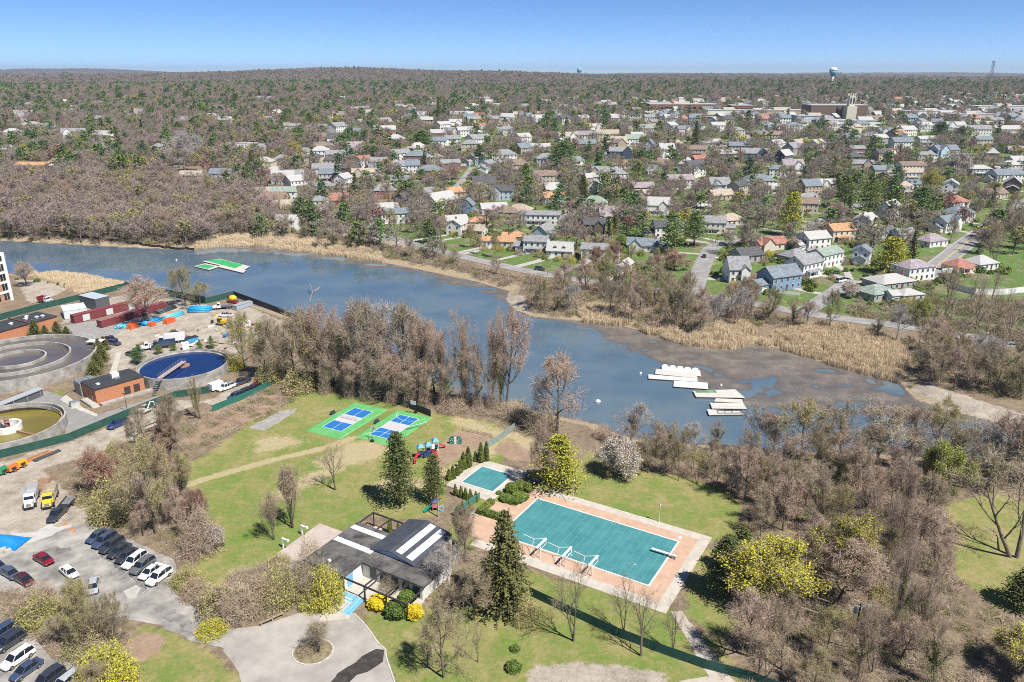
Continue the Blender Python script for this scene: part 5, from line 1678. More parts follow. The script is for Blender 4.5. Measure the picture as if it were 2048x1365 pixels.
generator('yellow towed compressor nearest the steel beams', 45, 934, M('amber_paint', (.75, .34, .02), .4))
x, y = G(78, 913)
t = thing('beam_pile', 'pile of orange steel beams and dark pipes beside the green fence', 'beams', (x, y, LAND), head((55, 922), (115, 898)))
for k in range(5):
 MB().box(-3.5 + k * .3, 3.2 - k * .2, -1.2 + k * .45, -.95 + k * .45, .02, .3 + .1 * (k % 2)).obj('beam', M('beam_orange', (.52, .20, .06), .7, .2) if k < 3 else RUST, t)
for k in range(4):
 MB().tube([(-2.2, -2.2 + k * .35, .18), (4.2, -2.0 + k * .35, .18)], .17, 8).obj('pipe', M('black_pipe', (.05, .06, .065), .5, .1), t)
car('pickup', 237, 853, head((258, 843), (216, 861)), 'blue', 'dark blue crew pickup parked along the green fence', cat='pickup')
def excavator(label, qx, qy, rot, mat, s=1.0, boom=None):
 x, y = G(qx, qy)
 t = thing('excavator', label, 'excavator', (x, y, LAND), rot, None, (s, s, s))
 for k in (-1, 1):
  MB().xprism([(-1.5, .1), (1.5, .1), (1.75, .4), (1.5, .75), (-1.5, .75), (-1.75, .4)][::-1], k * 1.0 - .25, k * 1.0 + .25).obj('track', TRIM, t)
 MB().box(-1.5, 1.2, -1.2, 1.2, .8, 1.1).box(-1.7, -.2, -1.2, 1.2, 1.1, 1.9).obj('body', mat, t)
 MB().box(-.1, 1.2, .2, 1.15, 1.1, 2.6).obj('cab', GLASS, t)
 MB().box(-.15, 1.25, .15, 1.2, 2.6, 2.72).obj('cab_roof', mat, t)
 MB().tube([(1.0, -.4, 1.3), (2.4, -.4, 3.4), (3.9, -.4, 3.0)], [.24, .22, .17], 4).obj('boom', mat, t)
 MB().tube([(3.9, -.4, 3.1), (4.3, -.4, 1.2)], [.17, .12], 4).obj('stick', mat, t)
 MB().xprism([(4.1, 1.2), (4.7, 1.1), (4.5, .4), (4.0, .5)][::-1], -.85, .05).obj('bucket', TRIM, t)
 return t
excavator('small white excavator beside the green fence', 290, 826, head((285, 828), (320, 812)), M('white_machine', (.72, .72, .70), .5), .75)
trailer('pale flatbed trailer parked below the small white excavator', 308, 858, head((285, 865), (330, 848)), 6.5, 2.2, M('pale_deck', (.40, .37, .31), .8, .15, 2))
x, y = G(273, 882)
t = thing('skid_steer', 'white skid steer loader near the flatbed trailer', 'loader', (x, y, LAND), head((282, 875), (264, 886)))
MB().box(-1.2, .9, -.8, .8, .4, 1.2).obj('body', WHITEP, t)
MB().box(-.3, .7, -.55, .55, 1.2, 2.0).obj('cab', GLASS, t)
MB().box(-.4, .8, -.6, .6, 2.0, 2.1).obj('cab_roof', WHITEP, t)
for s in (-1, 1):
 MB().tube([(-1.1, s * .72, 1.3), (.6, s * .72, 1.2), (1.5, s * .72, .4)], .1, 4).obj('lift_arm', WHITEP, t)
 for xx in (-.7, .5):
  o = link('wheel', car_meshes('sedan')[4], t, (xx, s * .85, .38))
  o.rotation_euler = (math.pi / 2, 0, 0)
MB().box(1.4, 1.9, -.9, .9, .1, .6).obj('bucket', TRIM, t)
# the narrow lane behind the court-side fence
LN = head((430, 795), (520, 762))
car('pickup', 453, 779, LN + math.pi, 'white', 'white work pickup in the fenced lane', cat='pickup')
car('pickup', 484, 768, LN + math.pi, 'black', 'black pickup behind the white one in the fenced lane', cat='pickup')
car('suv', 472, 797, LN + math.pi, 'navy', 'navy SUV closest to the viewer along the lane fence', 'dark cars along the lane fence')
car('suv', 490, 789, LN + math.pi, 'black', 'black SUV in the middle along the lane fence', 'dark cars along the lane fence')
car('suv', 508, 781, LN + math.pi, 'maroon', 'maroon SUV at the far end along the lane fence', 'dark cars along the lane fence')
x, y = G(433, 780)
t = thing('cargo_trailer', 'white box trailer standing behind the white work pickup', 'trailer', (x, y, LAND), LN)
MB().box(-1.9, 1.9, -1, 1, .5, 2.4).obj('box', WHITEP, t)
for s in (-1, 1):
 o = link('wheel', car_meshes('sedan')[4], t, (-.2, s * 1.0, .36))
 o.rotation_euler = (math.pi / 2, 0, 0)
MB().tube([(1.9, 0, .5), (3.0, 0, .45)], .06, 5).obj('drawbar', TRIM, t)
x, y = G(456, 773)
t = thing('water_tote', 'small blue plastic tote beside the lane', 'tote', (x, y, LAND), LN)
MB().box(-.6, .6, -.6, .6, .15, 1.2).obj('tank', M('tote_blue', (.04, .22, .55), .5), t)
MB().box(-.65, .65, -.65, .65, 0, .15).obj('pallet', WOODP, t)
x, y = G(520, 762)
t = thing('scrap_heap', 'heap of orange and red plastic barriers at the end of the lane', 'barriers', (x, y, LAND), LN)
for k in range(9):
 MB().box(-.7, .7, -.2, .2, 0, .5).obj('barrier', PAINT['orange'] if k % 3 else PAINT['red'], t).matrix_basis = Matrix.Translation((random.uniform(-2, 2), random.uniform(-1.2, 1.2), random.uniform(0, .7))) @ Matrix.Rotation(random.uniform(0, 3), 4, 'Z')
x, y = G(0, 1085)
t = thing('tarp_pile', 'heap under a bright blue tarp with concrete blocks around it', 'tarp', (x, y, LAND), R(-8))
r = np.random.default_rng(3)
X, Y = np.meshgrid(np.linspace(-3.2, 5.2, 22), np.linspace(-2.2, 2.2, 14))
Z = 1.5 * np.exp(-((X - .5) / 3.0) ** 2 - (Y / 1.4) ** 2) + .16 * vnoise(X * 10, Y * 10, 6, 4) + .05
i = np.arange(X.size).reshape(X.shape)
link('tarp', mesh_np('tarp', np.stack([X, Y, Z], -1).reshape(-1, 3), [np.stack([i[:-1, :-1], i[:-1, 1:], i[1:, 1:], i[1:, :-1]], -1).reshape(-1, 4)], [M('blue_tarp', (.01, .20, .62), .45, .1, 2)], smooth=False), t)
for k in range(6):
 MB().cbox((-2.5 + k * 1.3, -2.5 - .25 * (k % 2), .3), (1.2, .6, .6), .2 * k).obj('block', CONC, t)
for i, (qx, qy) in enumerate([(131, 1050), (141, 1060), (149, 1064)]):
 x, y = G(qx, qy)
 t = thing('traffic_cone', ['orange cone farthest from the parked row', 'orange cone between the other two by the parked row', 'orange cone closest to the parked row'][i], 'cone', (x, y, LAND), 0, 'orange cones in the dirt')
 MB().lathe([(.22, .04), (.05, .75)], k=8).obj('cone', PAINT['orange'], t)
 MB().box(-.28, .28, -.28, .28, 0, .05).obj('base', PAINT['orange'], t)
# ------------------------------------------------------------------ the water treatment plant and its yard
BRICK = M('orange_brick', (.43, .165, .08), .85, .10, 3, col2=(.53, .235, .125), bump=.2)
ROOFB = M('black_membrane', (.028, .030, .036), .75, .15, .6, col2=(.05, .052, .058))
TANKW = M('tank_concrete', (.21, .197, .175), .85, .2, .45, col2=(.46, .44, .405), bump=.2, detail=10)
DARKW = water_material('tank_water', [(.09, .075, .07), (.14, .12, .105)], .08, .3, 1.5)
BLUEW = water_material('blue_tank_water', [(.008, .026, .105), (.012, .038, .145)], .05, .05, 1)
OLIVEW = water_material('olive_tank_water', [(.16, .13, .018), (.26, .205, .03)], .15, .2, 1)
def circle_from(qx, qy, z):
 return G(qx, qy, z)
def ring(t, name, rad, th, z0, z1, mat, k=64):
 return MB().lathe([(rad, z0), (rad, z1), (rad - th, z1), (rad - th, z0)], k=k, close=True).obj(name, mat, t, False)
# round clarifier with blue water
cx, cyy = G(366, 727, 5.6)
R1 = 13.1
t = thing('settling_tank', 'round concrete settling tank full of deep blue water', 'tank', (cx, cyy, LAND))
ring(t, 'wall', R1, .4, 0, 3.6, TANKW)
ring(t, 'launder', R1 - .4, .5, 2.7, 2.9, TANKW)
MB().disc(R1 - .5, 2.75, 64).obj('water', BLUEW, t)
MB().lathe([(1.9, 2.0), (1.9, 3.0), (1.5, 3.0)], k=20).obj('centre_well', M('rust_well', (.28, .17, .13), .8, .2), t)
ang = math.atan2(*(np.array(G(318, 760, 5.6)) - np.array((cx, cyy)))[::-1])
dx, dy = math.cos(ang), math.sin(ang)
WALK = M('walkway_pink', (.45, .36, .34), .7, .1)
mb = MB()
mb.cbox((dx * R1 * .48, dy * R1 * .48, 3.95), (R1 * 1.08, 1.3, .18), ang)
mb.obj('walkway', WALK, t)
for s in (-1, 1):
 m2 = MB()
 for zz in (4.5, 5.0):
  m2.tube([(-s * dy * .62 - dx * .6, s * dx * .62 - dy * .6, zz), (dx * R1 - s * dy * .62, dy * R1 + s * dx * .62, zz)], .035, 4)
 for k in range(9):
  f = -.6 + (R1 + .6) * k / 8
  m2.tube([(dx * f - s * dy * .62, dy * f + s * dx * .62, 4.0), (dx * f - s * dy * .62, dy * f + s * dx * .62, 5.0)], .03, 4)
 m2.obj('handrail', GALV, t)
m2 = MB().cbox((dx * (R1 + .9), dy * (R1 + .9), 3.7), (1.6, 1.8, .12), ang)
for k in range(8):
 m2.cbox((dx * (R1 + 1.6 + k * .33), dy * (R1 + 1.6 + k * .33), 3.4 - k * .42), (.34, 1.1, .06), ang)
m2.obj('stair', GALV, t)
# big tank with concentric walls on the left
cx2, cy2_ = G(36, 716, 5.4)
t = thing('aeration_tank', 'large aeration tank of three concentric concrete walls with brown water', 'tank', (cx2, cy2_, LAND))
for i, rr in enumerate((22.0, 14.6, 7.8)):
 ring(t, 'wall', rr, .55, 0, 3.8 - .15 * i, TANKW, 80)
MB().disc(21.6, 2.6, 80).obj('water', DARKW, t)
MB().box(-23.5, -2, -18.6, -16.8, 3.85, 4.05).obj('walkway', CONC, t)
MB().box(-3, 4.5, -19.6, -17.2, 3.85, 4.05).obj('platform', WHITEP, t)
for y0 in (-16.8, -18.6):
 m2 = MB()
 for zz in (4.5, 5.0):
  m2.tube([(-23, y0, zz), (-2, y0, zz)], .04, 4)
 for k in range(12):
  m2.tube([(-23 + k * 1.9, y0, 4.05), (-23 + k * 1.9, y0, 5.0)], .035, 4)
 m2.obj('handrail', GALV, t)
m2 = MB()
for k in range(14):
 a = R(28 + k * 3.2)
 m2.tube([(22.6 * math.cos(a), 22.6 * math.sin(a), 3), (22.6 * math.cos(a), 22.6 * math.sin(a), 4.7)], .04, 4)
m2.tube([(22.6 * math.cos(R(28 + k)), 22.6 * math.sin(R(28 + k)), 4.6) for k in range(0, 42, 3)], .05, 4)
m2.box(14, 19, 13.4, 16.4, 3.8, 3.95)
m2.obj('gauge_platform', WHITEP, t)
# empty tank lower left with olive water
cx3, cy3 = G(14, 848, 4.6)
t = thing('clarifier_tank', 'half drained round clarifier with olive sludge on its floor', 'tank', (cx3, cy3, LAND))
R3 = 13.2
ring(t, 'wall', R3, .45, 0, 2.9, TANKW)
ring(t, 'inner_weir', R3 - .9, .25, 1.9, 2.35, TANKW)
MB().disc(R3 - .4, .9, 64).obj('water', OLIVEW, t)
MB().lathe([(3.2, .9), (3.2, 2.6), (2.6, 2.6), (2.6, .9)], k=28, close=True).obj('centre_well', WHITEP, t)
MB().lathe([(.6, .9), (.6, 3.8)], k=12).obj('centre_column', M('sludge_red', (.30, .12, .11), .7, .2), t)
MB().cbox((5.5, -2.2, 1.1), (10, .5, .5), R(-22)).obj('scraper_arm', RUST, t)
MB().box(-13, 1, -.7, .7, 3.2, 3.4).obj('walkway', WALK, t)
m2 = MB()
for s in (-.7, .7):
 m2.tube([(-13, s, 4.3), (1, s, 4.3)], .04, 4)
 for k in range(8):
  m2.tube([(-13 + 2 * k, s, 3.4), (-13 + 2 * k, s, 4.3)], .03, 4)
m2.obj('handrail', GALV, t)
# brick control building
p0, p1 = G(195, 811), G(291, 782.5)
rot = math.atan2(p1[1] - p0[1], p1[0] - p0[0])
Lb = math.hypot(p1[0] - p0[0], p1[1] - p0[1])
t = thing('brick_building', 'orange brick control building with black flat roof and white roof units', 'building', (p0[0], p0[1], LAND), rot)
Db, Hb = 9.0, 4.4
MB().box(0, Lb, 0, Db, 0, Hb).obj('wall', BRICK, t)
rf = MB().box(-.15, Lb + .15, -.15, Db + .15, Hb, Hb + .3).obj('roof', ROOFB, t)
MB().box(Lb * .5, Lb * .5 + 2.0, Db * .5, Db * .5 + 1.8, Hb + .3, Hb + 1.7).obj('roof_unit', WHITEP, rf)
MB().box(Lb * .5 + .2, Lb * .5 + 1.6, Db * .36, Db * .36 + .9, Hb + .3, Hb + .7).obj('roof_unit', GREYM, rf)
MB().box(Lb * .13, Lb * .13 + .9, Db * .3, Db * .3 + .9, Hb + .3, Hb + .65).obj('roof_vent', WHITEP, rf)
for x_ in (.57, .77):
 MB().box(Lb * x_, Lb * x_ + 1.7, -.06, .02, .7, 2.9).obj('door', M('bronze_door', (.06, .045, .035), .4), t)
for y_ in (2.0, 5.0):
 MB().box(-.06, .02, y_, y_ + .9, .6, 2.7).obj('window', GLASS, t)
MB().box(.5, Lb + 3.5, -2.0, -.3, 0, .6).obj('loading_ledge', TANKW, t)
m2 = MB()
for zz in (.7, 1.2):
 m2.tube([(-1.9, -.6, zz), (-1.9, Db * .75, zz)], .035, 4)
for k in range(9):
 m2.tube([(-1.9, -.6 + k * .9, 0), (-1.9, -.6 + k * .9, 1.2)], .03, 4)
m2.obj('handrail', GALV, t)
MB().box(-1.9, 0, -.6, Db * .75, .02, .5).obj('side_landing', CONC, t)
for k in range(3):
 MB().box(-1.9, 0, -1.0 - k * .35, -.62 - k * .35, .02, .45 - k * .13).obj('step', CONC, t)
MB().box(-.4, 4.5, Db + .3, Db + 5, 0, 3.9).obj('annex_wall', M('dark_stained_concrete', (.19, .185, .175), .9, .3, .8, col2=(.33, .32, .30)), t)
for k in range(3):
 MB().box(-.3 + k * 1.6, .9 + k * 1.6, Db + .6, Db + 4.7, 3.9, 4.15).obj('channel_cover', GALV, t)
x, y = G(150, 814)
t = thing('equipment_cabinet', 'pale grey equipment cabinet on the concrete pad by the brick building', 'cabinet', (x, y, LAND), rot)
MB().box(-1.1, 1.1, -.7, .7, .1, 1.6).obj('cabinet', M('cabinet_grey', (.50, .50, .47), .6), t)
MB().box(-1.3, 1.3, -.9, .9, 0, .1).obj('pad', CONC, t)
MB().box(-1.15, 1.15, -.75, .75, 1.6, 1.68).obj('lid', GREYM, t)
ngon('plant_path', px((120, 800), (132, 790), (166, 816), (196, 829), (192, 834), (160, 822)), LAND + .04, CONC)
ngon('plant_path', px((220, 745), (233, 705), (243, 706), (232, 748)), LAND + .04, CONC)
x, y = G(255, 825)
t = thing('lamp_pole', 'slim dark lamp pole on the plant road before the brick building', 'lamp post', (x, y, LAND))
MB().lathe([(.09, 0), (.06, 5.5)], k=6).obj('pole', TRIM, t)
MB().box(-.5, .1, -.1, .1, 5.45, 5.6).obj('lamp_head', TRIM, t)
for i, (qx, qy) in enumerate([(61, 801), (71, 796), (81, 792)]):
 x, y = G(qx, qy)
 o = MB().lathe([(.14, 0), (.14, 1.05), (.08, 1.12)], k=10).obj('bollard', M('bollard_yellow', (.70, .47, .03), .6))
 o.location = (x, y, LAND)
 tag(o, ['yellow bollard nearest the low dark shed', 'middle yellow bollard on the plant road', 'yellow bollard nearest the brick building'][i], 'bollard', 'yellow bollards')
x, y = G(30, 812)
t = thing('pipe_gallery', 'long low dark pipe gallery with a grey roof beside the tanks', 'shed', (x, y, LAND), head((0, 820), (75, 790)))
MB().box(-14, 8, -.9, .9, 0, 2.0).obj('wall', M('gallery_wall', (.10, .105, .12), .7, .2), t)
MB().box(-14.2, 8.2, -1.2, 1.2, 2.0, 2.25).obj('roof', M('gallery_roof', (.36, .38, .41), .6, .1), t)
for k in range(6):
 MB().box(-13 + k * 4, -12.8 + k * 4, -1.15, -.95, 0, 2.0).obj('post', GALV, t)
# brick hall with dark roof at the left edge
p0, p1 = G(-60, 706), G(117, 655)
rot2 = math.atan2(p1[1] - p0[1], p1[0] - p0[0])
Lb = math.hypot(p1[0] - p0[0], p1[1] - p0[1])
t = thing('brick_hall', 'long orange brick hall with dark roof at the picture edge', 'building', (p0[0], p0[1], LAND), rot2)
MB().box(0, Lb, 0, 11, 0, 4.0).obj('wall', BRICK, t)
rf = MB().box(-.2, Lb + .2, -.2, 11.2, 4.0, 4.35).obj('roof', ROOFB, t)
MB().box(Lb * .66, Lb * .66 + .35, -.25, 11.25, 4.35, 4.8).obj('parapet', M('brown_parapet', (.16, .07, .055), .8), t)
for f, d in ((.55, 4), (.74, 5), (.8, 7.5), (.9, 3), (.84, 3.5)):
 MB().lathe([(.55, 4.35), (.55, 4.8), (.75, 4.85), (.1, 5.2)], (Lb * f, d, 0), 10).obj('roof_vent', WHITEP, rf)
# containers and huts
CRED = M('container_red', (.20, .045, .05), .65, .1, 1.2)
CWHT = M('container_white', (.62, .68, .72), .55, .08)
CGRY2 = M('container_grey', (.10, .11, .12), .6, .1)
def container(name, label, a, b, depth, h, mat, roofmat, doors=0, ribs=True, cat='container', group=None):
 p, q = G(*a), G(*b)
 rz = math.atan2(q[1] - p[1], q[0] - p[0])
 Lc = math.hypot(q[0] - p[0], q[1] - p[1])
 t = thing(name, label, cat, (p[0], p[1], LAND), rz, group)
 mb = MB().box(0, Lc, 0, depth, .15, h)
 if ribs:
  for k in range(int(Lc / .6)):
   mb.box(k * .6 + .1, k * .6 + .35, -.04, .0, .25, h - .12)
 mb.obj('shell', mat, t)
 MB().box(-.08, Lc + .08, -.08, depth + .08, h, h + .1).obj('roof', roofmat, t)
 for k in range(doors):
  MB().box(Lc * (k + .5) / doors - 1.3, Lc * (k + .5) / doors + 1.3, -.1, -.045, .2, h - .35).obj('roller_door', M('roller_door', (.58, .60, .60), .5, .08), t)
 for xx in (0.15, Lc - .3):
  MB().box(xx, xx + .15, .1, depth - .1, 0, .15).obj('skid', TRIM, t)
 return t
container('storage_container', 'white storage hut with pale roof beside the long red containers', (130, 640), (176, 633), 9, 3.2, CWHT, M('pale_roof', (.66, .68, .68), .5), 0)
container('site_office', 'dark grey two-tone site office behind the red containers', (194, 622), (221, 615), 11, 4.6, CGRY2, M('grey_roof', (.40, .45, .50), .6), 0)
container('storage_container', 'long dark red container with three white roller doors, rear row', (150, 648), (286, 614), 2.8, 2.9, CRED, CRED, 3, group='red containers')
container('storage_container', 'long plain dark red container in the front row', (204, 657), (272, 637), 2.6, 2.7, CRED, M('faded_red', (.30, .13, .12), .7, .2), 0, group='red containers')
container('storage_container', 'plain dark red container at the bare tree end of the front row', (272, 637), (335, 618), 2.6, 2.7, CRED, CRED, 0, group='red containers')
def pipe_stack(label, qx, qy, L_, rows, mat, rad=.3, rot_=0.0, layers=3):
 x, y = G(qx, qy)
 t = thing('pipe_stack', label, 'pipe stack', (x, y, LAND), rot_, 'stacks of pipes in the yard')
 for l in range(layers):
  for k in range(rows - l):
   o = random.uniform(-.4, .4)
   MB().lathe([(rad, -L_ / 2), (rad, L_ / 2), (rad * .8, L_ / 2), (rad * .8, -L_ / 2)], k=9, close=True).obj('pipe', mat, t, True).matrix_basis = Matrix.Translation((o, (k - (rows - l) / 2) * rad * 2.05, rad + l * rad * 1.75)) @ Matrix.Rotation(math.pi / 2, 4, 'Y')
 return t
PBLU = M('pipe_blue', (.02, .33, .62), .45, .08)
PAQU = M('pipe_aqua', (.10, .48, .62), .45, .08)
pd = head((300, 650), (370, 625))
pipe_stack('stack of bright blue pipes by the creek fence', 401, 622, 8, 7, PBLU, .32, R(8))
pipe_stack('aqua blue pipes stacked past the orange boxes', 346, 634, 9, 5, PAQU, .3, pd, 2)
pipe_stack('blue pipes stacked between two orange boxes', 300, 646, 8, 6, PBLU, .32, pd, 2)
pipe_stack('pale blue pipes strewn at the end of the red containers', 245, 654, 5, 6, PAQU, .28, pd + .3, 2)
pipe_stack('black pipes stacked behind the aqua ones', 330, 622, 9, 5, M('black_pipe', (.05, .06, .065), .5, .1), .3, pd, 2)
ORG = M('orange_crate', (.62, .11, .03), .6, .1)
for lab, qx, qy, w_, h_ in [('orange steel box beside the pale blue pipes', 266, 657, 3.4, 2.0), ('small red box in front of the stacked pipes', 304, 652, 2.4, 1.4), ('orange steel box at the front of the aqua pipes', 339, 646, 4.2, 1.8)]:
 x, y = G(qx, qy)
 t = thing('trench_box', lab, 'steel box', (x, y, LAND), pd, 'trench boxes')
 for s in (-1, 1):
  MB().box(-w_ / 2, w_ / 2, s * .8 - .08, s * .8 + .08, .05, h_).obj('side_panel', ORG, t)
 for k in (-1, 1):
  MB().tube([(k * w_ * .35, -.8, h_ * .6), (k * w_ * .35, .8, h_ * .6)], .1, 6).obj('spreader', ORG, t)
 MB().box(-w_ * .4, w_ * .4, -.6, .6, .05, h_ * .8).obj('crate', PAINT['orange'], t)
excavator('yellow excavator with a dark boom in the dirt yard', 445, 650, R(165), M('machine_yellow', (.66, .42, .03), .5), 1.05)
car('pickup', 451, 634, R(175), 'white', 'white pickup behind the yellow excavator', cat='pickup')
truck('mixer_truck', 'white lorry with dark flat bed near the creek fence', 446, 618, R(200), 'white', 'grey', bed='flat')
x, y = G(466, 606)
t = thing('drum_mixer', 'yellow and red drum machinery near the corner of the creek fence', 'machinery', (x, y, LAND), R(70))
MB().lathe([(.4, -1.8), (1.3, -.6), (1.3, .7), (.6, 1.8)], k=14).obj('drum', PAINT['yellow'], t, True).matrix_basis = Matrix.Translation((0, 0, 1.9)) @ Matrix.Rotation(R(78), 4, 'X')
MB().box(-1.2, 1.2, -2, 2, .3, .8).obj('frame', PAINT['red'], t)
MB().lathe([(.9, 0), (.9, 1.6), (.3, 2.0)], (1.4, 2.6, .8), 12).obj('hopper', PAINT['red'], t)
container('dumpster', 'pale grey steel dumpster at the creek end of the yard', (474, 622), (506, 612), 2.4, 1.8, M('dumpster_grey', (.36, .40, .45), .6, .1), M('dumpster_lid', (.30, .32, .34), .7), 0, cat='dumpster')
truck('box_truck', 'white box truck standing behind the blue tank', 345, 686, R(200), 'white', 'white', L=8.5, hood=False, bed='box')
truck('dump_trailer', 'dark blue dump truck beside the white box truck', 325, 696, R(205), 'navy', 'navy', L=8.5, bed='dump', bedh=1.4)
truck('utility_truck', 'white utility truck with tool bins behind the young pines', 300, 699, R(215), 'white', 'white', L=6.5, W=2.2, bed='utility')
container('skip', 'bright blue open skip near the box truck', (376, 688), (398, 682), 2.2, 1.5, M('skip_blue', (.06, .33, .60), .6), TRIM, 0, cat='skip')
t = container('storage_container', 'white upright cabinet beside the round blue tank', (366, 702), (379, 700), 1.6, 2.4, WHITEP, WHITEP, 0, ribs=False)
x, y = G(362, 672)
t = thing('plank_racks', 'row of dark road plates laid out across the yard', 'road plates', (x, y, LAND), head((345, 662), (395, 682)))
for k in range(5):
 MB().box(-6 + k * 2.5, -4 + k * 2.5, -1.1, 1.1, .05, .55).obj('plate', RUST if k % 2 else TRIM, t)
for i, (qx, qy, c, lab) in enumerate([(221, 683, 'maroon', 'dark red pickup half hidden by the evergreen hedge'), (229, 690, 'navy', 'dark blue SUV beside the dark red pickup at the hedge')]):
 car('pickup' if i == 0 else 'suv', qx, qy, R(-20), c, lab)
truck('dump_truck', 'small red dump truck with white cab beyond the green fence', 92, 606, R(-20), 'white', 'red', L=6.5, bed='dump')
x, y = G(268, 715)
car('sedan', 264, 712, R(-30), 'black', 'black car parked by the young pines')
for lab, qx, qy, c in [('red brush chipper by the bare tree in the yard', 270, 596, 'red'), ('orange loader attachment by the bare tree in the yard', 291, 600, 'orange')]:
 x, y = G(qx, qy)
 t = thing('yard_machine', lab, 'machine', (x, y, LAND), R(30))
 MB().box(-1.2, 1.2, -.7, .7, .4, 1.4).box(-.4, .9, -.5, .5, 1.4, 2.0).obj('body', PAINT[c], t)
 for s in (-1, 1):
  o = link('wheel', car_meshes('sedan')[4], t, (0, s * .75, .36))
  o.rotation_euler = (math.pi / 2, 0, 0)
x, y = G(475, 652)
t = thing('debris_heap', 'heap of broken yellow and white timber at the yard corner', 'debris', (x, y, LAND))
for k in range(26):
 MB().box(-.9, .9, -.12, .12, 0, .15).obj('board', [WOODP, PAINT['yellow'], WHITEP, RUST][k % 4], t).matrix_basis = Matrix.Translation((random.gauss(1, 3.2), random.gauss(-1, 2), random.uniform(0, .5))) @ Matrix.Rotation(random.uniform(0, 3), 4, 'Z') @ Matrix.Rotation(random.uniform(-.3, .3), 4, 'Y')
x, y = G(420, 690)
t = thing('debris_heap', 'heap of pale timber and pallets behind the young pines', 'debris', (x, y, LAND))
for k in range(30):
 MB().box(-1.0, 1.0, -.4, .4, 0, .14).obj('board', [WOODP, WOODP, WHITEP, RUST][k % 4], t).matrix_basis = Matrix.Translation((random.gauss(0, 3.0), random.gauss(0, 2.4), random.uniform(0, .6))) @ Matrix.Rotation(random.uniform(0, 3), 4, 'Z')
# apartment block at the left edge
p0, p1 = G(-150, 655), G(28, 600)
rz = math.atan2(p1[1] - p0[1], p1[0] - p0[0])
La = math.hypot(p1[0] - p0[0], p1[1] - p0[1])
t = thing('apartment_block', 'white framed brick apartment block cut by the picture edge', 'building', (p1[0], p1[1], LAND), rz)
Ha = tall(28, 600, 505)
MB().box(-La, -1.2, .3, 16, 0, Ha - .3).obj('wall', M('flat_brick', (.46, .26, .17), .85, .1, 3), t)
fr = MB().box(-1.3, 0, 0, 16.2, 0, Ha).box(-La, -1.3, 0, 16.2, Ha - 1.2, Ha)
fl = 5
for k in range(1, fl):
 fr.box(-La, -1.3, .1, .29, Ha * k / fl - .45, Ha * k / fl + .45)
fr.obj('frame', WHITEP, t)
for k in range(fl):
 for j in range(6):
  wd = MB().box(-3.6 - j * 4, -1.4 - j * 4, .2, .28, Ha * k / fl + .8, Ha * (k + 1) / fl - .7).obj('window', GLASS, t)
  MB().box(-2.55 - j * 4, -2.45 - j * 4, .15, .2, Ha * k / fl + .8, Ha * (k + 1) / fl - .7).obj('mullion', WHITEP, wd)
for k in range(fl):
 for j in range(3):
  MB().box(0, .06, 2.5 + j * 5, 4 + j * 5, Ha * k / fl + .9, Ha * (k + 1) / fl - .8).obj('window', GLASS, t)
# green screen fences of the plant
fence('screen_fence', 'green screened fence behind the containers along the reeds', px((-30, 650), (0, 641), (75, 621), (150, 603), (200, 590), (251, 577)), 2.4, 3.2, GRNSCR, GRNPOST)
fence('screen_fence', 'dark green screened fence along the creek bank of the yard', px((251, 577), (300, 586), (350, 596), (412, 608)), 3.0, 3.2, GRNSCR, GRNPOST)
fence('screen_fence', 'green screened fence at the corner of the yard by the creek', px((412, 608), (440, 601), (468, 594)), 2.4, 3.2, GRNSCR, GRNPOST)
fence('screen_fence', 'dark steel sheet fence along the creek behind the dumpster', px((468, 594), (512, 610), (560, 628), (600, 645)), 2.4, 3.2, M('dark_sheet', (.02, .028, .045), .6, .1), BLACKM)
fence('screen_fence', 'long green screened fence between the plant road and the dirt yard', px((-40, 930), (0, 917), (70, 900), (140, 882), (200, 857), (262, 831), (310, 812), (352, 796), (420, 786)), 2.1, 3.0, GRNSCR, GRNPOST)
fence('screen_fence', 'green screened fence between the lane of parked cars and the brush', px((425, 824), (470, 806), (512, 789), (548, 768)), 1.9, 3.0, M('green_screen_bright', (.02, .15, .11), .8, .2), GRNPOST)
# loose stock standing about the dirt yard
rr6 = random.Random(31)
STK = [M('stock_' + n_, c_, .75, .15) for n_, c_ in (('grey', (.38, .37, .35)), ('rust', (.33, .17, .10)), ('tan', (.48, .40, .29)), ('white', (.68, .68, .66)), ('blue', (.07, .22, .42)), ('dark', (.06, .06, .065)))]
YARD = [(255, 700), (300, 665), (410, 655), (420, 640), (470, 640), (520, 640), (560, 668), (520, 672), (460, 680), (400, 665), (330, 668), (290, 690)]
YP = [G(*p) for p in YARD]
n6 = 0
while n6 < 34:
 qx, qy = rr6.uniform(255, 565), rr6.uniform(630, 700)
 x, y = G(qx, qy)
 if sdist(YP, np.array([x]), np.array([y]))[0] > 0 or rr6.random() > .35 + (qx > 430) * .5:
  continue
 t = thing('stacked_crate', 'low crate or slab stack standing in the dirt yard', 'crate', (x, y, LAND), rr6.uniform(0, 3), 'loose stock in the dirt yard')
 w_, d_, k_ = rr6.uniform(.8, 2.4), rr6.uniform(.7, 1.3), rr6.randint(1, 3)
 m_ = rr6.choice(STK)
 for j in range(k_):
  o_ = rr6.uniform(-.12, .12)
  MB().box(-w_ / 2 + o_, w_ / 2 + o_, -d_ / 2, d_ / 2, .02 + j * .42, .38 + j * .42).obj('crate', m_, t)
 n6 += 1
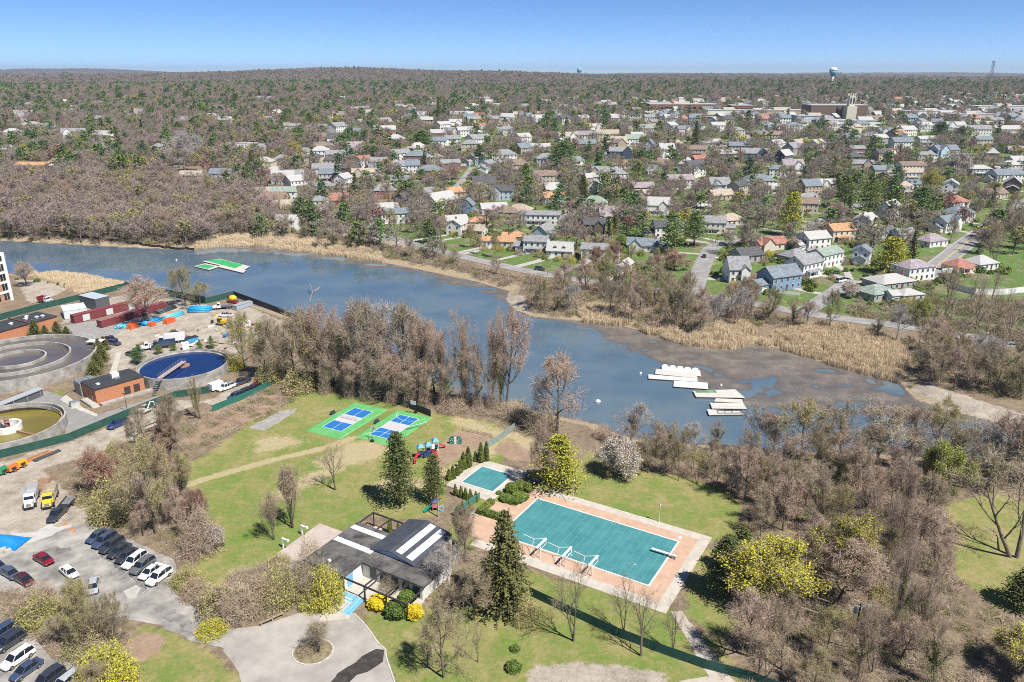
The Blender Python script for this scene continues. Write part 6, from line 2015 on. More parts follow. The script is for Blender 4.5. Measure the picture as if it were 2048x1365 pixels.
# ------------------------------------------------------------------ docks and things in the creek
DOCKW = M('dock_planks', (.44, .42, .38), .85, .15, 2.5, col2=(.58, .56, .52))
DOCKG = M('dock_turf', (.03, .33, .10), .9, .12, 1)
FLOATM = M('dock_float', (.07, .07, .075), .7, .1)
def dock(label, corners, mat, z=.55, planks=True, group='floating docks on the mud', top=None):
 P = [G(a, b, z) for a, b in corners]
 cx = sum(p[0] for p in P) / len(P)
 cy = sum(p[1] for p in P) / len(P)
 q = [(p[0] - cx, p[1] - cy) for p in P]
 t = thing('floating_dock', label, 'dock', (cx, cy, -.05), 0, group)
 MB().prism([(p[0] * .97, p[1] * .94) for p in q], 0, z - .1).obj('float', FLOATM, t)
 if not planks or len(q) != 4:
  MB().prism(q, z - .1, z + .05).obj('deck', mat, t)
 else:
  a, b, c, d = [np.array(p) for p in q]
  n = max(3, int(np.linalg.norm(b - a) / 1.6))
  for k in range(n):
   f0, f1 = k / n + .004, (k + 1) / n - .004
   MB().prism([a + (b - a) * f0, a + (b - a) * f1, d + (c - d) * f1, d + (c - d) * f0], z - .1, z + .05 + random.uniform(-.015, .015)).obj('plank_section', mat, t)
 if top:
  for m, poly in top:
   pp = [G(a, b, z) for a, b in poly]
   MB().prism([(p[0] - cx, p[1] - cy) for p in pp], z + .07, z + .10).obj('turf', m, t)
 return t
PLK = M('pale_dock', (.62, .60, .56), .8, .1, 2)
dock('green turf dock, the long one lying across the creek', [(405, 523), (440, 518), (500, 533), (485, 542)], DOCKW, group='green docks far out in the creek', top=[(DOCKG, [(412, 522), (440, 519), (486, 530), (470, 537)])])
dock('green turf dock, the short one pointing at the yard', [(388, 533), (410, 527), (440, 533), (418, 540)], DOCKW, group='green docks far out in the creek', top=[(DOCKG, [(392, 533), (410, 529), (430, 533), (415, 538)])])
dock('grey dock alongside the green turf dock', [(436, 534), (442, 529), (492, 541), (486, 546)], DOCKW, group='green docks far out in the creek')
t0 = dock('white dock with a row of curved fenders, farthest on the mud', [(1322, 743), (1325, 733), (1400, 741), (1402, 753)], PLK)
for k in range(5):
 a = G(1330 + k * 15, 734 + k * 1.7, .55)
 MB().xprism([(-1.2, 0), (1.2, 0), (.8, .55), (0, .75), (-.8, .55)][::-1], -.3, .3).obj('fender', WHITEP, t0).location = (a[0] - t0.location.x, a[1] - t0.location.y, .6)
dock('pale plank dock just in front of the curved fenders', [(1310, 748), (1312, 738), (1392, 749), (1396, 757)], DOCKW)
dock('narrow white dock on the water side of the first group', [(1297, 757), (1297, 749), (1394, 757), (1396, 764)], PLK)
dock('plain white dock at the end of the first group', [(1347, 773), (1348, 762), (1415, 766), (1416, 778)], M('white_dock', (.72, .72, .70), .7, .05), planks=False)
dock('green stained dock at the head of the second group', [(1392, 794), (1386, 782), (1470, 779), (1490, 796)], DOCKW, top=[(M('faded_turf', (.13, .24, .12), .9, .25, 1), [(1392, 786), (1390, 782), (1430, 780), (1434, 786)])])
dock('grey plank dock in the middle of the second group', [(1428, 803), (1432, 797), (1484, 799), (1486, 806)], DOCKW)
dock('pale dock below the middle of the second group', [(1424, 817), (1420, 806), (1486, 806), (1494, 818)], DOCKW)
t0 = dock('dock carrying a dark steel rack, nearest the viewer', [(1418, 830), (1414, 819), (1480, 822), (1487, 829)], DOCKW)
MB().tube([(-2, -.8, .7), (4.5, -.8, .8), (4.5, .9, .8), (-2, .9, .7), (-2, -.8, .7)], .08, 5).tube([(0, -.8, 1.0), (.2, .9, 1.0)], .06, 4).tube([(2, -.8, 1.0), (2.2, .9, 1.0)], .06, 4).obj('rack', TRIM, t0)
for lab, qx, qy, s in [('white mooring buoy beside the first docks', 1281, 748, .45), ('white buoy between the docks and the far reeds', 1442, 772, .4), ('white buoy out beside the green turf docks', 353, 521, .5), ('pale lump of ice-white plastic floating near the pink tree', 1196, 804, .8)]:
 x, y = G(qx, qy, 0)
 o = MB().lathe([(.01, -.3), (s * .8, -.1), (s, .15), (s * .7, .5), (.01, .7)], k=10).obj('mooring_buoy', WHITEP)
 o.location = (x, y, 0)
 tag(o, lab, 'buoy', 'white buoys')
for lab, pts, rad in [('pale drift log on the mud below the reeds', [(1388, 697), (1444, 698)], .16), ('broken branch standing out of the creek', [(619, 603), (626, 592), (621, 582)], .12), ('pale driftwood lying in the shallows', [(628, 583), (640, 576)], .25),
      ('pale fallen log by the far mud bank', [(716, 521), (727, 514)], .3), ('long pale plank stranded at the right end of the mud', [(2005, 847), (2048, 850)], .2), ('thin pole lying on the mud near the reeds', [(1630, 722), (1652, 724)], .12)]:
 P = []
 for k, p in enumerate(pts):
  x, y = G(*p, 0)
  P.append((x, y, .12 + (1.6 * k if 'standing' in lab else 0)))
 o = MB().tube(P, rad, 6).obj('drift_log', WOODP)
 tag(o, lab, 'log')
# silt fences along the far bank
SILT = M('black_silt_cloth', (.028, .025, .024), .9, .2, 2)
def silt(label, pts, h):
 w = resample(smooth_line([G(*p, 1.2) for p in pts], 1), 2.5)
 w = [(a + random.uniform(-.8, .8), b + random.uniform(-.9, .9)) for a, b in w]
 return fence('silt_fence', label, w, h, 9, SILT, WOODP, zf=lambda x, y: float(ground(x, y)) - .1, thick=.06, wob=.25, gapz=-.3)
silt('black silt fence along the wooded bank at the far side', [(-20, 470), (60, 474), (150, 479), (250, 487), (330, 494), (385, 497)], 1.6)
silt('upper black silt fence on the bare bank below the road', [(625, 465), (665, 474), (700, 481), (735, 492), (760, 499)], .9)
silt('lower black silt fence snaking along the reeds below the road', [(640, 478), (700, 488), (730, 497), (800, 512), (880, 528), (960, 545), (1030, 560)], .9)
fence('vinyl_fence', 'tall white vinyl fence curving round the garden beyond the path', [GT(*p)[:2] for p in [(1920, 545), (1882, 549), (1890, 565), (1910, 580), (1950, 590), (2010, 590), (2060, 584)]], 2.6, 3.0, WHITEP, WHITEP, zf=gz)
fence('vinyl_fence', 'low white fence in front of the blue-grey house', [GT(*p)[:2] for p in [(1478, 578), (1505, 582), (1560, 588), (1600, 592)]], 1.5, 2.5, WHITEP, WHITEP, zf=gz)
# ------------------------------------------------------------------ houses
def wallm(n, c):
 return M('siding_' + n, c, .8, .09, 1.1)
WALLC = dict(white=wallm('white', (.74, .74, .72)), cream=wallm('cream', (.62, .56, .46)), beige=wallm('beige', (.50, .44, .36)), grey=wallm('grey', (.36, .37, .38)), blue=wallm('blue', (.20, .30, .43)), navy=wallm('navy', (.055, .08, .13)),
    paleblue=wallm('paleblue', (.45, .55, .64)), brick=M('house_brick', (.27, .115, .085), .85, .1, 3), tan=wallm('tan', (.45, .36, .27)), brown=wallm('brown', (.16, .11, .085)), dark=wallm('dark', (.07, .07, .075)), sage=wallm('sage', (.36, .39, .33)))
ROOFC = dict(grey=M('shingle_grey', (.24, .24, .245), .9, .2, .7), light=M('shingle_light', (.40, .395, .385), .9, .1, 1.5), dark=M('shingle_dark', (.085, .085, .09), .9, .2, .7), slate=M('shingle_slate', (.17, .20, .23), .9, .2, .7), green=M('shingle_green', (.24, .29, .25), .9, .2, .7),
    red=M('shingle_red', (.33, .15, .115), .9, .2, .7), orange=M('shingle_orange', (.45, .25, .14), .9, .2, .7), brown=M('shingle_brown', (.22, .16, .125), .9, .2, .7), tan=M('shingle_tan', (.37, .31, .25), .9, .2, .7), mauve=M('shingle_mauve', (.30, .25, .27), .9, .2, .7))
WINM = bpy.data.meshes
_w = MB().box(-.62, .62, -.07, .0, -.82, .82, 0).box(-.5, -.03, -.085, -.071, -.7, .7, 1).box(.03, .5, -.085, -.071, -.7, .7, 1)
WINDOW = _w.mesh('window', [WHITEP, GLASS])
DOORM = MB().box(-.55, .55, -.09, 0, -1.05, 1.05, 0).box(-.3, .3, -.1, -.091, .2, .8, 1).mesh('door', [M('door_paint', (.20, .07, .05), .5), GLASS])
GARAGE = MB().box(-1.35, 1.35, -.08, 0, -1.05, 1.05, 0).box(-1.2, 1.2, -.09, -.081, .55, .85, 1).mesh('garage_door', [WHITEP, GLASS])
WORDS = dict(paleblue='pale blue', navy='navy blue', brick='red brick', dark='dark', light='light grey', slate='slate grey', green='grey-green', orange='orange-brown')
HOUSES = []         # (x, y, radius)
def house(qx, qy, w=12.0, d=9.0, st=2, rot=0, wall='white', roof='grey', kind='gable', chim=1, porch=0, label=None, lod=2, wing=None, dormer=0, group=None, pitch=.6, band=None):
 x, y, z = GT(qx, qy)
 if y > 470:
  w, d = w * 1.14, d * 1.1
 H = 2.9 * st + .4
 W2, D2 = w / 2, d / 2
 rz = R(rot)
 HOUSES.append((x, y, max(w, d) * .62))
 if lod >= 2 and not wing and random.random() < .5:
  wing = (random.uniform(3, 5.5), d * .72, random.choice((-1, 1)))
 if lod >= 2 and not porch and kind != 'cross' and random.random() < .4:
  porch = 1
 wn_, rn = WORDS.get(wall, wall), WORDS.get(roof, roof)
 base = label or '%s %s house with %s %s roof' % ('tall' if st > 1 else 'low', wn_, rn, {'gable': 'gabled', 'hip': 'hipped', 'cross': 'crossed', 'flat': 'flat'}[kind])
 if not label:
  base += ' and chimney' if chim else ''
  base += ' ' + (band or '')
 t = thing('house', base.strip(), 'house', (x, y, z), rz, group or 'houses of the town beyond the creek')
 if label:
  t['fixed'] = 1
 wm, rm = WALLC[wall], ROOFC[roof]
 wb = MB().box(-W2, W2, -D2, D2, -2.0, H)
 rb = MB()
 o = .45
 rise = D2 * pitch
 zr = H + rise
 th = .22
 def slab(a, b, c, e):
  n = [(p[0], p[1], p[2] + th) for p in (a, b, c, e)]
  rb.add([a, b, c, e] + n, [(3, 2, 1, 0), (4, 5, 6, 7), (0, 1, 5, 4), (1, 2, 6, 5), (2, 3, 7, 6), (3, 0, 4, 7)])
 ze = H - o * pitch
 if kind in ('gable', 'cross'):
  slab((-W2 - o, -D2 - o, ze), (W2 + o, -D2 - o, ze), (W2 + o, 0, zr), (-W2 - o, 0, zr))
  slab((W2 + o, D2 + o, ze), (-W2 - o, D2 + o, ze), (-W2 - o, 0, zr), (W2 + o, 0, zr))
  for s in (-1, 1):
   q = [(s * W2, -D2, H), (s * W2, D2, H), (s * W2, 0, zr)]
   wb.add(q, [(0, 1, 2) if s > 0 else (2, 1, 0)])
  if kind == 'cross':
   cw = w * .2
   cx_ = w * random.choice((-.22, .22))
   fy = -D2 - 1.6
   cz = H + cw * .95
   wb.box(cx_ - cw, cx_ + cw, fy, -D2, -2, H)
   wb.add([(cx_ - cw, fy, H), (cx_ + cw, fy, H), (cx_, fy, cz)], [(0, 1, 2)])
   slab((cx_ - cw - .3, fy - .35, H - .3), (cx_, fy - .35, cz), (cx_, 0, cz), (cx_ - cw - .3, -D2 * .5, H - .3))
   slab((cx_, fy - .35, cz), (cx_ + cw + .3, fy - .35, H - .3), (cx_ + cw + .3, -D2 * .5, H - .3), (cx_, 0, cz))
 elif kind == 'hip':
  rl = max(W2 - D2, .3)
  rb.add([(-W2 - o, -D2 - o, ze), (W2 + o, -D2 - o, ze), (W2 + o, D2 + o, ze), (-W2 - o, D2 + o, ze), (-rl, 0, zr), (rl, 0, zr)], [(0, 1, 5, 4), (1, 2, 5), (2, 3, 4, 5), (3, 0, 4), (3, 2, 1, 0)])
 else:
  rb.box(-W2 - .2, W2 + .2, -D2 - .2, D2 + .2, H, H + .4)
 if porch:
  wb.box(-W2 * .7, W2 * .5, -D2 - 2.2, -D2, -1, .5)
  rb.add([(-W2 * .75, -D2 - 2.5, 2.6), (W2 * .55, -D2 - 2.5, 2.6), (W2 * .55, -D2, 3.1), (-W2 * .75, -D2, 3.1), (-W2 * .75, -D2 - 2.5, 2.75), (W2 * .55, -D2 - 2.5, 2.75), (W2 * .55, -D2, 3.3), (-W2 * .75, -D2, 3.3)],
    [(3, 2, 1, 0), (4, 5, 6, 7), (0, 1, 5, 4), (1, 2, 6, 5), (3, 0, 4, 7)])
  for xx in (-W2 * .7, -W2 * .1, W2 * .5):
   wb.box(xx - .1, xx + .1, -D2 - 2.3, -D2 - 2.1, .5, 2.6)
 if wing:
  ww, wd, ws_ = wing
  x0, x1 = (W2, W2 + ww) if ws_ > 0 else (-W2 - ww, -W2)
  wb.box(x0, x1, -wd / 2, wd / 2, -2, 3.1)
  a, b = (x0, x1 + .4) if ws_ > 0 else (x0 - .4, x1)
  hh = 3.1 + wd * .25
  slab((a, -wd / 2 - .4, 2.95), (b, -wd / 2 - .4, 2.95), (b, 0, hh), (a, 0, hh))
  slab((b, wd / 2 + .4, 2.95), (a, wd / 2 + .4, 2.95), (a, 0, hh), (b, 0, hh))
  xe = x1 if ws_ > 0 else x0
  wb.add([(xe, -wd / 2, 3.1), (xe, wd / 2, 3.1), (xe, 0, hh)], [(0, 1, 2) if ws_ > 0 else (2, 1, 0)])
 wb.obj('wall', wm, t)
 ro = rb.obj('roof', rm, t)
 if chim:
  cxx = random.choice((-.8, .8, -.3)) * W2
  MB().box(cxx - .45, cxx + .45, -.4, .4, H, zr + 1.1).box(cxx - .55, cxx + .55, -.5, .5, zr + 1.1, zr + 1.25).obj('chimney', WALLC['brick'], ro)
 for k in range(dormer):
  xx = (k - (dormer - 1) / 2) * w * .34
  dm = MB().box(xx - .8, xx + .8, -D2 * .75, -D2 * .1, H + .3, H + 1.9)
  dm.obj('dormer', wm, t)
  MB().add([(xx - 1, -D2 * .85, H + 1.85), (xx, -D2 * .85, H + 2.6), (xx, 0, H + 2.6), (xx - 1, 0, H + 1.85), (xx + 1, -D2 * .85, H + 1.85), (xx + 1, 0, H + 1.85)], [(0, 1, 2, 3), (1, 4, 5, 2), (0, 4, 1)]).obj('dormer_roof', rm, ro)
  link('window', WINDOW, t, (xx, -D2 * .75, H + 1.1), 0, (.8, 1, .75))
 if lod >= 1:
  nw = max(2, int(w / 2.9))
  for f in range(st):
   for k in range(nw):
    xx = -W2 + w * (k + .5) / nw
    if f == 0 and k == nw // 2:
     link('door', DOORM, t, (xx, -D2, 1.35))
     continue
    if kind == 'cross' and lod < 2:
     continue
    link('window', WINDOW, t, (xx, -D2, 1.75 + 2.85 * f))
  if lod >= 2:
   sd_ = 1 if (rot % 360) < 90 or (rot % 360) > 270 else 1
   for s in (-1, 1):
    for f in range(st):
     for k in range(2):
      link('window', WINDOW, t, (s * W2, (-.25 + .5 * k) * d, 1.75 + 2.85 * f), s * math.pi / 2)
    if kind == 'gable':
     link('window', WINDOW, t, (s * W2, 0, H + rise * .35), s * math.pi / 2, (.7, 1, .7))
   if wing:
    link('garage_door', GARAGE, t, ((W2 + wing[0] / 2) * wing[2], -wing[1] / 2, 1.2))
 return t
# the houses along the shore road and close behind it
H_ = house
H_(1003, 492, 15, 9, 1, -12, 'white', 'orange', 'gable', 1, label='low white house with an orange-brown roof above the shore road', pitch=.4)
H_(952, 470, 11, 9, 1, -20, 'cream', 'tan', 'gable', 1, label='cream bungalow with tan roof beside the white gabled house')
H_(915, 468, 11, 9, 2, 70, 'white', 'light', 'gable', 1, label='white gable-fronted house with light roof beside the tan bungalow')
H_(1033, 482, 9, 8, 1, -10, 'brick', 'orange', 'hip', 0, label='small brick bungalow behind the white two-storey house')
H_(1073, 503, 12, 10, 2, -12, 'white', 'grey', 'gable', 1, wing=None, label='white two-storey house with grey roof and garage at the shore road', porch=1, pitch=.4)
H_(1121, 511, 13, 9, 1, -12, 'white', 'light', 'gable', 0, dormer=2, label='white cape house with two dormers at the shore road', porch=0, pitch=.8)
H_(1194, 520, 15, 9, 2, -12, 'white', 'grey', 'gable', 1, label='white house with long grey roof half hidden by riverside trees', pitch=.45)
H_(1286, 500, 16, 10, 1, -14, 'white', 'slate', 'cross', 1, label='white house with slate roof beside the two big pines')
H_(1250, 540, 7, 6, 1, 60, 'white', 'light', 'gable', 0, label='tiny white gabled shed among the blossoming riverside trees')
H_(1189, 468, 12, 10, 2, -10, 'brown', 'dark', 'cross', 1, label='dark brown house with porch behind the riverside pines')
H_(1082, 448, 24, 9, 2, -6, 'white', 'grey', 'gable', 0, label='long white house with grey roof above the yellow forsythia hedge', wing=(6, 8, 1), pitch=.4)
H_(1039, 428, 14, 10, 1, -20, 'tan', 'tan', 'hip', 1, label='tan hipped bungalow beside the long white house')
H_(1471, 560, 9, 12, 2, 0, 'white', 'grey', 'cross', 0, label='tall white gable-fronted house beside the street end', pitch=.75)
H_(1492, 520, 13, 10, 1, 20, 'grey', 'dark', 'gable', 1, label='grey house with dark solar panels on its roof', pitch=.6)
H_(1536, 497, 17, 10, 1, 18, 'cream', 'red', 'cross', 1, label='cream house with a broad red roof near the street corner', pitch=.55)
H_(1556, 575, 16, 10, 2, 25, 'blue', 'slate', 'gable', 0, wing=(6, 7, -1), label='blue-grey house with solar panels nearest the path', pitch=.7)
H_(1606, 548, 15, 10, 2, 35, 'white', 'grey', 'gable', 0, label='house with dark gable and white front beside the blue-grey one', pitch=.6)
H_(1648, 530, 16, 9, 2, 35, 'white', 'green', 'gable', 0, label='white house with pale green roof by the white van', pitch=.55)
H_(1590, 522, 14, 10, 1, 30, 'grey', 'grey', 'hip', 0, label='grey low-roofed house behind the dark-gabled one')
H_(1625, 497, 14, 10, 2, 20, 'white', 'light', 'gable', 1, label='white house with skylit pale roof near the red-roofed houses', pitch=.6)
H_(1675, 480, 14, 10, 2, 15, 'cream', 'orange', 'gable', 1, label='cream house with orange-brown roof and tall chimney', pitch=.6)
H_(1721, 525, 9, 8, 2, 60, 'white', 'slate', 'gable', 1, label='small white house with dark chimney beside the layered cedar')
H_(1724, 458, 13, 10, 2, 60, 'white', 'light', 'gable', 1, label='white house with a tall dark chimney facing the red roof')
H_(1762, 474, 13, 9, 1, 20, 'paleblue', 'slate', 'gable', 0, label='pale blue low house behind the layered cedar')
H_(1804, 478, 11, 9, 1, 15, 'white', 'grey', 'gable', 0, label='white low house with grey roof behind the layered cedar')
H_(1822, 556, 15, 11, 2, 20, 'white', 'mauve', 'hip', 0, label='big white house with a mauve hipped roof beyond the path', pitch=.45)
H_(1776, 573, 18, 12, 1, 20, 'grey', 'light', 'hip', 1, label='low house with a broad pale hipped roof beyond the path', pitch=.4)
H_(1748, 595, 13, 11, 1, 25, 'sage', 'green', 'hip', 0, label='low house with a green hipped roof just beyond the path', pitch=.45)
H_(1812, 600, 10, 8, 1, 15, 'white', 'light', 'hip', 0, label='small white house in front of the broad pale roof', pitch=.4)
H_(1888, 462, 14, 10, 2, 30, 'white', 'slate', 'cross', 1, label='white house with cross gables beside the highway')
H_(1860, 490, 14, 10, 1, 25, 'white', 'mauve', 'hip', 0, label='low white house with mauve roof beside the highway')
H_(1915, 542, 11, 9, 1, 20, 'cream', 'red', 'hip', 0, label='cream bungalow with red roof above the white curved fence')
H_(1958, 536, 12, 10, 1, 20, 'white', 'light', 'hip', 0, label='pale bungalow above the white curved fence')
H_(1912, 443, 15, 11, 2, 25, 'white', 'slate', 'hip', 1, label='white hipped house just before the highway bends')
H_(1906, 420, 13, 10, 2, 25, 'white', 'red', 'hip', 1, label='white house with red hipped roof near the highway')
H_(790, 445, 15, 9, 2, 12, 'white', 'slate', 'gable', 0, wing=(7, 9, -1), label='white house with slate roof at the first bend of the shore road', pitch=.5)
H_(775, 425, 13, 9, 1, 10, 'paleblue', 'light', 'gable', 0, label='low pale house behind the bend of the shore road')
H_(807, 415, 9, 8, 2, 70, 'navy', 'dark', 'gable', 1, label='navy blue gable-fronted house behind the road bend', pitch=.8)
H_(880, 418, 18, 13, 2, 50, 'white', 'light', 'gable', 0, label='large white house with broad pale roof uphill of the road bend', pitch=.7)
H_(935, 428, 8, 8, 2, 80, 'blue', 'slate', 'gable', 0, label='bright blue gable-fronted house uphill of the road', pitch=.9)
H_(987, 425, 15, 9, 1, 14, 'white', 'light', 'gable', 1, label='white house with light roof between the blue and tan ones', pitch=.6)
H_(1016, 432, 12, 10, 1, -5, 'beige', 'brown', 'hip', 0, label='beige bungalow with brown roof next to the white one')
H_(1004, 398, 14, 9, 2, -4, 'paleblue', 'dark', 'cross', 0, label='pale blue house with dark shutters and twin gables')
H_(569, 400, 15, 9, 2, 8, 'white', 'green', 'gable', 0, label='white house with mossy green roof behind the evergreens')
H_(640, 418, 9, 8, 2, -5, 'white', 'grey', 'hip', 0, label='white square house at the end of the shore road')
H_(676, 408, 13, 10, 1, 10, 'brick', 'red', 'gable', 0, label='brick house with dull red roof beside the brown conifer', pitch=.7)
H_(688, 372, 13, 8, 2, 75, 'white', 'light', 'gable', 0, label='tall narrow white house with light roof among conifers', pitch=.7)
H_(72, 345, 24, 10, 2, -4, 'white', 'orange', 'gable', 0, label='white house with long orange-brown roof alone above the wood', pitch=.4)
H_(447, 362, 16, 10, 2, -6, 'paleblue', 'slate', 'gable', 1, label='pale blue house with slate roof at the edge of the wood', wing=(6, 7, -1))
H_(385, 358, 16, 9, 1, -6, 'beige', 'tan', 'gable', 0, label='beige house with tan roof at the edge of the wood')
H_(412, 370, 10, 8, 1, -6, 'cream', 'tan', 'gable', 0, label='small cream house below the pale blue one at the wood')
H_(1331, 318, 12, 9, 3, 8, 'white', 'light', 'gable', 1, label='tall white three-storey house with steep roof mid-town', pitch=.9, wing=(5, 9, 1))
H_(1243, 316, 20, 10, 2, -5, 'navy', 'grey', 'cross', 1, label='navy house with two gables and grey roof mid-town')
H_(1299, 305, 10, 10, 2, 70, 'paleblue', 'slate', 'gable', 0, label='pale blue steep-gabled house behind the navy one', pitch=1.0)
H_(1231, 298, 18, 11, 2, 5, 'tan', 'tan', 'cross', 1, label='tan house with steep crossed roofs behind the navy one', pitch=.9)
H_(1244, 336, 15, 11, 1, -5, 'white', 'brown', 'hip', 0, label='white house with brown hipped roof below the navy one')
H_(1224, 362, 20, 12, 2, 8, 'white', 'grey', 'hip', 1, label='large white house with grey hipped roof and columned porch mid-town', porch=1)
H_(1294, 350, 7, 7, 1, 45, 'white', 'light', 'gable', 0, label='little white gabled cottage between the large houses')
H_(1386, 352, 14, 11, 2, 30, 'white', 'dark', 'cross', 1, label='white half-timbered house with dark steep roof mid-town', pitch=1.0)
H_(1356, 375, 18, 10, 2, 10, 'white', 'mauve', 'gable', 1, label='white house with mauve roof and lawn in front', porch=1)
H_(1284, 382, 14, 11, 1, 10, 'dark', 'mauve', 'gable', 0, label='low dark house with shiny mauve roof', pitch=.5)
H_(1446, 314, 16, 9, 1, -4, 'navy', 'light', 'gable', 0, label='dark house with light grey roof and dormers', dormer=2)
H_(1509, 320, 22, 12, 2, -8, 'navy', 'grey', 'cross', 1, label='dark blue house with long grey roof at mid-town corner')
H_(1566, 324, 12, 10, 2, 40, 'navy', 'light', 'gable', 1, label='dark blue gable-fronted house with white side', pitch=.8)
H_(1391, 312, 15, 9, 2, -4, 'grey', 'brown', 'gable', 0, label='grey house with brown roof and three windows in a row')
H_(1818, 345, 18, 12, 2, 5, 'white', 'brown', 'gable', 1, label='large white house with brown roof in the right half of town', pitch=.4)
H_(1886, 313, 20, 12, 2, 12, 'paleblue', 'slate', 'cross', 0, label='pale blue house of several slate gables on the right')
H_(2008, 364, 22, 11, 2, 12, 'white', 'slate', 'gable', 1, label='long white house with slate roof by the picture edge')
H_(2022, 382, 12, 10, 2, 60, 'brown', 'light', 'gable', 0, label='dark brown gable-fronted house by the picture edge', pitch=.8)
H_(2034, 335, 16, 10, 2, 10, 'white', 'light', 'cross', 1, label='white house with pale roof behind the long one at the edge')
H_(1897, 393, 11, 9, 3, 62, 'white', 'light', 'gable', 0, label='tall white house seen end-on near the yellow tree')
H_(1106, 403, 13, 10, 1, 15, 'paleblue', 'orange', 'cross', 1, label='pale blue gabled cottage with orange-brown roof')
H_(1189, 412, 15, 11, 1, -10, 'white', 'green', 'hip', 0, label='white house with grey-green hipped roof in front of the street')
H_(1189, 388, 8, 9, 2, 75, 'white', 'light', 'gable', 0, label='narrow white gable-fronted house behind the dark conifer', pitch=.8)
H_(975, 342, 14, 9, 2, 70, 'white', 'grey', 'gable', 0, label='white gable-fronted house with two dark round windows', pitch=.5)
H_(861, 355, 18, 11, 2, -3, 'brick', 'slate', 'hip', 1, label='red brick house with slate hipped roof, the larger pair')
H_(835, 325, 20, 11, 2, -3, 'brick', 'slate', 'hip', 1, label='red brick house with chimney uphill of the other brick one')
H_(870, 328, 12, 10, 2, -3, 'white', 'light', 'hip', 1, label='white and brick hipped house beside the brick one')
H_(1728, 446, 12, 9, 1, 30, 'white', 'light', 'cross', 0, label='white low gabled house before the pines on the right')
B1, B2 = 'near midtown', 'left of midtown'
for a in [(566, 332, 13, 10, 2, 5, 'beige', 'grey', 'hip'), (533, 337, 12, 10, 2, 0, 'cream', 'light', 'hip'), (550, 349, 13, 9, 1, 4, 'white', 'light', 'hip'), (568, 366, 15, 9, 2, 6, 'paleblue', 'light', 'gable'), (592, 364, 12, 9, 2, 6, 'white', 'grey', 'gable'),
   (648, 351, 15, 10, 2, 8, 'cream', 'grey', 'gable'), (642, 314, 15, 11, 2, 5, 'white', 'light', 'hip'), (612, 316, 12, 9, 2, 5, 'cream', 'grey', 'hip'), (667, 334, 14, 10, 2, 5, 'beige', 'dark', 'hip'), (647, 379, 15, 9, 1, 5, 'beige', 'grey', 'hip'),
   (535, 392, 14, 9, 1, 5, 'cream', 'tan', 'gable'), (676, 264, 17, 12, 2, 60, 'white', 'grey', 'gable'), (707, 269, 14, 10, 1, 5, 'blue', 'slate', 'gable'), (637, 260, 24, 10, 1, 3, 'beige', 'grey', 'hip'), (667, 279, 24, 10, 1, 3, 'tan', 'brown', 'gable'),
   (770, 271, 20, 12, 2, 10, 'tan', 'light', 'cross'), (792, 290, 16, 12, 2, 4, 'brick', 'light', 'hip'), (800, 320, 15, 10, 2, 30, 'white', 'grey', 'gable'), (822, 345, 13, 10, 2, 8, 'white', 'slate', 'gable'), (800, 346, 13, 10, 2, 20, 'white', 'grey', 'cross'),
   (775, 383, 9, 8, 1, 30, 'white', 'light', 'gable'), (727, 333, 12, 9, 2, 50, 'white', 'red', 'gable'), (757, 337, 14, 9, 2, 6, 'paleblue', 'grey', 'gable'), (800, 368, 12, 9, 1, 8, 'grey', 'slate', 'gable'), (867, 392, 12, 9, 1, 10, 'blue', 'grey', 'gable'),
   (915, 392, 14, 9, 1, 16, 'beige', 'orange', 'gable'), (912, 450, 13, 9, 1, 16, 'beige', 'light', 'gable'), (957, 452, 12, 8, 1, 10, 'cream', 'orange', 'hip'), (487, 300, 26, 10, 2, 0, 'white', 'light', 'flat'), (515, 308, 14, 9, 2, 0, 'cream', 'grey', 'gable'),
   (92, 260, 24, 12, 1, 0, 'cream', 'slate', 'hip'), (150, 277, 20, 12, 2, 20, 'white', 'grey', 'cross'), (212, 282, 20, 12, 2, -15, 'white', 'light', 'gable'), (65, 255, 18, 10, 1, 0, 'cream', 'tan', 'hip'), (182, 242, 22, 11, 1, 10, 'tan', 'tan', 'hip'),
   (352, 222, 22, 12, 2, 0, 'brick', 'red', 'hip'), (50, 237, 20, 12, 2, 30, 'white', 'light', 'gable'), (210, 301, 18, 9, 1, 0, 'beige', 'grey', 'hip'), (122, 330, 16, 10, 1, 10, 'tan', 'brown', 'hip'), (8, 276, 20, 11, 1, 0, 'white', 'grey', 'gable'), (28, 276, 16, 11, 2, 0, 'white', 'light', 'hip'),
   (96, 290, 16, 9, 1, 0, 'dark', 'dark', 'hip'), (10, 312, 12, 9, 2, 60, 'white', 'light', 'gable'), (320, 300, 12, 9, 1, 0, 'cream', 'grey', 'hip'), (452, 250, 14, 9, 2, 0, 'white', 'light', 'gable')]:
 H_(*a, chim=random.randint(0, 1), band=B2, lod=1)
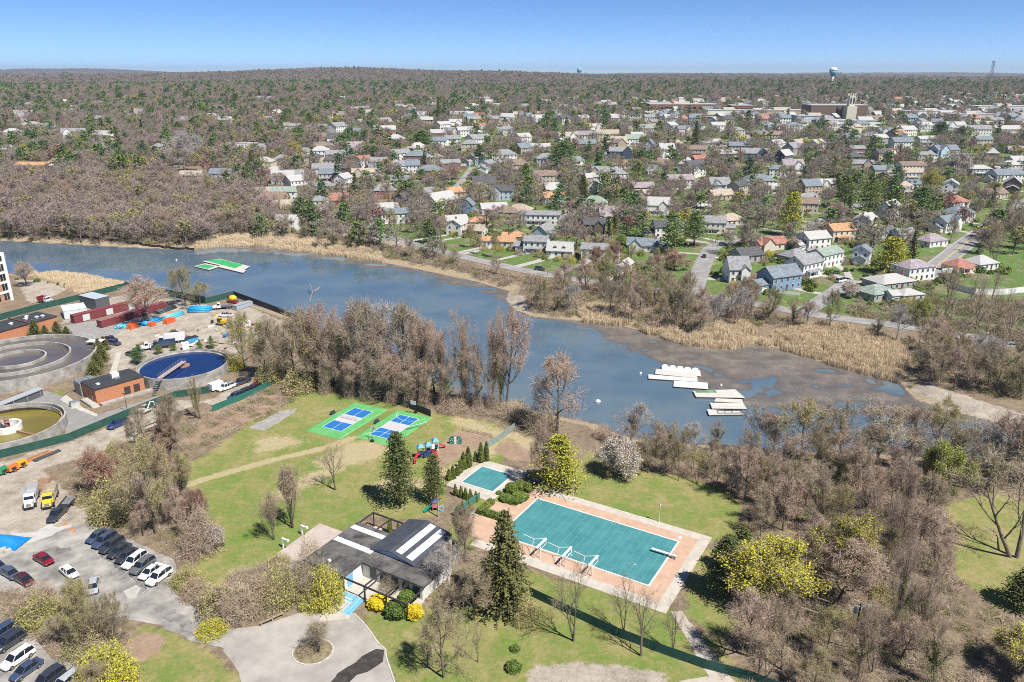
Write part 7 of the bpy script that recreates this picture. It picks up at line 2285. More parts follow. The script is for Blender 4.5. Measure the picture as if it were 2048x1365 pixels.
for a in [(877, 278, 14, 10, 2, 4, 'brick', 'light', 'gable'), (897, 274, 13, 10, 2, 40, 'cream', 'grey', 'cross'), (932, 272, 18, 10, 2, 20, 'white', 'light', 'gable'), (960, 270, 12, 10, 2, 40, 'white', 'grey', 'cross'), (875, 294, 15, 10, 2, 6, 'white', 'slate', 'gable'), (905, 290, 14, 9, 2, 5, 'white', 'grey', 'gable'),
   (957, 290, 20, 12, 2, 40, 'white', 'grey', 'gable'), (940, 300, 15, 10, 2, 5, 'beige', 'grey', 'hip'), (1007, 322, 20, 12, 2, 10, 'white', 'grey', 'hip'), (957, 360, 14, 10, 1, 10, 'dark', 'dark', 'hip'), (924, 240, 26, 12, 2, 5, 'white', 'light', 'gable'), (1045, 286, 14, 10, 2, 40, 'white', 'light', 'gable'),
   (1079, 301, 18, 10, 1, 10, 'white', 'light', 'gable'), (1091, 330, 16, 11, 2, 10, 'grey', 'grey', 'hip'), (1089, 366, 16, 10, 2, 10, 'beige', 'brown', 'gable'), (1134, 285, 18, 12, 2, 15, 'white', 'tan', 'cross'), (1171, 282, 18, 11, 2, 3, 'cream', 'grey', 'gable'), (1169, 300, 18, 10, 2, 5, 'brick', 'slate', 'gable'),
   (1214, 280, 20, 12, 2, 0, 'cream', 'tan', 'gable'), (1269, 290, 18, 12, 2, 10, 'white', 'green', 'gable'), (1429, 292, 18, 11, 1, 0, 'white', 'light', 'hip'), (1514, 368, 22, 13, 1, 10, 'cream', 'slate', 'hip'), (1439, 398, 15, 10, 1, 20, 'tan', 'tan', 'gable'), (1399, 325, 14, 9, 1, 20, 'brick', 'red', 'gable'),
   (1394, 422, 13, 9, 1, 10, 'white', 'light', 'gable'), (1459, 448, 16, 11, 1, 15, 'cream', 'tan', 'hip'), (1698, 281, 22, 12, 1, 0, 'white', 'slate', 'hip'), (1741, 277, 18, 11, 1, 0, 'beige', 'grey', 'hip'), (1791, 280, 16, 12, 2, 30, 'blue', 'orange', 'cross'), (1811, 271, 16, 11, 2, 20, 'white', 'light', 'gable'),
   (1801, 296, 18, 11, 2, 5, 'white', 'slate', 'gable'), (1776, 306, 22, 10, 1, 10, 'white', 'red', 'flat'), (1611, 406, 13, 10, 1, 30, 'white', 'grey', 'gable'), (1651, 375, 12, 9, 1, 10, 'white', 'light', 'cross'), (1706, 320, 14, 10, 1, 5, 'dark', 'dark', 'hip'), (1631, 300, 16, 11, 2, 45, 'white', 'light', 'gable'),
   (1593, 300, 16, 11, 2, 45, 'beige', 'tan', 'gable'), (1434, 262, 14, 10, 2, 10, 'white', 'light', 'gable'), (1309, 258, 18, 10, 1, 5, 'brick', 'red', 'hip'), (1296, 268, 18, 11, 2, 5, 'white', 'green', 'gable'), (1340, 262, 14, 10, 2, 50, 'white', 'light', 'gable'), (1365, 270, 14, 10, 2, 20, 'cream', 'slate', 'cross'),
   (1395, 262, 14, 11, 2, 60, 'white', 'dark', 'gable'), (1470, 272, 15, 10, 2, 10, 'cream', 'grey', 'hip'), (1480, 290, 15, 10, 2, 15, 'white', 'grey', 'gable'), (1545, 282, 16, 11, 2, 0, 'beige', 'brown', 'gable'), (1550, 300, 15, 10, 2, 40, 'white', 'light', 'cross'), (1660, 260, 15, 10, 2, 20, 'white', 'light', 'gable'),
   (1720, 258, 15, 10, 2, 0, 'cream', 'slate', 'hip'), (1845, 262, 15, 10, 2, 10, 'white', 'light', 'gable'), (1950, 270, 24, 12, 2, 0, 'white', 'grey', 'gable'), (2010, 270, 24, 11, 2, 0, 'cream', 'light', 'gable'), (1905, 262, 20, 11, 2, 0, 'white', 'light', 'cross'), (1585, 262, 16, 10, 2, 0, 'white', 'slate', 'hip'), (1985, 395, 15, 9, 1, 20, 'beige', 'brown', 'gable')]:
 H_(*a, chim=random.randint(0, 1), band=B1, lod=1)
n_far = 0
rr = random.Random(77)
CW, CR = ('white', 'white', 'white', 'cream', 'beige', 'paleblue', 'grey', 'tan', 'white', 'brick'), ('grey', 'light', 'light', 'slate', 'brown', 'tan', 'grey', 'grey', 'dark', 'light', 'slate', 'red', 'mauve')
tries = 0
while n_far < 100 and tries < 6000:
 tries += 1
 qx, qy = rr.uniform(540, 2070), rr.uniform(243, 478)
 x, y, z = GT(qx, qy)
 if any((x - h[0]) ** 2 + (y - h[1]) ** 2 < (h[2] + 10.5) ** 2 for h in HOUSES) or sdist(RIVER, np.array([x]), np.array([y]))[0] < 34:
  continue
 if min(float(pline_dist(rd, np.array([x]), np.array([y]))[0]) - w_ / 2 for rd, w_ in ROADS) < 9:
  continue
 st = rr.choice((1, 2, 2, 2))
 H_(qx, qy, rr.uniform(11, 16), rr.uniform(8.5, 10.5), st, rr.choice((0, 5, 10, 18, 45, 65, -10)), rr.choice(CW), rr.choice(CR), rr.choice(('gable', 'gable', 'hip', 'cross')), chim=rr.randint(0, 1), lod=1, band='mid-distance', porch=rr.randint(0, 1), dormer=rr.choice((0, 0, 0, 2)) if st == 1 else 0,
  wing=rr.choice((None, None, (5.5, 6.5, 1), (5.5, 6.5, -1))), pitch=rr.choice((.5, .6, .8)))
 n_far += 1
# past the three hundred largest, the houses of the far town are one mass
fw, fr = list(WALLC.values()), list(ROOFC.values())
mb = MB()
n = 0
FARH = []
while n < 560:
 qx, qy = rr.uniform(-20, 2070), 170 + rr.random() ** .8 * 82
 if rr.random() > .07 + .85 * max(0, (qx - 700) / 1350) or (qy < 195 and rr.random() < .55):
  continue
 x, y, z = GT(qx, qy)
 if y > 4200 or any((x - h[0]) ** 2 + (y - h[1]) ** 2 < (h[2] + 9) ** 2 for h in HOUSES) or any((x - h[0]) ** 2 + (y - h[1]) ** 2 < 400 for h in FARH):
  continue
 FARH.append((x, y, 9))
 w_, d_, h_, a = rr.uniform(11, 17), rr.uniform(9, 12), rr.choice((3.4, 6.2, 6.2, 6.5)), R(rr.choice((0, 8, 20, 45, 60, 75, -15)))
 wm, rm = fw.index(WALLC[rr.choice(CW)]), len(fw) + fr.index(ROOFC[rr.choice(CR)])
 cs, sn = math.cos(a), math.sin(a)
 P = lambda u, v, q: (x + u * cs - v * sn, y + u * sn + v * cs, z + q)
 W2, D2, r_ = w_ / 2, d_ / 2, d_ * .34
 mb.add([P(-W2, -D2, -4), P(W2, -D2, -4), P(W2, D2, -4), P(-W2, D2, -4), P(-W2, -D2, h_), P(W2, -D2, h_), P(W2, D2, h_), P(-W2, D2, h_), P(-W2, 0, h_ + r_), P(W2, 0, h_ + r_)],
   [(0, 1, 5, 4), (1, 2, 6, 9, 5), (2, 3, 7, 6), (3, 0, 4, 8, 7)], wm)
 mb.add([P(-W2 - .4, -D2 - .5, h_ - .2), P(W2 + .4, -D2 - .5, h_ - .2), P(W2 + .4, D2 + .5, h_ - .2), P(-W2 - .4, D2 + .5, h_ - .2), P(-W2 - .4, 0, h_ + r_ + .15), P(W2 + .4, 0, h_ + r_ + .15)],
   [(0, 1, 5, 4), (2, 3, 4, 5), (3, 2, 1, 0)], rm)
 for k in range(4):
  for f in range(2 if h_ > 5 else 1):
   u = -W2 + w_ * (k + .5) / 4
   mb.add([P(u - .6, -D2 - .06, 1 + f * 2.9), P(u + .6, -D2 - .06, 1 + f * 2.9), P(u + .6, -D2 - .06, 2.5 + f * 2.9), P(u - .6, -D2 - .06, 2.5 + f * 2.9)], [(0, 1, 2, 3)], len(fw) + len(fr))
 n += 1
tag(mb.obj('distant_houses', fw + fr + [GLASS]), 'pale houses and roofs of the far town scattered towards the hills', None, None, 'stuff')
# drives from the streets to the nearer houses
DRV = M('drive_concrete', (.34, .325, .30), .9, .12, .5, col2=(.45, .43, .40))
for hx, hy, hr in HOUSES:
 if hy > 600:
  continue
 best = min(((p[0] - hx) ** 2 + (p[1] - hy) ** 2, p) for rd, w_ in ROADS for p in rd)
 if best[0] > 48 ** 2:
  continue
 q = best[1]
 a = (hx + rr.uniform(-.6, .6) * hr, hy + rr.uniform(-.2, .2) * hr)
 tag(link('house_drive', strip_mesh('house_drive', resample([a, ((a[0] + q[0]) / 2 + rr.uniform(-2, 2), (a[1] + q[1]) / 2), q], 3), rr.uniform(3, 4.5), .07, DRV, gz)), kind='structure')
# shops and schools in the distance
for lab, qx, qy, w_, d_, h_, wallc, win in [('long brick school with flat pale roof in the distance', 1361, 226, 95, 30, 12, 'brick', 14), ('dark glazed flat-roofed block left of the long school', 1305, 221, 50, 25, 11, 'dark', 8), ('low white flat-roofed shop row in the distance', 1455, 233, 60, 25, 8, 'white', 8), ('brick and white school wing beside the shop row', 1478, 229, 30, 25, 12, 'brick', 5),
           ('long tan flat-roofed building at the far shops', 1560, 235, 90, 25, 9, 'tan', 12), ('big dark brick hall with flat roof in the distance', 1665, 240, 70, 35, 18, 'brown', 0), ('white portico building on the right in the distance', 2000, 229, 85, 30, 11, 'white', 9), ('long white flat-roofed block far to the right', 1855, 237, 70, 25, 9, 'white', 10),
           ('pale long warehouse roof left of the church tower', 1700, 252, 60, 22, 6, 'white', 0), ('white hall between the shops and the big dark hall', 1620, 246, 40, 20, 8, 'paleblue', 5), ('low pale shop behind the brick school', 1420, 240, 50, 20, 6, 'cream', 6), ('pale block far to the right beyond the highway', 1935, 244, 50, 22, 9, 'cream', 6)]:
 x, y, z = GT(qx, qy)
 HOUSES.append((x, y, max(w_, d_) * .55))
 t = thing('flat_roofed_building', lab, 'building', (x, y, z), R(rr.uniform(-4, 4)))
 MB().box(-w_ / 2, w_ / 2, -d_ / 2, d_ / 2, -6, h_).obj('wall', WALLC[wallc], t)
 MB().box(-w_ / 2 - .4, w_ / 2 + .4, -d_ / 2 - .4, d_ / 2 + .4, h_, h_ + .9).obj('roof', ROOFC['light'], t)
 for k in range(win):
  for f in range(2 if h_ > 9 else 1):
   xx = -w_ / 2 + w_ * (k + .5) / win
   MB().box(xx - w_ / win * .34, xx + w_ / win * .34, -d_ / 2 - .15, -d_ / 2, 1.5 + f * 4.6, 4.2 + f * 4.6).obj('window', GLASS, t)
 if win:
  MB().box(-w_ * .12, w_ * .12, -d_ * .2, d_ * .2, h_ + .9, h_ + 3.5).obj('roof_plant', WALLC['cream'], t)
x, y, z = GT(1697, 243)
t = thing('church_tower', 'square cream stone church tower rising over the far shops', 'tower', (x, y, z))
MB().box(-6, 6, -6, 6, -5, 18).box(-3.5, 3.5, -3.5, 3.5, 18, 30).obj('shaft', WALLC['cream'], t)
for s in (-1, 1):
 for k in (-1, 1):
  MB().box(s * 3 - .6, s * 3 + .6, k * 3 - .6, k * 3 + .6, 30, 33).obj('pinnacle', WALLC['cream'], t)
for s in (-1.8, 1.8):
 MB().box(s - .9, s + .9, -3.65, -3.5, 21, 28).obj('louvre_window', TRIM, t)
# water towers and mast on the skyline
TEAL = M('tower_teal', (.16, .46, .50), .5, .05)
x, y, z = GT(1662, 178)
D = y
hT = 54 * D / 3400
t = thing('water_tower', 'blue and white mushroom water tower on a slim white stem', 'water tower', (x, y, z))
k_ = D / F * .78
top = (178 - 129) * k_ * 1.02
MB().lathe([(6 * k_, -5), (3.2 * k_, 6), (2.4 * k_, top * .45), (3.4 * k_, top * .56)], k=18).obj('stem', M('tower_white', (.74, .75, .76), .5), t, True)
MB().lathe([(3.4 * k_, top * .56), (7.5 * k_, top * .70), (9.2 * k_, top * .82)], k=22).obj('bowl', M('tower_blue', (.05, .30, .46), .45), t, True)
MB().lathe([(9.2 * k_, top * .82), (8.9 * k_, top * .90), (6 * k_, top * .97), (.02, top)], k=22).obj('dome', M('tower_white', (.74, .75, .76), .5), t, True)
x, y, z = GT(1158, 168)
k_ = y / F
top = (166 - 139) * k_ * 1.05
t = thing('water_tower', 'teal water tower standing on several legs on the skyline', 'water tower', (x, y, z))
MB().lathe([(2.6 * k_, top * .72), (4.6 * k_, top * .78), (4.6 * k_, top * .93), (3 * k_, top), (.02, top * 1.03)], k=20).obj('tank', TEAL, t, True)
for j in range(6):
 a = j * math.pi / 3
 MB().tube([(3.9 * k_ * math.cos(a), 3.9 * k_ * math.sin(a), -5), (3.6 * k_ * math.cos(a), 3.6 * k_ * math.sin(a), top * .8)], .42 * k_, 6).obj('leg', TEAL, t)
MB().lathe([(.9 * k_, -5), (.9 * k_, top * .75)], k=8).obj('riser', TEAL, t)
x, y, z = GT(1980, 163)
k_ = y / F
top = (163 - 128) * k_
t = thing('lattice_mast', 'dark lattice radio mast on the right of the skyline', 'mast', (x, y, z))
for s in (-1, 1):
 for q in (-1, 1):
  MB().tube([(s * 2.4 * k_, q * 2.4 * k_, -5), (s * 1.3 * k_, q * 1.3 * k_, top)], .3 * k_, 4).obj('leg', TRIM, t)
for j in range(6):
 f = j / 6
 w0, w1 = (2.4 - 1.1 * f) * k_, (2.4 - 1.1 * (f + .16)) * k_
 MB().tube([(-w0, -w0, top * f), (w1, -w1, top * (f + .16))], .2 * k_, 4).tube([(w0, -w0, top * f), (-w1, -w1, top * (f + .16))], .2 * k_, 4).obj('brace', TRIM, t)
MB().box(-1.9 * k_, 1.9 * k_, -1.9 * k_, 1.9 * k_, top, top + 1.2 * k_).obj('platform', TRIM, t)
# street things of the town
def town_car(kind, qx, qy, deg, c, lab, cat=None):
 x, y, z = GT(qx, qy)
 car_at(kind, x, y, R(deg), c, lab, 'cars in the town streets', z + .12)
for a in [('suv', 1080, 541, -12, 'black', 'dark SUV on the shore road below the white cape house'), ('sedan', 655, 433, 15, 'navy', 'dark car turning at the end of the shore road'), ('van', 1682, 565, 30, 'white', 'white van parked on the short street beyond the path'),
   ('suv', 1624, 570, 35, 'silver', 'silver SUV in the drive of the dark-gabled house'), ('sedan', 1672, 548, 30, 'black', 'black car in the drive under the pale green roof'), ('suv', 1447, 492, 10, 'black', 'black SUV on the street by the small pine'),
   ('sedan', 1408, 515, 80, 'maroon', 'dark red car on the street beside the pink tree'), ('suv', 1085, 503, -12, 'grey', 'grey SUV in the garage mouth of the white house'), ('sedan', 780, 462, -20, 'black', 'black car in a drive above the road bend'),
   ('sedan', 1822, 378, 20, 'white', 'white car behind the pines on the right'), ('suv', 1945, 372, 20, 'white', 'white SUV in a drive near the highway'), ('sedan', 1970, 452, 52, 'black', 'black car driving on the highway'), ('sedan', 1960, 505, 20, 'grey', 'grey car in the yard below the highway'), ('pickup', 2030, 690, -10, 'silver', 'silver pickup on the road at the picture edge')]:
 town_car(*a)
rr = random.Random(5)
for k in range(14):
 rd, w_ = ROADS[rr.choice((0, 1, 3, 4, 5, 6, 7, 8, 9, 9))]
 p = rd[rr.randrange(len(rd) // 5, len(rd) - 1)]
 if not (-60 < proj(p[0], p[1], gz(*p))[0] < 2100):
  continue
 q = rd[min(rd.index(p) + 1, len(rd) - 1)]
 dx, dy = q[0] - p[0], q[1] - p[1]
 l = math.hypot(dx, dy) + 1e-6
 cc = rr.choice(('white', 'silver', 'black', 'grey', 'navy', 'maroon'))
 kd = rr.choice(('sedan', 'suv'))
 car_at(kd, p[0] - dy / l * 2.2, p[1] + dx / l * 2.2, math.atan2(dy, dx), cc, '%s %s parked along a town street' % ({'navy': 'navy blue', 'maroon': 'dark red'}.get(cc, cc), {'sedan': 'car', 'suv': 'SUV'}[kd]), 'cars in the town streets', gz(*p) + .2)
def utility(lab, qx, qy, h, tr=0):
 x, y, z = GT(qx, qy)
 t = thing('utility_pole', lab, 'utility pole', (x, y, z), R(20), 'utility poles')
 MB().lathe([(.17, -.5), (.11, h)], k=7).obj('shaft', WOODP, t)
 MB().box(-1.2, 1.2, -.07, .07, h - .7, h - .55).obj('crossarm', WOODP, t)
 for s in (-1, -.4, .4, 1):
  MB().lathe([(.06, h - .55), (.06, h - .35)], (s, 0, 0), 6).obj('insulator', WHITEP, t)
 return t
utility('utility pole on the shore road below the bend', 795, 480, 10)
utility('utility pole on the shore road by the white cape house', 1095, 552, 10)
utility('utility pole on the shore road among the riverside trees', 1205, 570, 11)
utility('utility pole at the street end near the pink trees', 1320, 560, 11)
utility('utility pole on the street corner by the grey house', 1425, 488, 10)
utility('utility pole on the shore road below the orange roof', 912, 512, 10)
x, y = G(1712, 1262)
t = thing('transformer_pole', 'dark utility pole with double white crossarm and grey transformers in the brush', 'utility pole', (x, y, LAND), R(-6))
MB().lathe([(.18, -.3), (.13, 5.4)], k=8).obj('shaft', M('dark_pole', (.05, .045, .04), .9), t)
for zz, yy in ((5.3, -.2), (5.05, -.45)):
 MB().box(-1.45, 1.45, yy - .06, yy + .06, zz, zz + .13).obj('crossarm', M('pale_crossarm', (.52, .50, .47), .7), t)
for s in (-1, 1):
 MB().lathe([(.28, 3.6), (.33, 3.7), (.33, 4.55), (.2, 4.65)], (s * .7, -.2, 0), 12).obj('transformer', M('transformer_grey', (.30, .40, .42), .5), t)
 MB().lathe([(.06, 4.65), (.06, 5.0)], (s * .7, -.2, 0), 6).obj('bushing', WHITEP, t)
x, y = G(1579, 1165)
t = thing('sign_board', 'pale square board on a post in front of the yellow tree', 'sign', (x, y, LAND), R(15))
MB().box(-.55, .55, -.05, .05, 1.6, 2.9).obj('board', M('pale_board', (.55, .57, .55), .6), t)
MB().box(-.05, .05, .05, .13, 0, 2.9).obj('post', WOODP, t)
x, y = G(1622, 1235)
t = thing('pergola_frame', 'dark timber frame with a pale rail hidden in the brush', 'frame', (x, y, LAND), RZ)
for a in (-2, 2):
 for b in (-2, 2):
  MB().box(a - .1, a + .1, b - .1, b + .1, 0, 2.6).obj('post', TIMB, t)
for b in (-2, 2):
 MB().box(-2.3, 2.3, b - .08, b + .08, 2.6, 2.8).obj('beam', WOODP, t)
# ------------------------------------------------------------------ trees and shrubs, one by one
KINDNAME = dict(bare='bare_tree', bare_pale='bare_tree', bare_pink='bare_tree', vase='bare_tree', sparse='bare_tree', vine='vine_covered_tree', ivied='ivy_covered_tree', bud='budding_tree', yellow='flowering_tree', lime='willow_tree',
    blossom='cherry_tree', blossom_pink='cherry_tree', redbud='red_budding_tree', spruce='spruce_tree', pine='pine_tree', hemlock='hemlock_tree', golden='golden_conifer', arborvitae='cypress_shrub', round_bush='round_bush',
    forsythia='forsythia_bush', ground_shrub='low_shrub', thicket='bare_thicket', leafy_thicket='leafy_thicket', yellow_thicket='flowering_thicket')
SHRUBS = {'arborvitae', 'round_bush', 'forsythia', 'ground_shrub', 'thicket', 'leafy_thicket', 'yellow_thicket'}
TREES = []
def T(kind, qx, base, top, wpx=None, label=None, group=None, variant=None, z=None, far=False):
 """a plant whose foot shows at (qx, base) and whose tip shows at height top"""
 if far:
  x, y, z = GT(qx, base)
 else:
  z = LAND if z is None else z
  x, y = G(qx, base, z)
 h = tall(qx, base, top, z)
 if kind in ('round_bush', 'forsythia', 'ground_shrub'):
  h *= .68
 zc = y * CP + (CZ - z) * SP
 w = wpx * zc / F if wpx else None
 TREES.append((x, y, (w or h * .6) / 2))
 return plant(kind, KINDNAME[kind], x, y, h, w, z - .05, label, 'shrub' if kind in SHRUBS else 'tree', group, variant)
T('spruce', 1010, 1218, 1018, 118, 'tall dark spruce between the clubhouse and the long pool', variant=0)
T('hemlock', 800, 1012, 868, 66, 'larger dark conifer on the lawn casting a wide shadow')
T('hemlock', 868, 1005, 912, 48, 'smaller dark conifer beside the small plastic play set')
T('golden', 1116, 975, 872, 96, 'bushy golden conifer at the corner of the pool deck')
T('sparse', 672, 980, 884, 74, 'leafless spreading tree alone on the lawn below the courts', variant=0)
T('vase', 584, 1056, 932, 66, 'upright fan-shaped bare tree on the lawn, the taller one')
T('vase', 548, 1080, 985, 60, 'upright fan-shaped bare tree on the lawn, the shorter one')
T('bare_pink', 1084, 978, 846, 72, 'bare tree with reddish twigs beside the golden conifer')
T('blossom', 1242, 952, 878, 92, 'wide pinkish-white blossoming cherry at the back of the pool lawn')
T('blossom_pink', 1462, 985, 925, 46, 'small pale pink cherry at the brush edge of the pool lawn')
T('blossom', 433, 1100, 1048, 44, 'white blossoming shrub tree at the edge of the lawn')
for i, (qx, b, t_) in enumerate([(1296, 946, 872), (1328, 952, 868), (1357, 962, 866), (1394, 968, 885), (1427, 985, 905)]):
 T('sparse' if i > 2 else 'bare', qx, b, t_, 52, ['first', 'second', 'third', 'fourth', 'fifth'][i] + ' bare tree from the cherry in the row on the lawn', 'row of young trees on the pool lawn')
for i, (qx, b, t_, w_) in enumerate([(1146, 1281, 1128, 112), (1246, 1262, 1150, 84), (1284, 1312, 1172, 92), (1344, 1302, 1200, 70)]):
 T('sparse', qx, b, t_, w_, ['gnarled bare tree by the dark fence with hanging twigs, left of the others', 'bare forked tree inside the dark pool fence', 'thin bare tree on the near side of the dark fence', 'slim bare tree by the end of the dark pool fence'][i], 'bare trees along the dark pool fence')
T('bare_pink', 1112, 868, 712, 140, 'broad pink-twigged tree standing alone on the creek bank', variant=0)
T('thicket', 1085, 862, 790, 70, 'tall bare thicket at the foot of the pink-twigged tree')
T('bare_pale', 1262, 888, 806, 82, 'silvery bare tree on the bank behind the cherry')
T('ivied', 1336, 905, 842, 46, 'ivy-clad tree trunk on the bank behind the young trees')
T('ivied', 1436, 897, 842, 44, 'ivy-clad tree with yellowish leaves by the nearest docks')
T('bare_pale', 1512, 905, 812, 70, 'pale bare tree on the bank right of the docks')
T('bare_pale', 1390, 902, 850, 60, 'low pale bare tree on the bank between two ivy-clad ones')
T('bud', 1600, 925, 805, 150, 'broad budding tree leaning over the creek right of the docks')
T('bare', 1755, 930, 805, 150, 'dark forked bare tree at the middle of the right bank')
T('bud', 1865, 905, 800, 110, 'budding tree with dark limbs against the creek at right')
T('bare_pale', 1962, 940, 850, 130, 'pale spreading bare tree at the right of the near bank')
for k, qx, b, t_, w_ in [('bare', 1682, 930, 812, 100), ('bare_pink', 1818, 935, 812, 90), ('bare', 1912, 948, 836, 110), ('bare_pink', 2008, 955, 826, 110), ('bare', 2046, 965, 842, 90), ('bare_pink', 1545, 918, 826, 80), ('bare', 1640, 940, 842, 80)]:
 T(k, qx, b, t_, w_, 'tall leafless tree on the near bank hiding the right end of the creek', 'tall trees on the near right bank')
T('lime', 1882, 995, 888, 108, 'bright lime-green willow on the right bank', variant=0)
T('yellow', 1522, 1205, 1082, 175, 'large round yellow-green tree right of the pool', variant=0)
T('yellow', 1690, 1190, 1025, 125, 'tall yellow-green tree with dark ivy stems in the right brush', variant=1)
T('hemlock', 1446, 1190, 1075, 74, 'dark evergreen throwing shade across the pool deck corner')
T('hemlock', 1478, 1150, 1058, 66, 'dark evergreen behind the round yellow-green tree')
T('sparse', 2030, 1118, 905, 260, 'big dark bare tree at the right picture edge with a long branching shadow', variant=1)
T('hemlock', 2046, 1215, 1140, 80, 'dark evergreen at the right picture edge on the lawn')
T('vine', 1782, 1295, 1058, 72, 'tall column of bare vines on a dead trunk in the right brush')
T('yellow', 2040, 1350, 1255, 150, 'yellow-green bush at the bottom right corner', variant=1)
T('bud', 312, 1068, 876, 128, 'tall budding tree between the parked row and the lawn')
T('bud', 375, 1000, 905, 70, 'budding tree at the edge of the lawn above the parked row')
T('thicket', 405, 1105, 1008, 74, 'tall dark twiggy thicket beside the white blossoming shrub')
T('leafy_thicket', 225, 1040, 955, 80, 'ivy-green thicket behind the parked row')
T('redbud', 205, 1000, 905, 90, 'red-twigged small tree beside the truck yard')
T('bare', 345, 905, 790, 80, 'bare tree with broken top beside the green plant fence')
T('ivied', 400, 838, 752, 34, 'ivy-clad trunk by the lane of parked cars')
T('bud', 172, 1300, 1165, 95, 'olive budding tree between the two parking lots')
T('leafy_thicket', 85, 1245, 1190, 90, 'olive leafy thicket above the corner lot')
T('yellow_thicket', 215, 1365, 1290, 110, 'yellow-leaved ivy bush at the bottom by the lots')
T('sparse', 205, 1280, 1175, 70, 'thin bare tree at the corner of the worn lot')
T('yellow_thicket', 232, 1395, 1330, 90, 'yellow bush at the bottom edge beside the small lawn')
T('bare', 888, 1355, 1208, 110, 'pale twiggy bare tree on the lawn below the clubhouse', variant=2)
T('bare', 948, 1240, 1128, 92, 'bare crab tree at the foot of the spruce', variant=1)
T('bare_pale', 900, 1185, 1085, 80, 'bare pale tree against the clubhouse side wall')
T('bare', 930, 1120, 1010, 70, 'bare tree behind the clubhouse side')
T('sparse', 955, 1325, 1240, 34, 'thin young bare tree on the lawn below the spruce')
T('vase', 634, 1304, 1246, 62, 'bare leaning shrub on the round driveway island')
T('thicket', 614, 1306, 1284, 40, 'low twiggy clump on the round driveway island')
T('ground_shrub', 1026, 1338, 1318, 34, 'round dark green shrub on the lawn near the bottom edge')
T('ground_shrub', 1030, 1300, 1287, 22, 'small brownish shrub on the lawn below the spruce')
T('leafy_thicket', 1052, 1245, 1195, 54, 'reddish-green bush at the foot of the spruce by the fence')
for i, (qx, b, t_, w_) in enumerate([(640, 1205, 1140, 70), (600, 1190, 1120, 70), (560, 1205, 1130, 80), (520, 1215, 1150, 90), (480, 1235, 1170, 80), (440, 1230, 1165, 80), (625, 1150, 1075, 60)]):
 T('leafy_thicket' if i % 3 == 2 else 'thicket', qx, b, t_, w_, 'bare thicket between the patio and the round driveway', 'thickets beside the clubhouse')
T('yellow_thicket', 655, 1210, 1125, 70, 'yellow-green leafy bush at the clubhouse steps')
T('yellow_thicket', 630, 1212, 1175, 60, 'low yellow-green bush beside the driveway edge')
T('yellow_thicket', 425, 1265, 1240, 60, 'low yellow bushes beside the drive')
for lab, k, qx, b, t_, w_ in [('clipped yellow forsythia ball under the front pergola, nearest the ramp', 'forsythia', 757, 1214, 1184, 40), ('clipped grey-green ball between the two yellow ones', 'round_bush', 793, 1232, 1190, 42), ('bright green bush inside the front pergola', 'round_bush', 815, 1200, 1174, 34),
        ('clipped yellow forsythia ball at the far pergola post', 'forsythia', 830, 1234, 1200, 34), ('bare red-twigged shrub inside the front pergola', 'thicket', 780, 1182, 1150, 40)]:
 T(k, qx, b, t_, w_, lab, 'clipped bushes at the clubhouse entrance')
for i, (qx, b, t_, w_) in enumerate([(898, 960, 938, 15), (906, 958, 930, 14), (915, 950, 932, 15), (921, 944, 920, 15), (927, 938, 904, 17), (937, 933, 893, 19), (951, 922, 904, 15), (962, 924, 885, 17), (973, 922, 883, 15)]):
 T('arborvitae', qx, b, t_, w_, '%s cypress shrub counted along the far side of the small pool' % ['first', 'second', 'third', 'fourth', 'fifth', 'sixth', 'seventh', 'eighth', 'ninth'][i], 'pointed cypress shrubs round the small pool')
for i, (qx, b, t_, w_) in enumerate([(911, 991, 968, 11), (922, 995, 972, 11), (931, 998, 975, 11), (941, 1002, 978, 12), (952, 1004, 982, 11), (935, 1015, 990, 10), (925, 1024, 1002, 10), (914, 1031, 1012, 9), (921, 1028, 1010, 9)]):
 T('arborvitae', qx, b, t_, w_, '%s cypress shrub counted along the near side of the small pool' % ['first', 'second', 'third', 'fourth', 'fifth', 'sixth', 'seventh', 'eighth', 'ninth'][i], 'pointed cypress shrubs round the small pool')
T('arborvitae', 780, 1068, 1036, 13, 'cypress shrub in the rear pergola of the clubhouse, taller')
T('arborvitae', 797, 1066, 1044, 10, 'cypress shrub in the rear pergola of the clubhouse, smaller')
for i, (qx, b, t_, w_) in enumerate([(998, 988, 979, 12), (1024, 985, 958, 26), (1040, 980, 955, 26), (1055, 982, 958, 20), (1012, 1000, 985, 26), (1040, 998, 982, 34), (1030, 1003, 990, 30)]):
 T('round_bush', qx, b, t_, w_, 'dark green bush in the bed between the two pools', 'bushes between the two pools')
hd = thing('clipped_hedge', 'L-shaped clipped hedge beside the pool path', 'hedge', (*U(-6.4, -10.0), LAND), RZ)
r = np.random.default_rng(9)
for nm, (x0, x1, y0, y1) in (('hedge_arm', (-1.9, -.6, -1.6, 3.6)), ('hedge_arm', (-.6, 4.2, -1.6, -.2))):
 n = 1600
 C = np.c_[r.uniform(x0, x1, n), r.uniform(y0, y1, n), r.uniform(.1, 1.15, n)]
 f = r.integers(0, 3, n)
 C[f == 0, 2] = 1.15
 C[f == 1, 0] = np.where(r.random((f == 1).sum()) < .5, x0, x1)
 C[f == 2, 1] = np.where(r.random((f == 2).sum()) < .5, y0, y1)
 V, Fq = leaves_np(C + r.normal(size=C.shape) * .05, .22, r)
 mb = MB().box(x0 + .08, x1 - .08, y0 + .08, y1 - .08, 0, 1.05)
 link(nm, mesh_np(nm, np.concatenate([V, np.array(mb.v)]), [Fq, np.array(mb.f) + len(V)], [BUSHG]), hd)
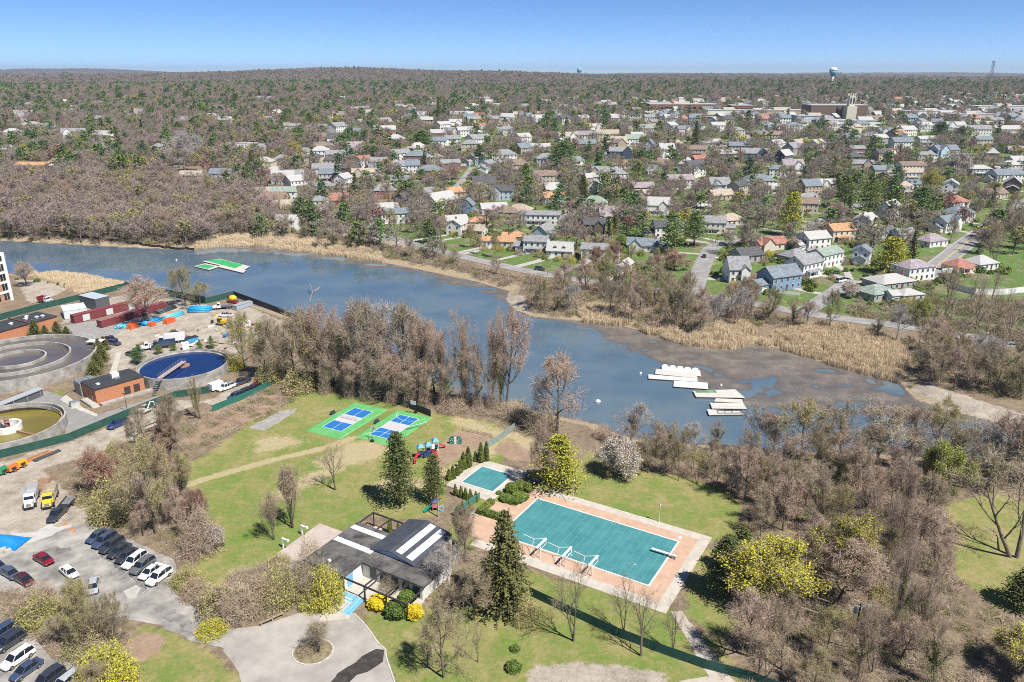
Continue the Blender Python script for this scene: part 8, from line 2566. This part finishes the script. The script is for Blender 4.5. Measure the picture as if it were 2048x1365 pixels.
# the vine-hung row along the creek
T('yellow', 630, 770, 648, 74, 'yellow-green leafy tree among the bare creekside row', variant=1)
for i, (k, qx, b, t_, w_) in enumerate([('bud', 490, 742, 622, 90), ('bud', 532, 755, 640, 80), ('bare', 570, 762, 625, 90), ('leafy_thicket', 545, 765, 715, 60), ('bare', 612, 772, 615, 100), ('ivied', 640, 772, 660, 60), ('bare_pink', 655, 776, 610, 100), ('vine', 690, 780, 612, 90),
          ('bare', 735, 786, 598, 120), ('bare_pale', 770, 780, 598, 110), ('vine', 760, 794, 650, 80), ('bare', 805, 792, 606, 120), ('vine', 830, 800, 640, 80), ('bare_pink', 850, 800, 640, 80), ('vine', 885, 806, 655, 70), ('vine', 932, 812, 622, 66),
          ('ivied', 928, 808, 690, 40), ('vine', 985, 818, 618, 78), ('bare_pink', 1012, 816, 612, 90), ('ivied', 1000, 812, 680, 50), ('bare', 715, 770, 620, 90), ('bare_pink', 870, 790, 650, 80), ('bare', 590, 750, 640, 80), ('leafy_thicket', 600, 782, 735, 70),
          ('bare', 680, 770, 640, 90), ('bare_pink', 790, 796, 690, 90), ('bare', 640, 778, 690, 90), ('vine', 735, 800, 700, 90), ('vine', 785, 806, 700, 80), ('vine', 700, 795, 705, 80), ('vine', 850, 815, 715, 80), ('vine', 890, 818, 725, 70), ('vine', 650, 788, 705, 70), ('vine', 955, 818, 690, 70), ('vine', 820, 812, 735, 70), ('thicket', 905, 822, 795, 60), ('thicket', 1030, 832, 800, 70)]):
 T(k, qx, b, t_, w_, {'vine': 'tall tree hung with pinkish bare vines in the creekside row', 'ivied': 'ivy-green tree trunk in the creekside row', 'bare': 'grey leafless tree in the creekside row behind the courts', 'bare_pink': 'pinkish leafless tree in the creekside row behind the courts',
       'bare_pale': 'silvery leafless tree in the creekside row behind the courts', 'bud': 'yellow-budding tree at the yard end of the creekside row', 'leafy_thicket': 'green-leaved thicket at the foot of the creekside row', 'thicket': 'bare tangled thicket at the foot of the creekside row'}[k], 'creekside row of trees behind the courts')
# yard and plant greenery
T('bare_pink', 300, 648, 548, 100, 'bare pinkish tree among the red containers', variant=1)
T('bud', 372, 612, 533, 80, 'budding tree at the creek fence of the yard')
T('bud', 400, 610, 565, 60, 'lower budding tree at the creek fence of the yard')
T('bare_pink', 52, 572, 522, 50, 'bare pinkish tree beside the apartment block')
for i, (qx, b, t_, w_) in enumerate([(72, 672, 638, 34), (92, 674, 650, 28), (116, 672, 642, 36), (134, 671, 652, 24)]):
 T('spruce', qx, b, t_, w_, '%s young spruce from the left behind the aeration tank' % ['first', 'second', 'third', 'fourth'][i], 'young spruces behind the aeration tank', variant=1)
for i, (qx, b, t_, w_) in enumerate([(200, 712, 676, 36), (205, 722, 688, 36), (195, 738, 705, 40), (188, 748, 722, 40), (210, 700, 672, 30)]):
 T('spruce', qx, b, t_, w_, 'dense young spruce in the hedge between tank and yard', 'spruce hedge beside the aeration tank', variant=1)
for i, (qx, b, t_, w_) in enumerate([(282, 730, 690, 26), (272, 727, 698, 22), (318, 708, 690, 24), (348, 702, 688, 18), (400, 700, 680, 16), (424, 698, 672, 20)]):
 T('pine', qx, b, t_, w_, '%s young pine from the left round the blue tank' % ['first', 'second', 'third', 'fourth', 'fifth', 'sixth'][i], 'young pines round the blue tank')
T('yellow_thicket', 470, 738, 705, 40, 'yellow-green bush at the right of the blue tank')
for i, (qx, b, t_) in enumerate([(34, 562, 553), (75, 566, 553), (100, 568, 558), (120, 572, 560), (136, 577, 560), (197, 577, 567), (226, 580, 570), (198, 584, 578), (165, 571, 566)]):
 T('round_bush', qx, b, t_, (b - t_) * .9, 'small dark bush planted in the dry reeds by the plant', 'bushes in the dry reeds', z=1.5)
# notable trees beyond the creek
FARN = 'notable trees beyond the creek'
for k, qx, b, t_, w_, lab in [('pine', 1388, 492, 424, 66, 'broad bright pine, right of the pair by the slate-roofed house'), ('pine', 1345, 494, 428, 62, 'broad bright pine, left of the pair by the slate-roofed house'), ('golden', 1580, 472, 384, 54, 'tall yellow-green conifer near the green lawn'), ('pine', 1490, 492, 442, 40, 'small pine on the lawn at the street corner'),
        ('golden', 1778, 548, 474, 70, 'layered golden cedar among the houses beyond the path'), ('pine', 1735, 434, 348, 62, 'tall pine in the group on the right, middle one'), ('pine', 1688, 418, 352, 56, 'pine in the group on the right, first from the left'), ('pine', 1780, 418, 352, 50, 'pine in the group on the right behind the tall one'),
        ('pine', 1838, 436, 376, 70, 'broad low pine in the group on the right, near the yellow tree'), ('pine', 1127, 336, 284, 74, 'broad dark pine before the town street'), ('pine', 1052, 372, 328, 32, 'round-topped pine left of the brown-roofed house'), ('spruce', 1166, 398, 346, 30, 'dark pointed conifer beside the narrow white house'),
        ('spruce', 712, 396, 345, 34, 'large dark conifer beside the tall narrow white house'), ('spruce', 690, 430, 385, 24, 'brownish pointed conifer by the brick house'), ('pine', 1242, 490, 470, 44, 'pine behind the riverside white house'), ('yellow', 1858, 392, 335, 46, 'yellow-green tree beside the tall end-on house'),
        ('yellow', 678, 252, 228, 30, 'bright yellow tree in the far left half of town'), ('blossom_pink', 1668, 440, 410, 40, 'pink blossoming tree near the red-roofed house'), ('blossom_pink', 1864, 455, 422, 30, 'magenta-pink blossoming tree by the highway houses'), ('blossom', 1912, 355, 305, 56, 'white blossoming tree below the slate gables'),
        ('blossom_pink', 1590, 500, 475, 30, 'pink blossoming tree beside the red roof'), ('blossom', 1700, 595, 565, 40, 'white blossoming tree at the end of the short street'), ('redbud', 1348, 540, 505, 60, 'red-budding tree by the street end'), ('lime', 1838, 650, 595, 50, 'lime-green young tree at the path'), ('yellow', 1622, 300, 278, 44, 'yellow tree below the blossoming ones mid-right'),
        ('spruce', 1390, 300, 240, 30, 'olive pointed conifer mid-town'), ('pine', 1880, 280, 245, 54, 'broad dark pine in the right half of the far town'), ('pine', 1918, 290, 255, 34, 'darker pine beside the broad one in the far town'), ('spruce', 878, 250, 192, 18, 'tall narrow conifer standing above the left town'), ('spruce', 505, 350, 300, 22, 'dark conifer above the left wood'),
        ('bare_pale', 370, 345, 262, 90, 'large pale sycamore standing above the left wood'), ('pine', 290, 330, 282, 30, 'dark pine beside the pale sycamore'), ('yellow', 588, 320, 280, 32, 'yellow-green round tree in the left half of town'), ('pine', 845, 300, 262, 70, 'group of dark pines above the brick houses'), ('pine', 960, 330, 290, 40, 'dark pine left of the grey hipped house')]:
 T(k, qx, b, t_, w_, lab, FARN, far=True)
# ------------------------------------------------------------------ woods filled in tree by tree
CLEAR = [(*G(1712, 1275), 5.5), (*G(1622, 1250), 4.5), (*G(1579, 1180), 4), (*G(1712, 1310), 4)]
def inside(poly_px, n, gap, seed, z=LAND, far=False, avoid=True):
 r = random.Random(seed)
 P = [(GT(*p)[:2] if far else G(*p, z)) for p in poly_px]
 x0, x1 = min(p[0] for p in P), max(p[0] for p in P)
 y0, y1 = min(p[1] for p in P), max(p[1] for p in P)
 out = []
 tries = 0
 m = 4000
 xs_ = np.array([r.uniform(x0, x1) for _ in range(m)])
 ys_ = np.array([r.uniform(y0, y1) for _ in range(m)])
 ok = (sdist(P, xs_, ys_) < 0) & (sdist(RIVER, xs_, ys_) > 1.0)
 for x, y, k in zip(xs_, ys_, ok):
  if not k or any((x - a) ** 2 + (y - b) ** 2 < gap * gap for a, b in out):
   continue
  if avoid and any((x - h[0]) ** 2 + (y - h[1]) ** 2 < (h[2] + 1.5) ** 2 for h in HOUSES):
   continue
  if any((x - a) ** 2 + (y - b) ** 2 < c * c for a, b, c in CLEAR):
   continue
  out.append((x, y))
  if len(out) >= n:
   break
 return out
def fill(poly_px, n, gap, seed, mix, hr, label, group, far=False, wr=(.55, .85)):
 r = random.Random(seed * 7 + 1)
 ks = [k for k, w in mix for _ in range(w)]
 for x, y in inside(poly_px, n, gap, seed, far=far):
  k = r.choice(ks)
  h = r.uniform(*hr)
  w = h * r.uniform(*wr)
  if k in SHRUBS:
   h = r.uniform(2.2, 4.2)
   w = h * r.uniform(1.2, 1.8)
  z = float(ground(x, y)) if not far else gz(x, y)
  lab = label[k] if isinstance(label, dict) else label
  plant(k, KINDNAME[k], x, y, h, w, z - .05, lab, 'shrub' if k in SHRUBS else 'tree', group)
def LB(where):
 return dict(bare='leafless grey-brown tree ' + where, bare_pink='leafless pinkish tree ' + where, bare_pale='leafless silvery tree ' + where, sparse='thin open leafless tree ' + where, vine='tree hung with bare vines ' + where, ivied='ivy-clad leafless tree ' + where,
    bud='olive budding tree ' + where, thicket='bare tangled thicket ' + where, leafy_thicket='leafy green-brown thicket ' + where, yellow='yellow-green tree ' + where, redbud='reddish budding tree ' + where, pine='dark pine ' + where, spruce='dark conifer ' + where, yellow_thicket='yellow-green thicket ' + where, blossom='white blossoming tree ' + where)
WOOD_R = [(1490, 915), (1600, 930), (1760, 940), (1900, 935), (2100, 955), (2100, 985), (1980, 985), (1890, 1010), (1885, 1120), (1965, 1215), (2090, 1275), (2120, 1420), (1510, 1420), (1490, 1300), (1600, 1240), (1570, 1180), (1610, 1100), (1490, 1085), (1485, 1000), (1440, 975)]
WOOD_T = WOOD_R[:8] + [(1870, 1180), (1860, 1260), (1880, 1420)] + WOOD_R[12:]
for qx, b, t_, w_ in [(1560, 1030, 905, 84), (1640, 1060, 925, 76), (1728, 1115, 950, 84), (1765, 1185, 985, 80), (1805, 1085, 925, 70), (1835, 1300, 1140, 74), (1715, 1360, 1210, 80)]:
 T('vine', qx, b, t_, w_, 'trunk smothered in pinkish vines in the right brush', 'vine columns in the right brush')
fill(WOOD_T, 56, 4.6, 1, [('bare', 6), ('bare_pink', 7), ('sparse', 2), ('vine', 1), ('ivied', 2), ('bud', 4), ('thicket', 4), ('leafy_thicket', 2)], (8, 14), LB('in the brush right of the pool'), 'brushy wood right of the pool', wr=(.6, .95))
fill([(1195, 868), (1260, 890), (1350, 905), (1480, 915), (1500, 975), (1420, 962), (1330, 935), (1250, 905)], 26, 3.0, 2, [('bare', 3), ('bare_pink', 4), ('thicket', 6), ('leafy_thicket', 2), ('sparse', 2)], (5, 8), LB('on the bank behind the pool lawn'), 'brush on the bank behind the pool lawn')
fill([(150, 950), (260, 880), (345, 880), (355, 940), (370, 1010), (410, 1060), (395, 1110), (352, 1118), (290, 1082), (210, 1042), (160, 1000)], 30, 3.6, 3, [('bare', 3), ('bare_pink', 4), ('thicket', 5), ('redbud', 2), ('leafy_thicket', 3), ('ivied', 1)], (6, 10), LB('between the truck yard and the lawn'), 'thicket between the truck yard and the lawn')
fill([(352, 1140), (400, 1195), (520, 1145), (560, 1120), (600, 1195), (540, 1215), (480, 1250), (400, 1212)], 16, 3.0, 4, [('thicket', 5), ('leafy_thicket', 2), ('bare_pink', 1)], (4, 6), LB('along the drive below the lawn'), 'brush along the drive')
fill([(70, 1195), (180, 1245), (270, 1255), (235, 1300), (215, 1400), (175, 1400), (150, 1325), (105, 1290), (80, 1235)], 12, 3.4, 5, [('thicket', 4), ('leafy_thicket', 4), ('bare', 2), ('bud', 2)], (5, 9), LB('between the two parking lots'), 'brush between the two lots')
fill([(850, 1190), (930, 1085), (985, 1110), (1000, 1200), (930, 1240), (880, 1225)], 6, 2.6, 6, [('thicket', 4), ('bare_pink', 2), ('bare', 2)], (4.5, 7), LB('beside the clubhouse near the spruce'), 'brush beside the clubhouse')
WOOD_L = [(-60, 470), (100, 478), (250, 488), (390, 492), (480, 470), (560, 455), (600, 440), (560, 420), (480, 395), (380, 385), (250, 372), (120, 362), (-60, 365)]
fill(WOOD_L, 92, 9.5, 7, [('bare', 9), ('bare_pink', 8), ('bud', 3), ('ivied', 1), ('bare_pale', 1), ('redbud', 1)], (11, 18), LB('in the wood on the far left bank'), 'wood on the far left bank', far=True, wr=(.6, .9))
SHORE_R = [(1065, 612), (1120, 590), (1220, 585), (1340, 600), (1480, 620), (1620, 650), (1760, 670), (1900, 700), (2060, 730), (2060, 800), (1960, 795), (1880, 780), (1830, 750), (1790, 690), (1660, 660), (1500, 650), (1400, 668), (1290, 650), (1180, 625), (1100, 628)]
fill(SHORE_R, 92, 4.9, 8, [('bare', 6), ('bare_pink', 4), ('bare_pale', 2), ('ivied', 3), ('bud', 3), ('thicket', 4), ('leafy_thicket', 3)], (8, 15), LB('along the path on the far bank'), 'trees along the path on the far bank', wr=(.55, .85))
fill([(1850, 590), (2060, 600), (2060, 680), (1900, 660), (1830, 640)], 14, 6.5, 9, [('sparse', 5), ('bare', 1)], (9, 14), LB('below the white curved fence'), 'trees below the white curved fence')
fill([(1880, 470), (2060, 420), (2060, 560), (1960, 560), (1890, 530)], 8, 9, 10, [('bare', 4), ('sparse', 2)], (13, 19), LB('beside the highway'), 'trees beside the highway', far=True)
fill([(590, 480), (700, 478), (820, 498), (960, 535), (1040, 560), (1030, 570), (900, 535), (760, 510), (640, 496)], 16, 5.0, 12, [('sparse', 3), ('bare', 3), ('ivied', 2), ('thicket', 5)], (6, 12), LB('on the bare bank below the shore road'), 'trees below the shore road')
fill([(820, 480), (900, 478), (1000, 500), (1060, 520), (980, 515), (880, 495)], 5, 6, 13, [('bud', 2), ('ivied', 1), ('bare', 2)], (10, 15), LB('between the shore road and the houses'), 'trees along the shore road', far=True)
fill([(1130, 540), (1300, 560), (1390, 570), (1330, 520), (1240, 528)], 14, 5.5, 14, [('bare_pink', 3), ('redbud', 2), ('bare', 2), ('bud', 1), ('thicket', 2)], (7, 12), LB('between the white houses and the shore road'), 'trees along the shore road', far=True)
fill([(400, 482), (520, 472), (600, 468), (600, 425), (520, 420), (440, 440)], 24, 6, 15, [('ivied', 6), ('bare', 2), ('bud', 2), ('pine', 1)], (9, 15), LB('where the reeds meet the far wood'), 'wood on the far left bank', far=True)
fill([(660, 440), (860, 470), (1060, 470), (1250, 500), (1420, 470), (1560, 440), (1700, 470), (1860, 440), (1900, 350), (1700, 320), (1300, 330), (1000, 330), (700, 330)], 46, 17, 16, [('bare', 6), ('sparse', 2), ('bud', 1), ('bare_pink', 1)], (11, 18), LB('among the houses of the town'), 'big trees among the houses', far=True, wr=(.7, 1.0))
# ------------------------------------------------------------------ masses nobody could count
ALLH = HOUSES + FARH
HX = np.array([h[0] for h in ALLH])
HYs = np.array([h[1] for h in ALLH])
HR = np.array([h[2] for h in ALLH])
def clear_of_houses(x, y, pad, front):
 ok = np.ones(len(x), bool)
 for hx, hy, hr in zip(HX, HYs, HR):
  near = (np.abs(x - hx) < hr + 26) & (np.abs(y - hy) < hr + 26)
  if not near.any():
   continue
  dx, dy = x - hx * 1.0, y - hy
  f = hr * .75 + front
  ok &= ~(near & (dx ** 2 + dy ** 2 < (hr + pad) ** 2))
  ok &= ~(near & (np.abs(dx) < hr * .75) & (dy < 0) & (dy > -f))
 return ok
# houses keep a clear view down to the creek: thin the trees that stand before them
HVIEW = []
for hx, hy, hr in HOUSES + FARH:
 hz_ = gz(hx, hy)
 a_, b_ = proj(hx, hy, hz_)
 HVIEW.append((a_, b_, proj(hx, hy, hz_ + 7)[1], hr * .8 * F / hy, hy))
pts, sc_, ix, rt = [], [], [], []
MIXF = [('far_bare', 0), ('far_bare', 1), ('far_bare', 2), ('far_bare', 3), ('far_pink', 0), ('far_pink', 1), ('far_bud', 0), ('far_yellow', 0), ('far_blossom', 0), ('far_red', 0), ('far_spruce', 0), ('far_pine', 0), ('far_pine', 1), ('far_dim', 0), ('far_dim', 1), ('ridge_bare', 0), ('ridge_bare', 1), ('ridge_bare', 2), ('ridge_pine', 0)]
MF = [merged(PROTO[k][i]) for k, i in MIXF]
PF = np.array([.10, .10, .10, .10, .08, .07, .11, .02, .022, .022, .035, .075, .07, .09, .09, 0, 0, 0, 0])
PF /= PF.sum()
PR = np.array([0.] * 15 + [.36, .30, .28, .06])
wpts = [GT(*p)[:2] for p in WOOD_L]
for y0, y1, s in ((372, 800, 7.8), (800, 1400, 9), (1400, 2400, 12), (2400, 4500, 18), (4500, 9000, 37), (9000, 13200, 66)):
 yy = np.arange(y0, y1, s)
 X, Y = [], []
 for y in yy:
  hw = .82 * y + 60
  x = np.arange(-hw, hw, s)
  X.append(x)
  Y.append(np.full(len(x), y))
 X, Y = np.concatenate(X), np.concatenate(Y)
 X = X + rng.uniform(-.5, .5, len(X)) * s
 Y = Y + rng.uniform(-.5, .5, len(Y)) * s
 dens = .45 + .9 * vnoise(X, Y, 140, 31)
 right = sstep(-.25, .25, X / np.maximum(Y, 1))
 dens = np.where(Y < 1700, dens * (1 - .34 * right), dens + .3)
 ok = rng.random(len(X)) < dens
 ok &= sdist(RIVER, X, Y) > 9
 inw = (Y < 640) & (X < 60) & (sdist(wpts, X, Y) < 1)
 ok |= inw
 ok &= ~((Y < 430) & (X > -120) & (rng.random(len(X)) < .55))
 ok &= ~((Y < 372) & (X > -120))
 X, Y, inw = X[ok], Y[ok], inw[ok]
 if y0 < 4500:
  k = clear_of_houses(X, Y, 1.5, 15 if y0 < 1400 else 22)
  for rd, w in ROADS:
   k &= pline_dist(rd, X, Y) > w / 2 + 2.5
  for tx, ty, tr in TREES:
   if ty > 380:
    k &= (X - tx) ** 2 + (Y - ty) ** 2 > (tr + 1.5) ** 2
  X, Y, inw = X[k], Y[k], inw[k]
  hgt = rng.uniform(6, 12, len(X))
  Zt = LAND + hills(X, Y)
  ta, tb = proj(X, Y, Zt + hgt)[0], proj(X, Y, Zt + hgt)[1]
  tc = proj(X, Y, Zt)[1]
  hide = np.zeros(len(X), bool)
  for qx, b_, t_, hw, hy in HVIEW:
   hide |= (Y < hy) & (np.abs(ta - qx) < hw + 3.2 * F / np.maximum(Y, 1)) & (tb < b_) & (tc > t_)
  k = ~hide | (rng.random(len(X)) < .5)
  X, Y, inw = X[k], Y[k], inw[k]
 n = len(X)
 Z = LAND + hills(X, Y) - .3
 i = rng.choice(len(MIXF), n, p=PF if y0 < 2400 else PR)
 i = np.where(inw, rng.integers(0, 7, n), i)
 base = np.array([PROTO[k][j]['h'] for k, j in MIXF])[i]
 con = np.isin(i, [10, 11, 12, 18])
 hh = np.where(con, rng.uniform(11, 19, n), rng.uniform(8, 15.5, n)) * (1.0 if y0 < 1400 else 1.25)
 hh = np.where(inw, rng.uniform(10, 17, n), hh)
 hh = np.where(i == 8, hh * .6, hh)
 sz = hh / base
 sx = sz * rng.uniform(.95, 1.35, n) * (1 if y0 < 2400 else s / 13)
 sx = np.where(con, sz * rng.uniform(1.0, 1.45, n) * (1 if y0 < 4500 else 1.8), sx)
 pts.append(np.c_[X, Y, Z])
 sc_.append(np.c_[sx, sx, sz])
 ix.append(i)
 rt.append(rng.uniform(0, 6.28, n))
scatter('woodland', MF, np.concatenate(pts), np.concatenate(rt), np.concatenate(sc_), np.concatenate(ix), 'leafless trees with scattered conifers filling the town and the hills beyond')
# garden shrubs and hedges about the town houses
gx, gy = [], []
for hx, hy, hr in zip(HX, HYs, HR):
 if hy > 1400:
  continue
 for _ in range(22 if hy < 520 else 9):
  a = rng.uniform(0, 6.28)
  gx.append(hx + math.cos(a) * (hr + rng.uniform(.3, 7)))
  gy.append(hy + math.sin(a) * (hr + rng.uniform(.3, 7)))
gx, gy = np.array(gx), np.array(gy)
k = np.ones(len(gx), bool)
for rd, w in ROADS:
 k &= pline_dist(rd, gx, gy) > w / 2 + 1.5
gx, gy = gx[k], gy[k]
n = len(gx)
s = rng.uniform(.5, 1.3, n)
MS = [PROTO['far_shrub'][0]['parts'][0][1], PROTO['thicket'][0]['parts'][0][1], PROTO['leafy_thicket'][0]['parts'][0][1], PROTO['yellow_thicket'][0]['parts'][0][1]]
scatter('garden_shrubbery', MS, np.c_[gx, gy, LAND + hills(gx, gy) - .1], rng.uniform(0, 6.28, n), np.c_[s, s, s], rng.choice(4, n, p=[.55, .25, .14, .06]), 'garden shrubs and hedges round the houses of the town')
def spread_in(polys, step, z, seed, far=False):
 X, Y = [], []
 r = np.random.default_rng(seed)
 for p in polys:
  P = [(GT(*q)[:2] if far else G(*q, z)) for q in p]
  x0, x1 = min(q[0] for q in P), max(q[0] for q in P)
  y0, y1 = min(q[1] for q in P), max(q[1] for q in P)
  a, b = np.meshgrid(np.arange(x0, x1, step), np.arange(y0, y1, step))
  a = a.ravel() + r.uniform(-.6, .6, a.size) * step
  b = b.ravel() + r.uniform(-.6, .6, b.size) * step
  k = sdist(P, a, b) < 0
  X.append(a[k])
  Y.append(b[k])
 return np.concatenate(X), np.concatenate(Y)
REEDP = [[(1480, 694), (1560, 676), (1640, 660), (1700, 664), (1790, 690), (1815, 730), (1795, 764), (1745, 752), (1690, 737), (1620, 716), (1560, 699)], [(1160, 634), (1190, 618), (1250, 612), (1262, 645), (1245, 655), (1170, 644)], [(1388, 672), (1480, 648), (1505, 672), (1500, 690), (1450, 701), (1390, 690)],
   [(500, 494), (520, 474), (640, 490), (720, 503), (760, 518), (770, 527), (700, 516), (600, 506)], [(60, 558), (130, 554), (250, 574), (240, 586), (170, 600), (110, 575)], [(380, 499), (440, 480), (500, 478), (505, 493), (440, 497)], [(1270, 660), (1330, 665), (1400, 690), (1372, 694), (1300, 672)]]
X, Y = spread_in(REEDP, 1.35, .4, 5)
sd = sdist(RIVER, X, Y)
k = (sd > -.8) & (rng.random(len(X)) < .25 + .95 * vnoise(X, Y, 7, 8))
X, Y = X[k], Y[k]
n = len(X)
s = rng.uniform(.65, 1.15, n)
scatter('reeds', REEDS, np.c_[X, Y, ground(X, Y) - .05], rng.uniform(0, 6.28, n), np.c_[s, s, s * rng.uniform(.7, 1.1, n)], rng.integers(0, 2, n), 'dry tan reeds along the creek banks')
BRP = [[(545, 768), (620, 778), (760, 800), (870, 826), (960, 836), (1040, 862), (1065, 838), (1035, 808), (930, 797), (840, 754), (690, 694), (600, 655), (560, 690)], [(350, 905), (440, 885), (560, 820), (595, 792), (545, 772), (440, 828), (400, 832), (350, 855), (300, 880)],
  [(150, 940), (330, 865), (360, 930), (380, 1010), (425, 1060), (400, 1112), (350, 1120), (290, 1085), (200, 1045), (130, 965)], [(350, 1135), (400, 1195), (520, 1142), (600, 1115), (625, 1195), (560, 1215), (480, 1252), (400, 1215), (345, 1172)], WOOD_R,
  [(60, 1190), (180, 1242), (275, 1255), (235, 1305), (220, 1400), (170, 1400), (150, 1325), (92, 1290), (10, 1235)], [(1190, 862), (1250, 885), (1480, 912), (1500, 980), (1420, 962), (1300, 938), (1210, 895)], [(900, 1085), (965, 1125), (1000, 1230), (900, 1240), (855, 1200)], [(0, 1180), (60, 1190), (20, 1235), (-60, 1240)]]
X, Y = spread_in(BRP, 1.75, LAND, 6)
k = (sdist(RIVER, X, Y) > .6) & (rng.random(len(X)) < .35 + .9 * vnoise(X, Y, 9, 18))
X, Y = X[k], Y[k]
n = len(X)
s = rng.uniform(.45, 1.15, n)
scatter('undergrowth', BRAMBLE, np.c_[X, Y, ground(X, Y) - .1], rng.uniform(0, 6.28, n), np.c_[s, s, s * rng.uniform(.5, 1.2, n)], rng.choice(4, n, p=[.3, .3, .28, .12]), 'dry brambles and undergrowth in the park brush')
X, Y = spread_in([SHORE_R, [(1690, 612), (1850, 602), (2060, 600), (2060, 690), (1900, 664), (1700, 640)], [(1050, 556), (1200, 572), (1390, 596), (1340, 602), (1200, 590), (1060, 606)], [(590, 480), (700, 478), (820, 498), (960, 535), (1040, 560), (1030, 572), (900, 537), (760, 512), (640, 498)]], 2.6, LAND, 16)
X2, Y2 = spread_in([WOOD_L], 3.6, LAND, 17, True)
X, Y = np.r_[X, X2], np.r_[Y, Y2]
k = (sdist(RIVER, X, Y) > 2) & (rng.random(len(X)) < .3 + .9 * vnoise(X, Y, 12, 19))
for rd, w in ROADS:
 k &= pline_dist(rd, X, Y) > w / 2 + 1.2
k &= clear_of_houses(X, Y, 0, 0)
X, Y = X[k], Y[k]
n = len(X)
s = rng.uniform(.8, 1.7, n)
scatter('undergrowth', BRAMBLE, np.c_[X, Y, ground(X, Y) - .1], rng.uniform(0, 6.28, n), np.c_[s, s, s * rng.uniform(.7, 1.6, n)], rng.choice(4, n, p=[.28, .28, .26, .18]), 'dry brambles and undergrowth on the far bank')
# ------------------------------------------------------------------ the air between here and the hills
hz = MB().box(-16000, 16000, -1200, 15900, -3.5, 235).obj('haze', None)
hz.data.materials.clear()
hm = bpy.data.materials.new('haze')
hm.use_nodes = True
for nd in list(hm.node_tree.nodes):
 if nd.type != 'OUTPUT_MATERIAL':
  hm.node_tree.nodes.remove(nd)
pv = hm.node_tree.nodes.new('ShaderNodeVolumePrincipled')
pv.inputs['Color'].default_value = (.72, .82, .95, 1)
pv.inputs['Density'].default_value = HAZE
pv.inputs['Anisotropy'].default_value = .2
hm.node_tree.links.new(pv.outputs[0], [n for n in hm.node_tree.nodes if n.type == 'OUTPUT_MATERIAL'][0].inputs['Volume'])
hz.data.materials.append(hm)
tag(hz, 'thin pale blue air over the town and hills', None, None, 'stuff')
# ------------------------------------------------------------------ labels: look-alikes are told apart by their order across the picture
bpy.context.view_layer.update()
ORD = ['first', 'second', 'third', 'fourth', 'fifth', 'sixth', 'seventh', 'eighth', 'ninth', 'tenth', 'eleventh', 'twelfth']
same = {}
for o in COL.objects:
 if o.parent is None and o.get('label') and o.get('category'):
  same.setdefault(o['label'], []).append(o)
for lab, obs in same.items():
 if len(obs) < 2:
  continue
 obs.sort(key=lambda o: proj(*o.location)[0])
 if len(obs) <= 12 and len(lab.split()) <= 12:
  for i, o in enumerate(obs):
   o['label'] = '%s, %s from the left' % (lab, ORD[i])
 else:
  g = obs[0].get('group') or lab
  for o in obs:
   o['group'] = g
for o in COL.objects:
 if 'fixed' in o:
  del o['fixed']
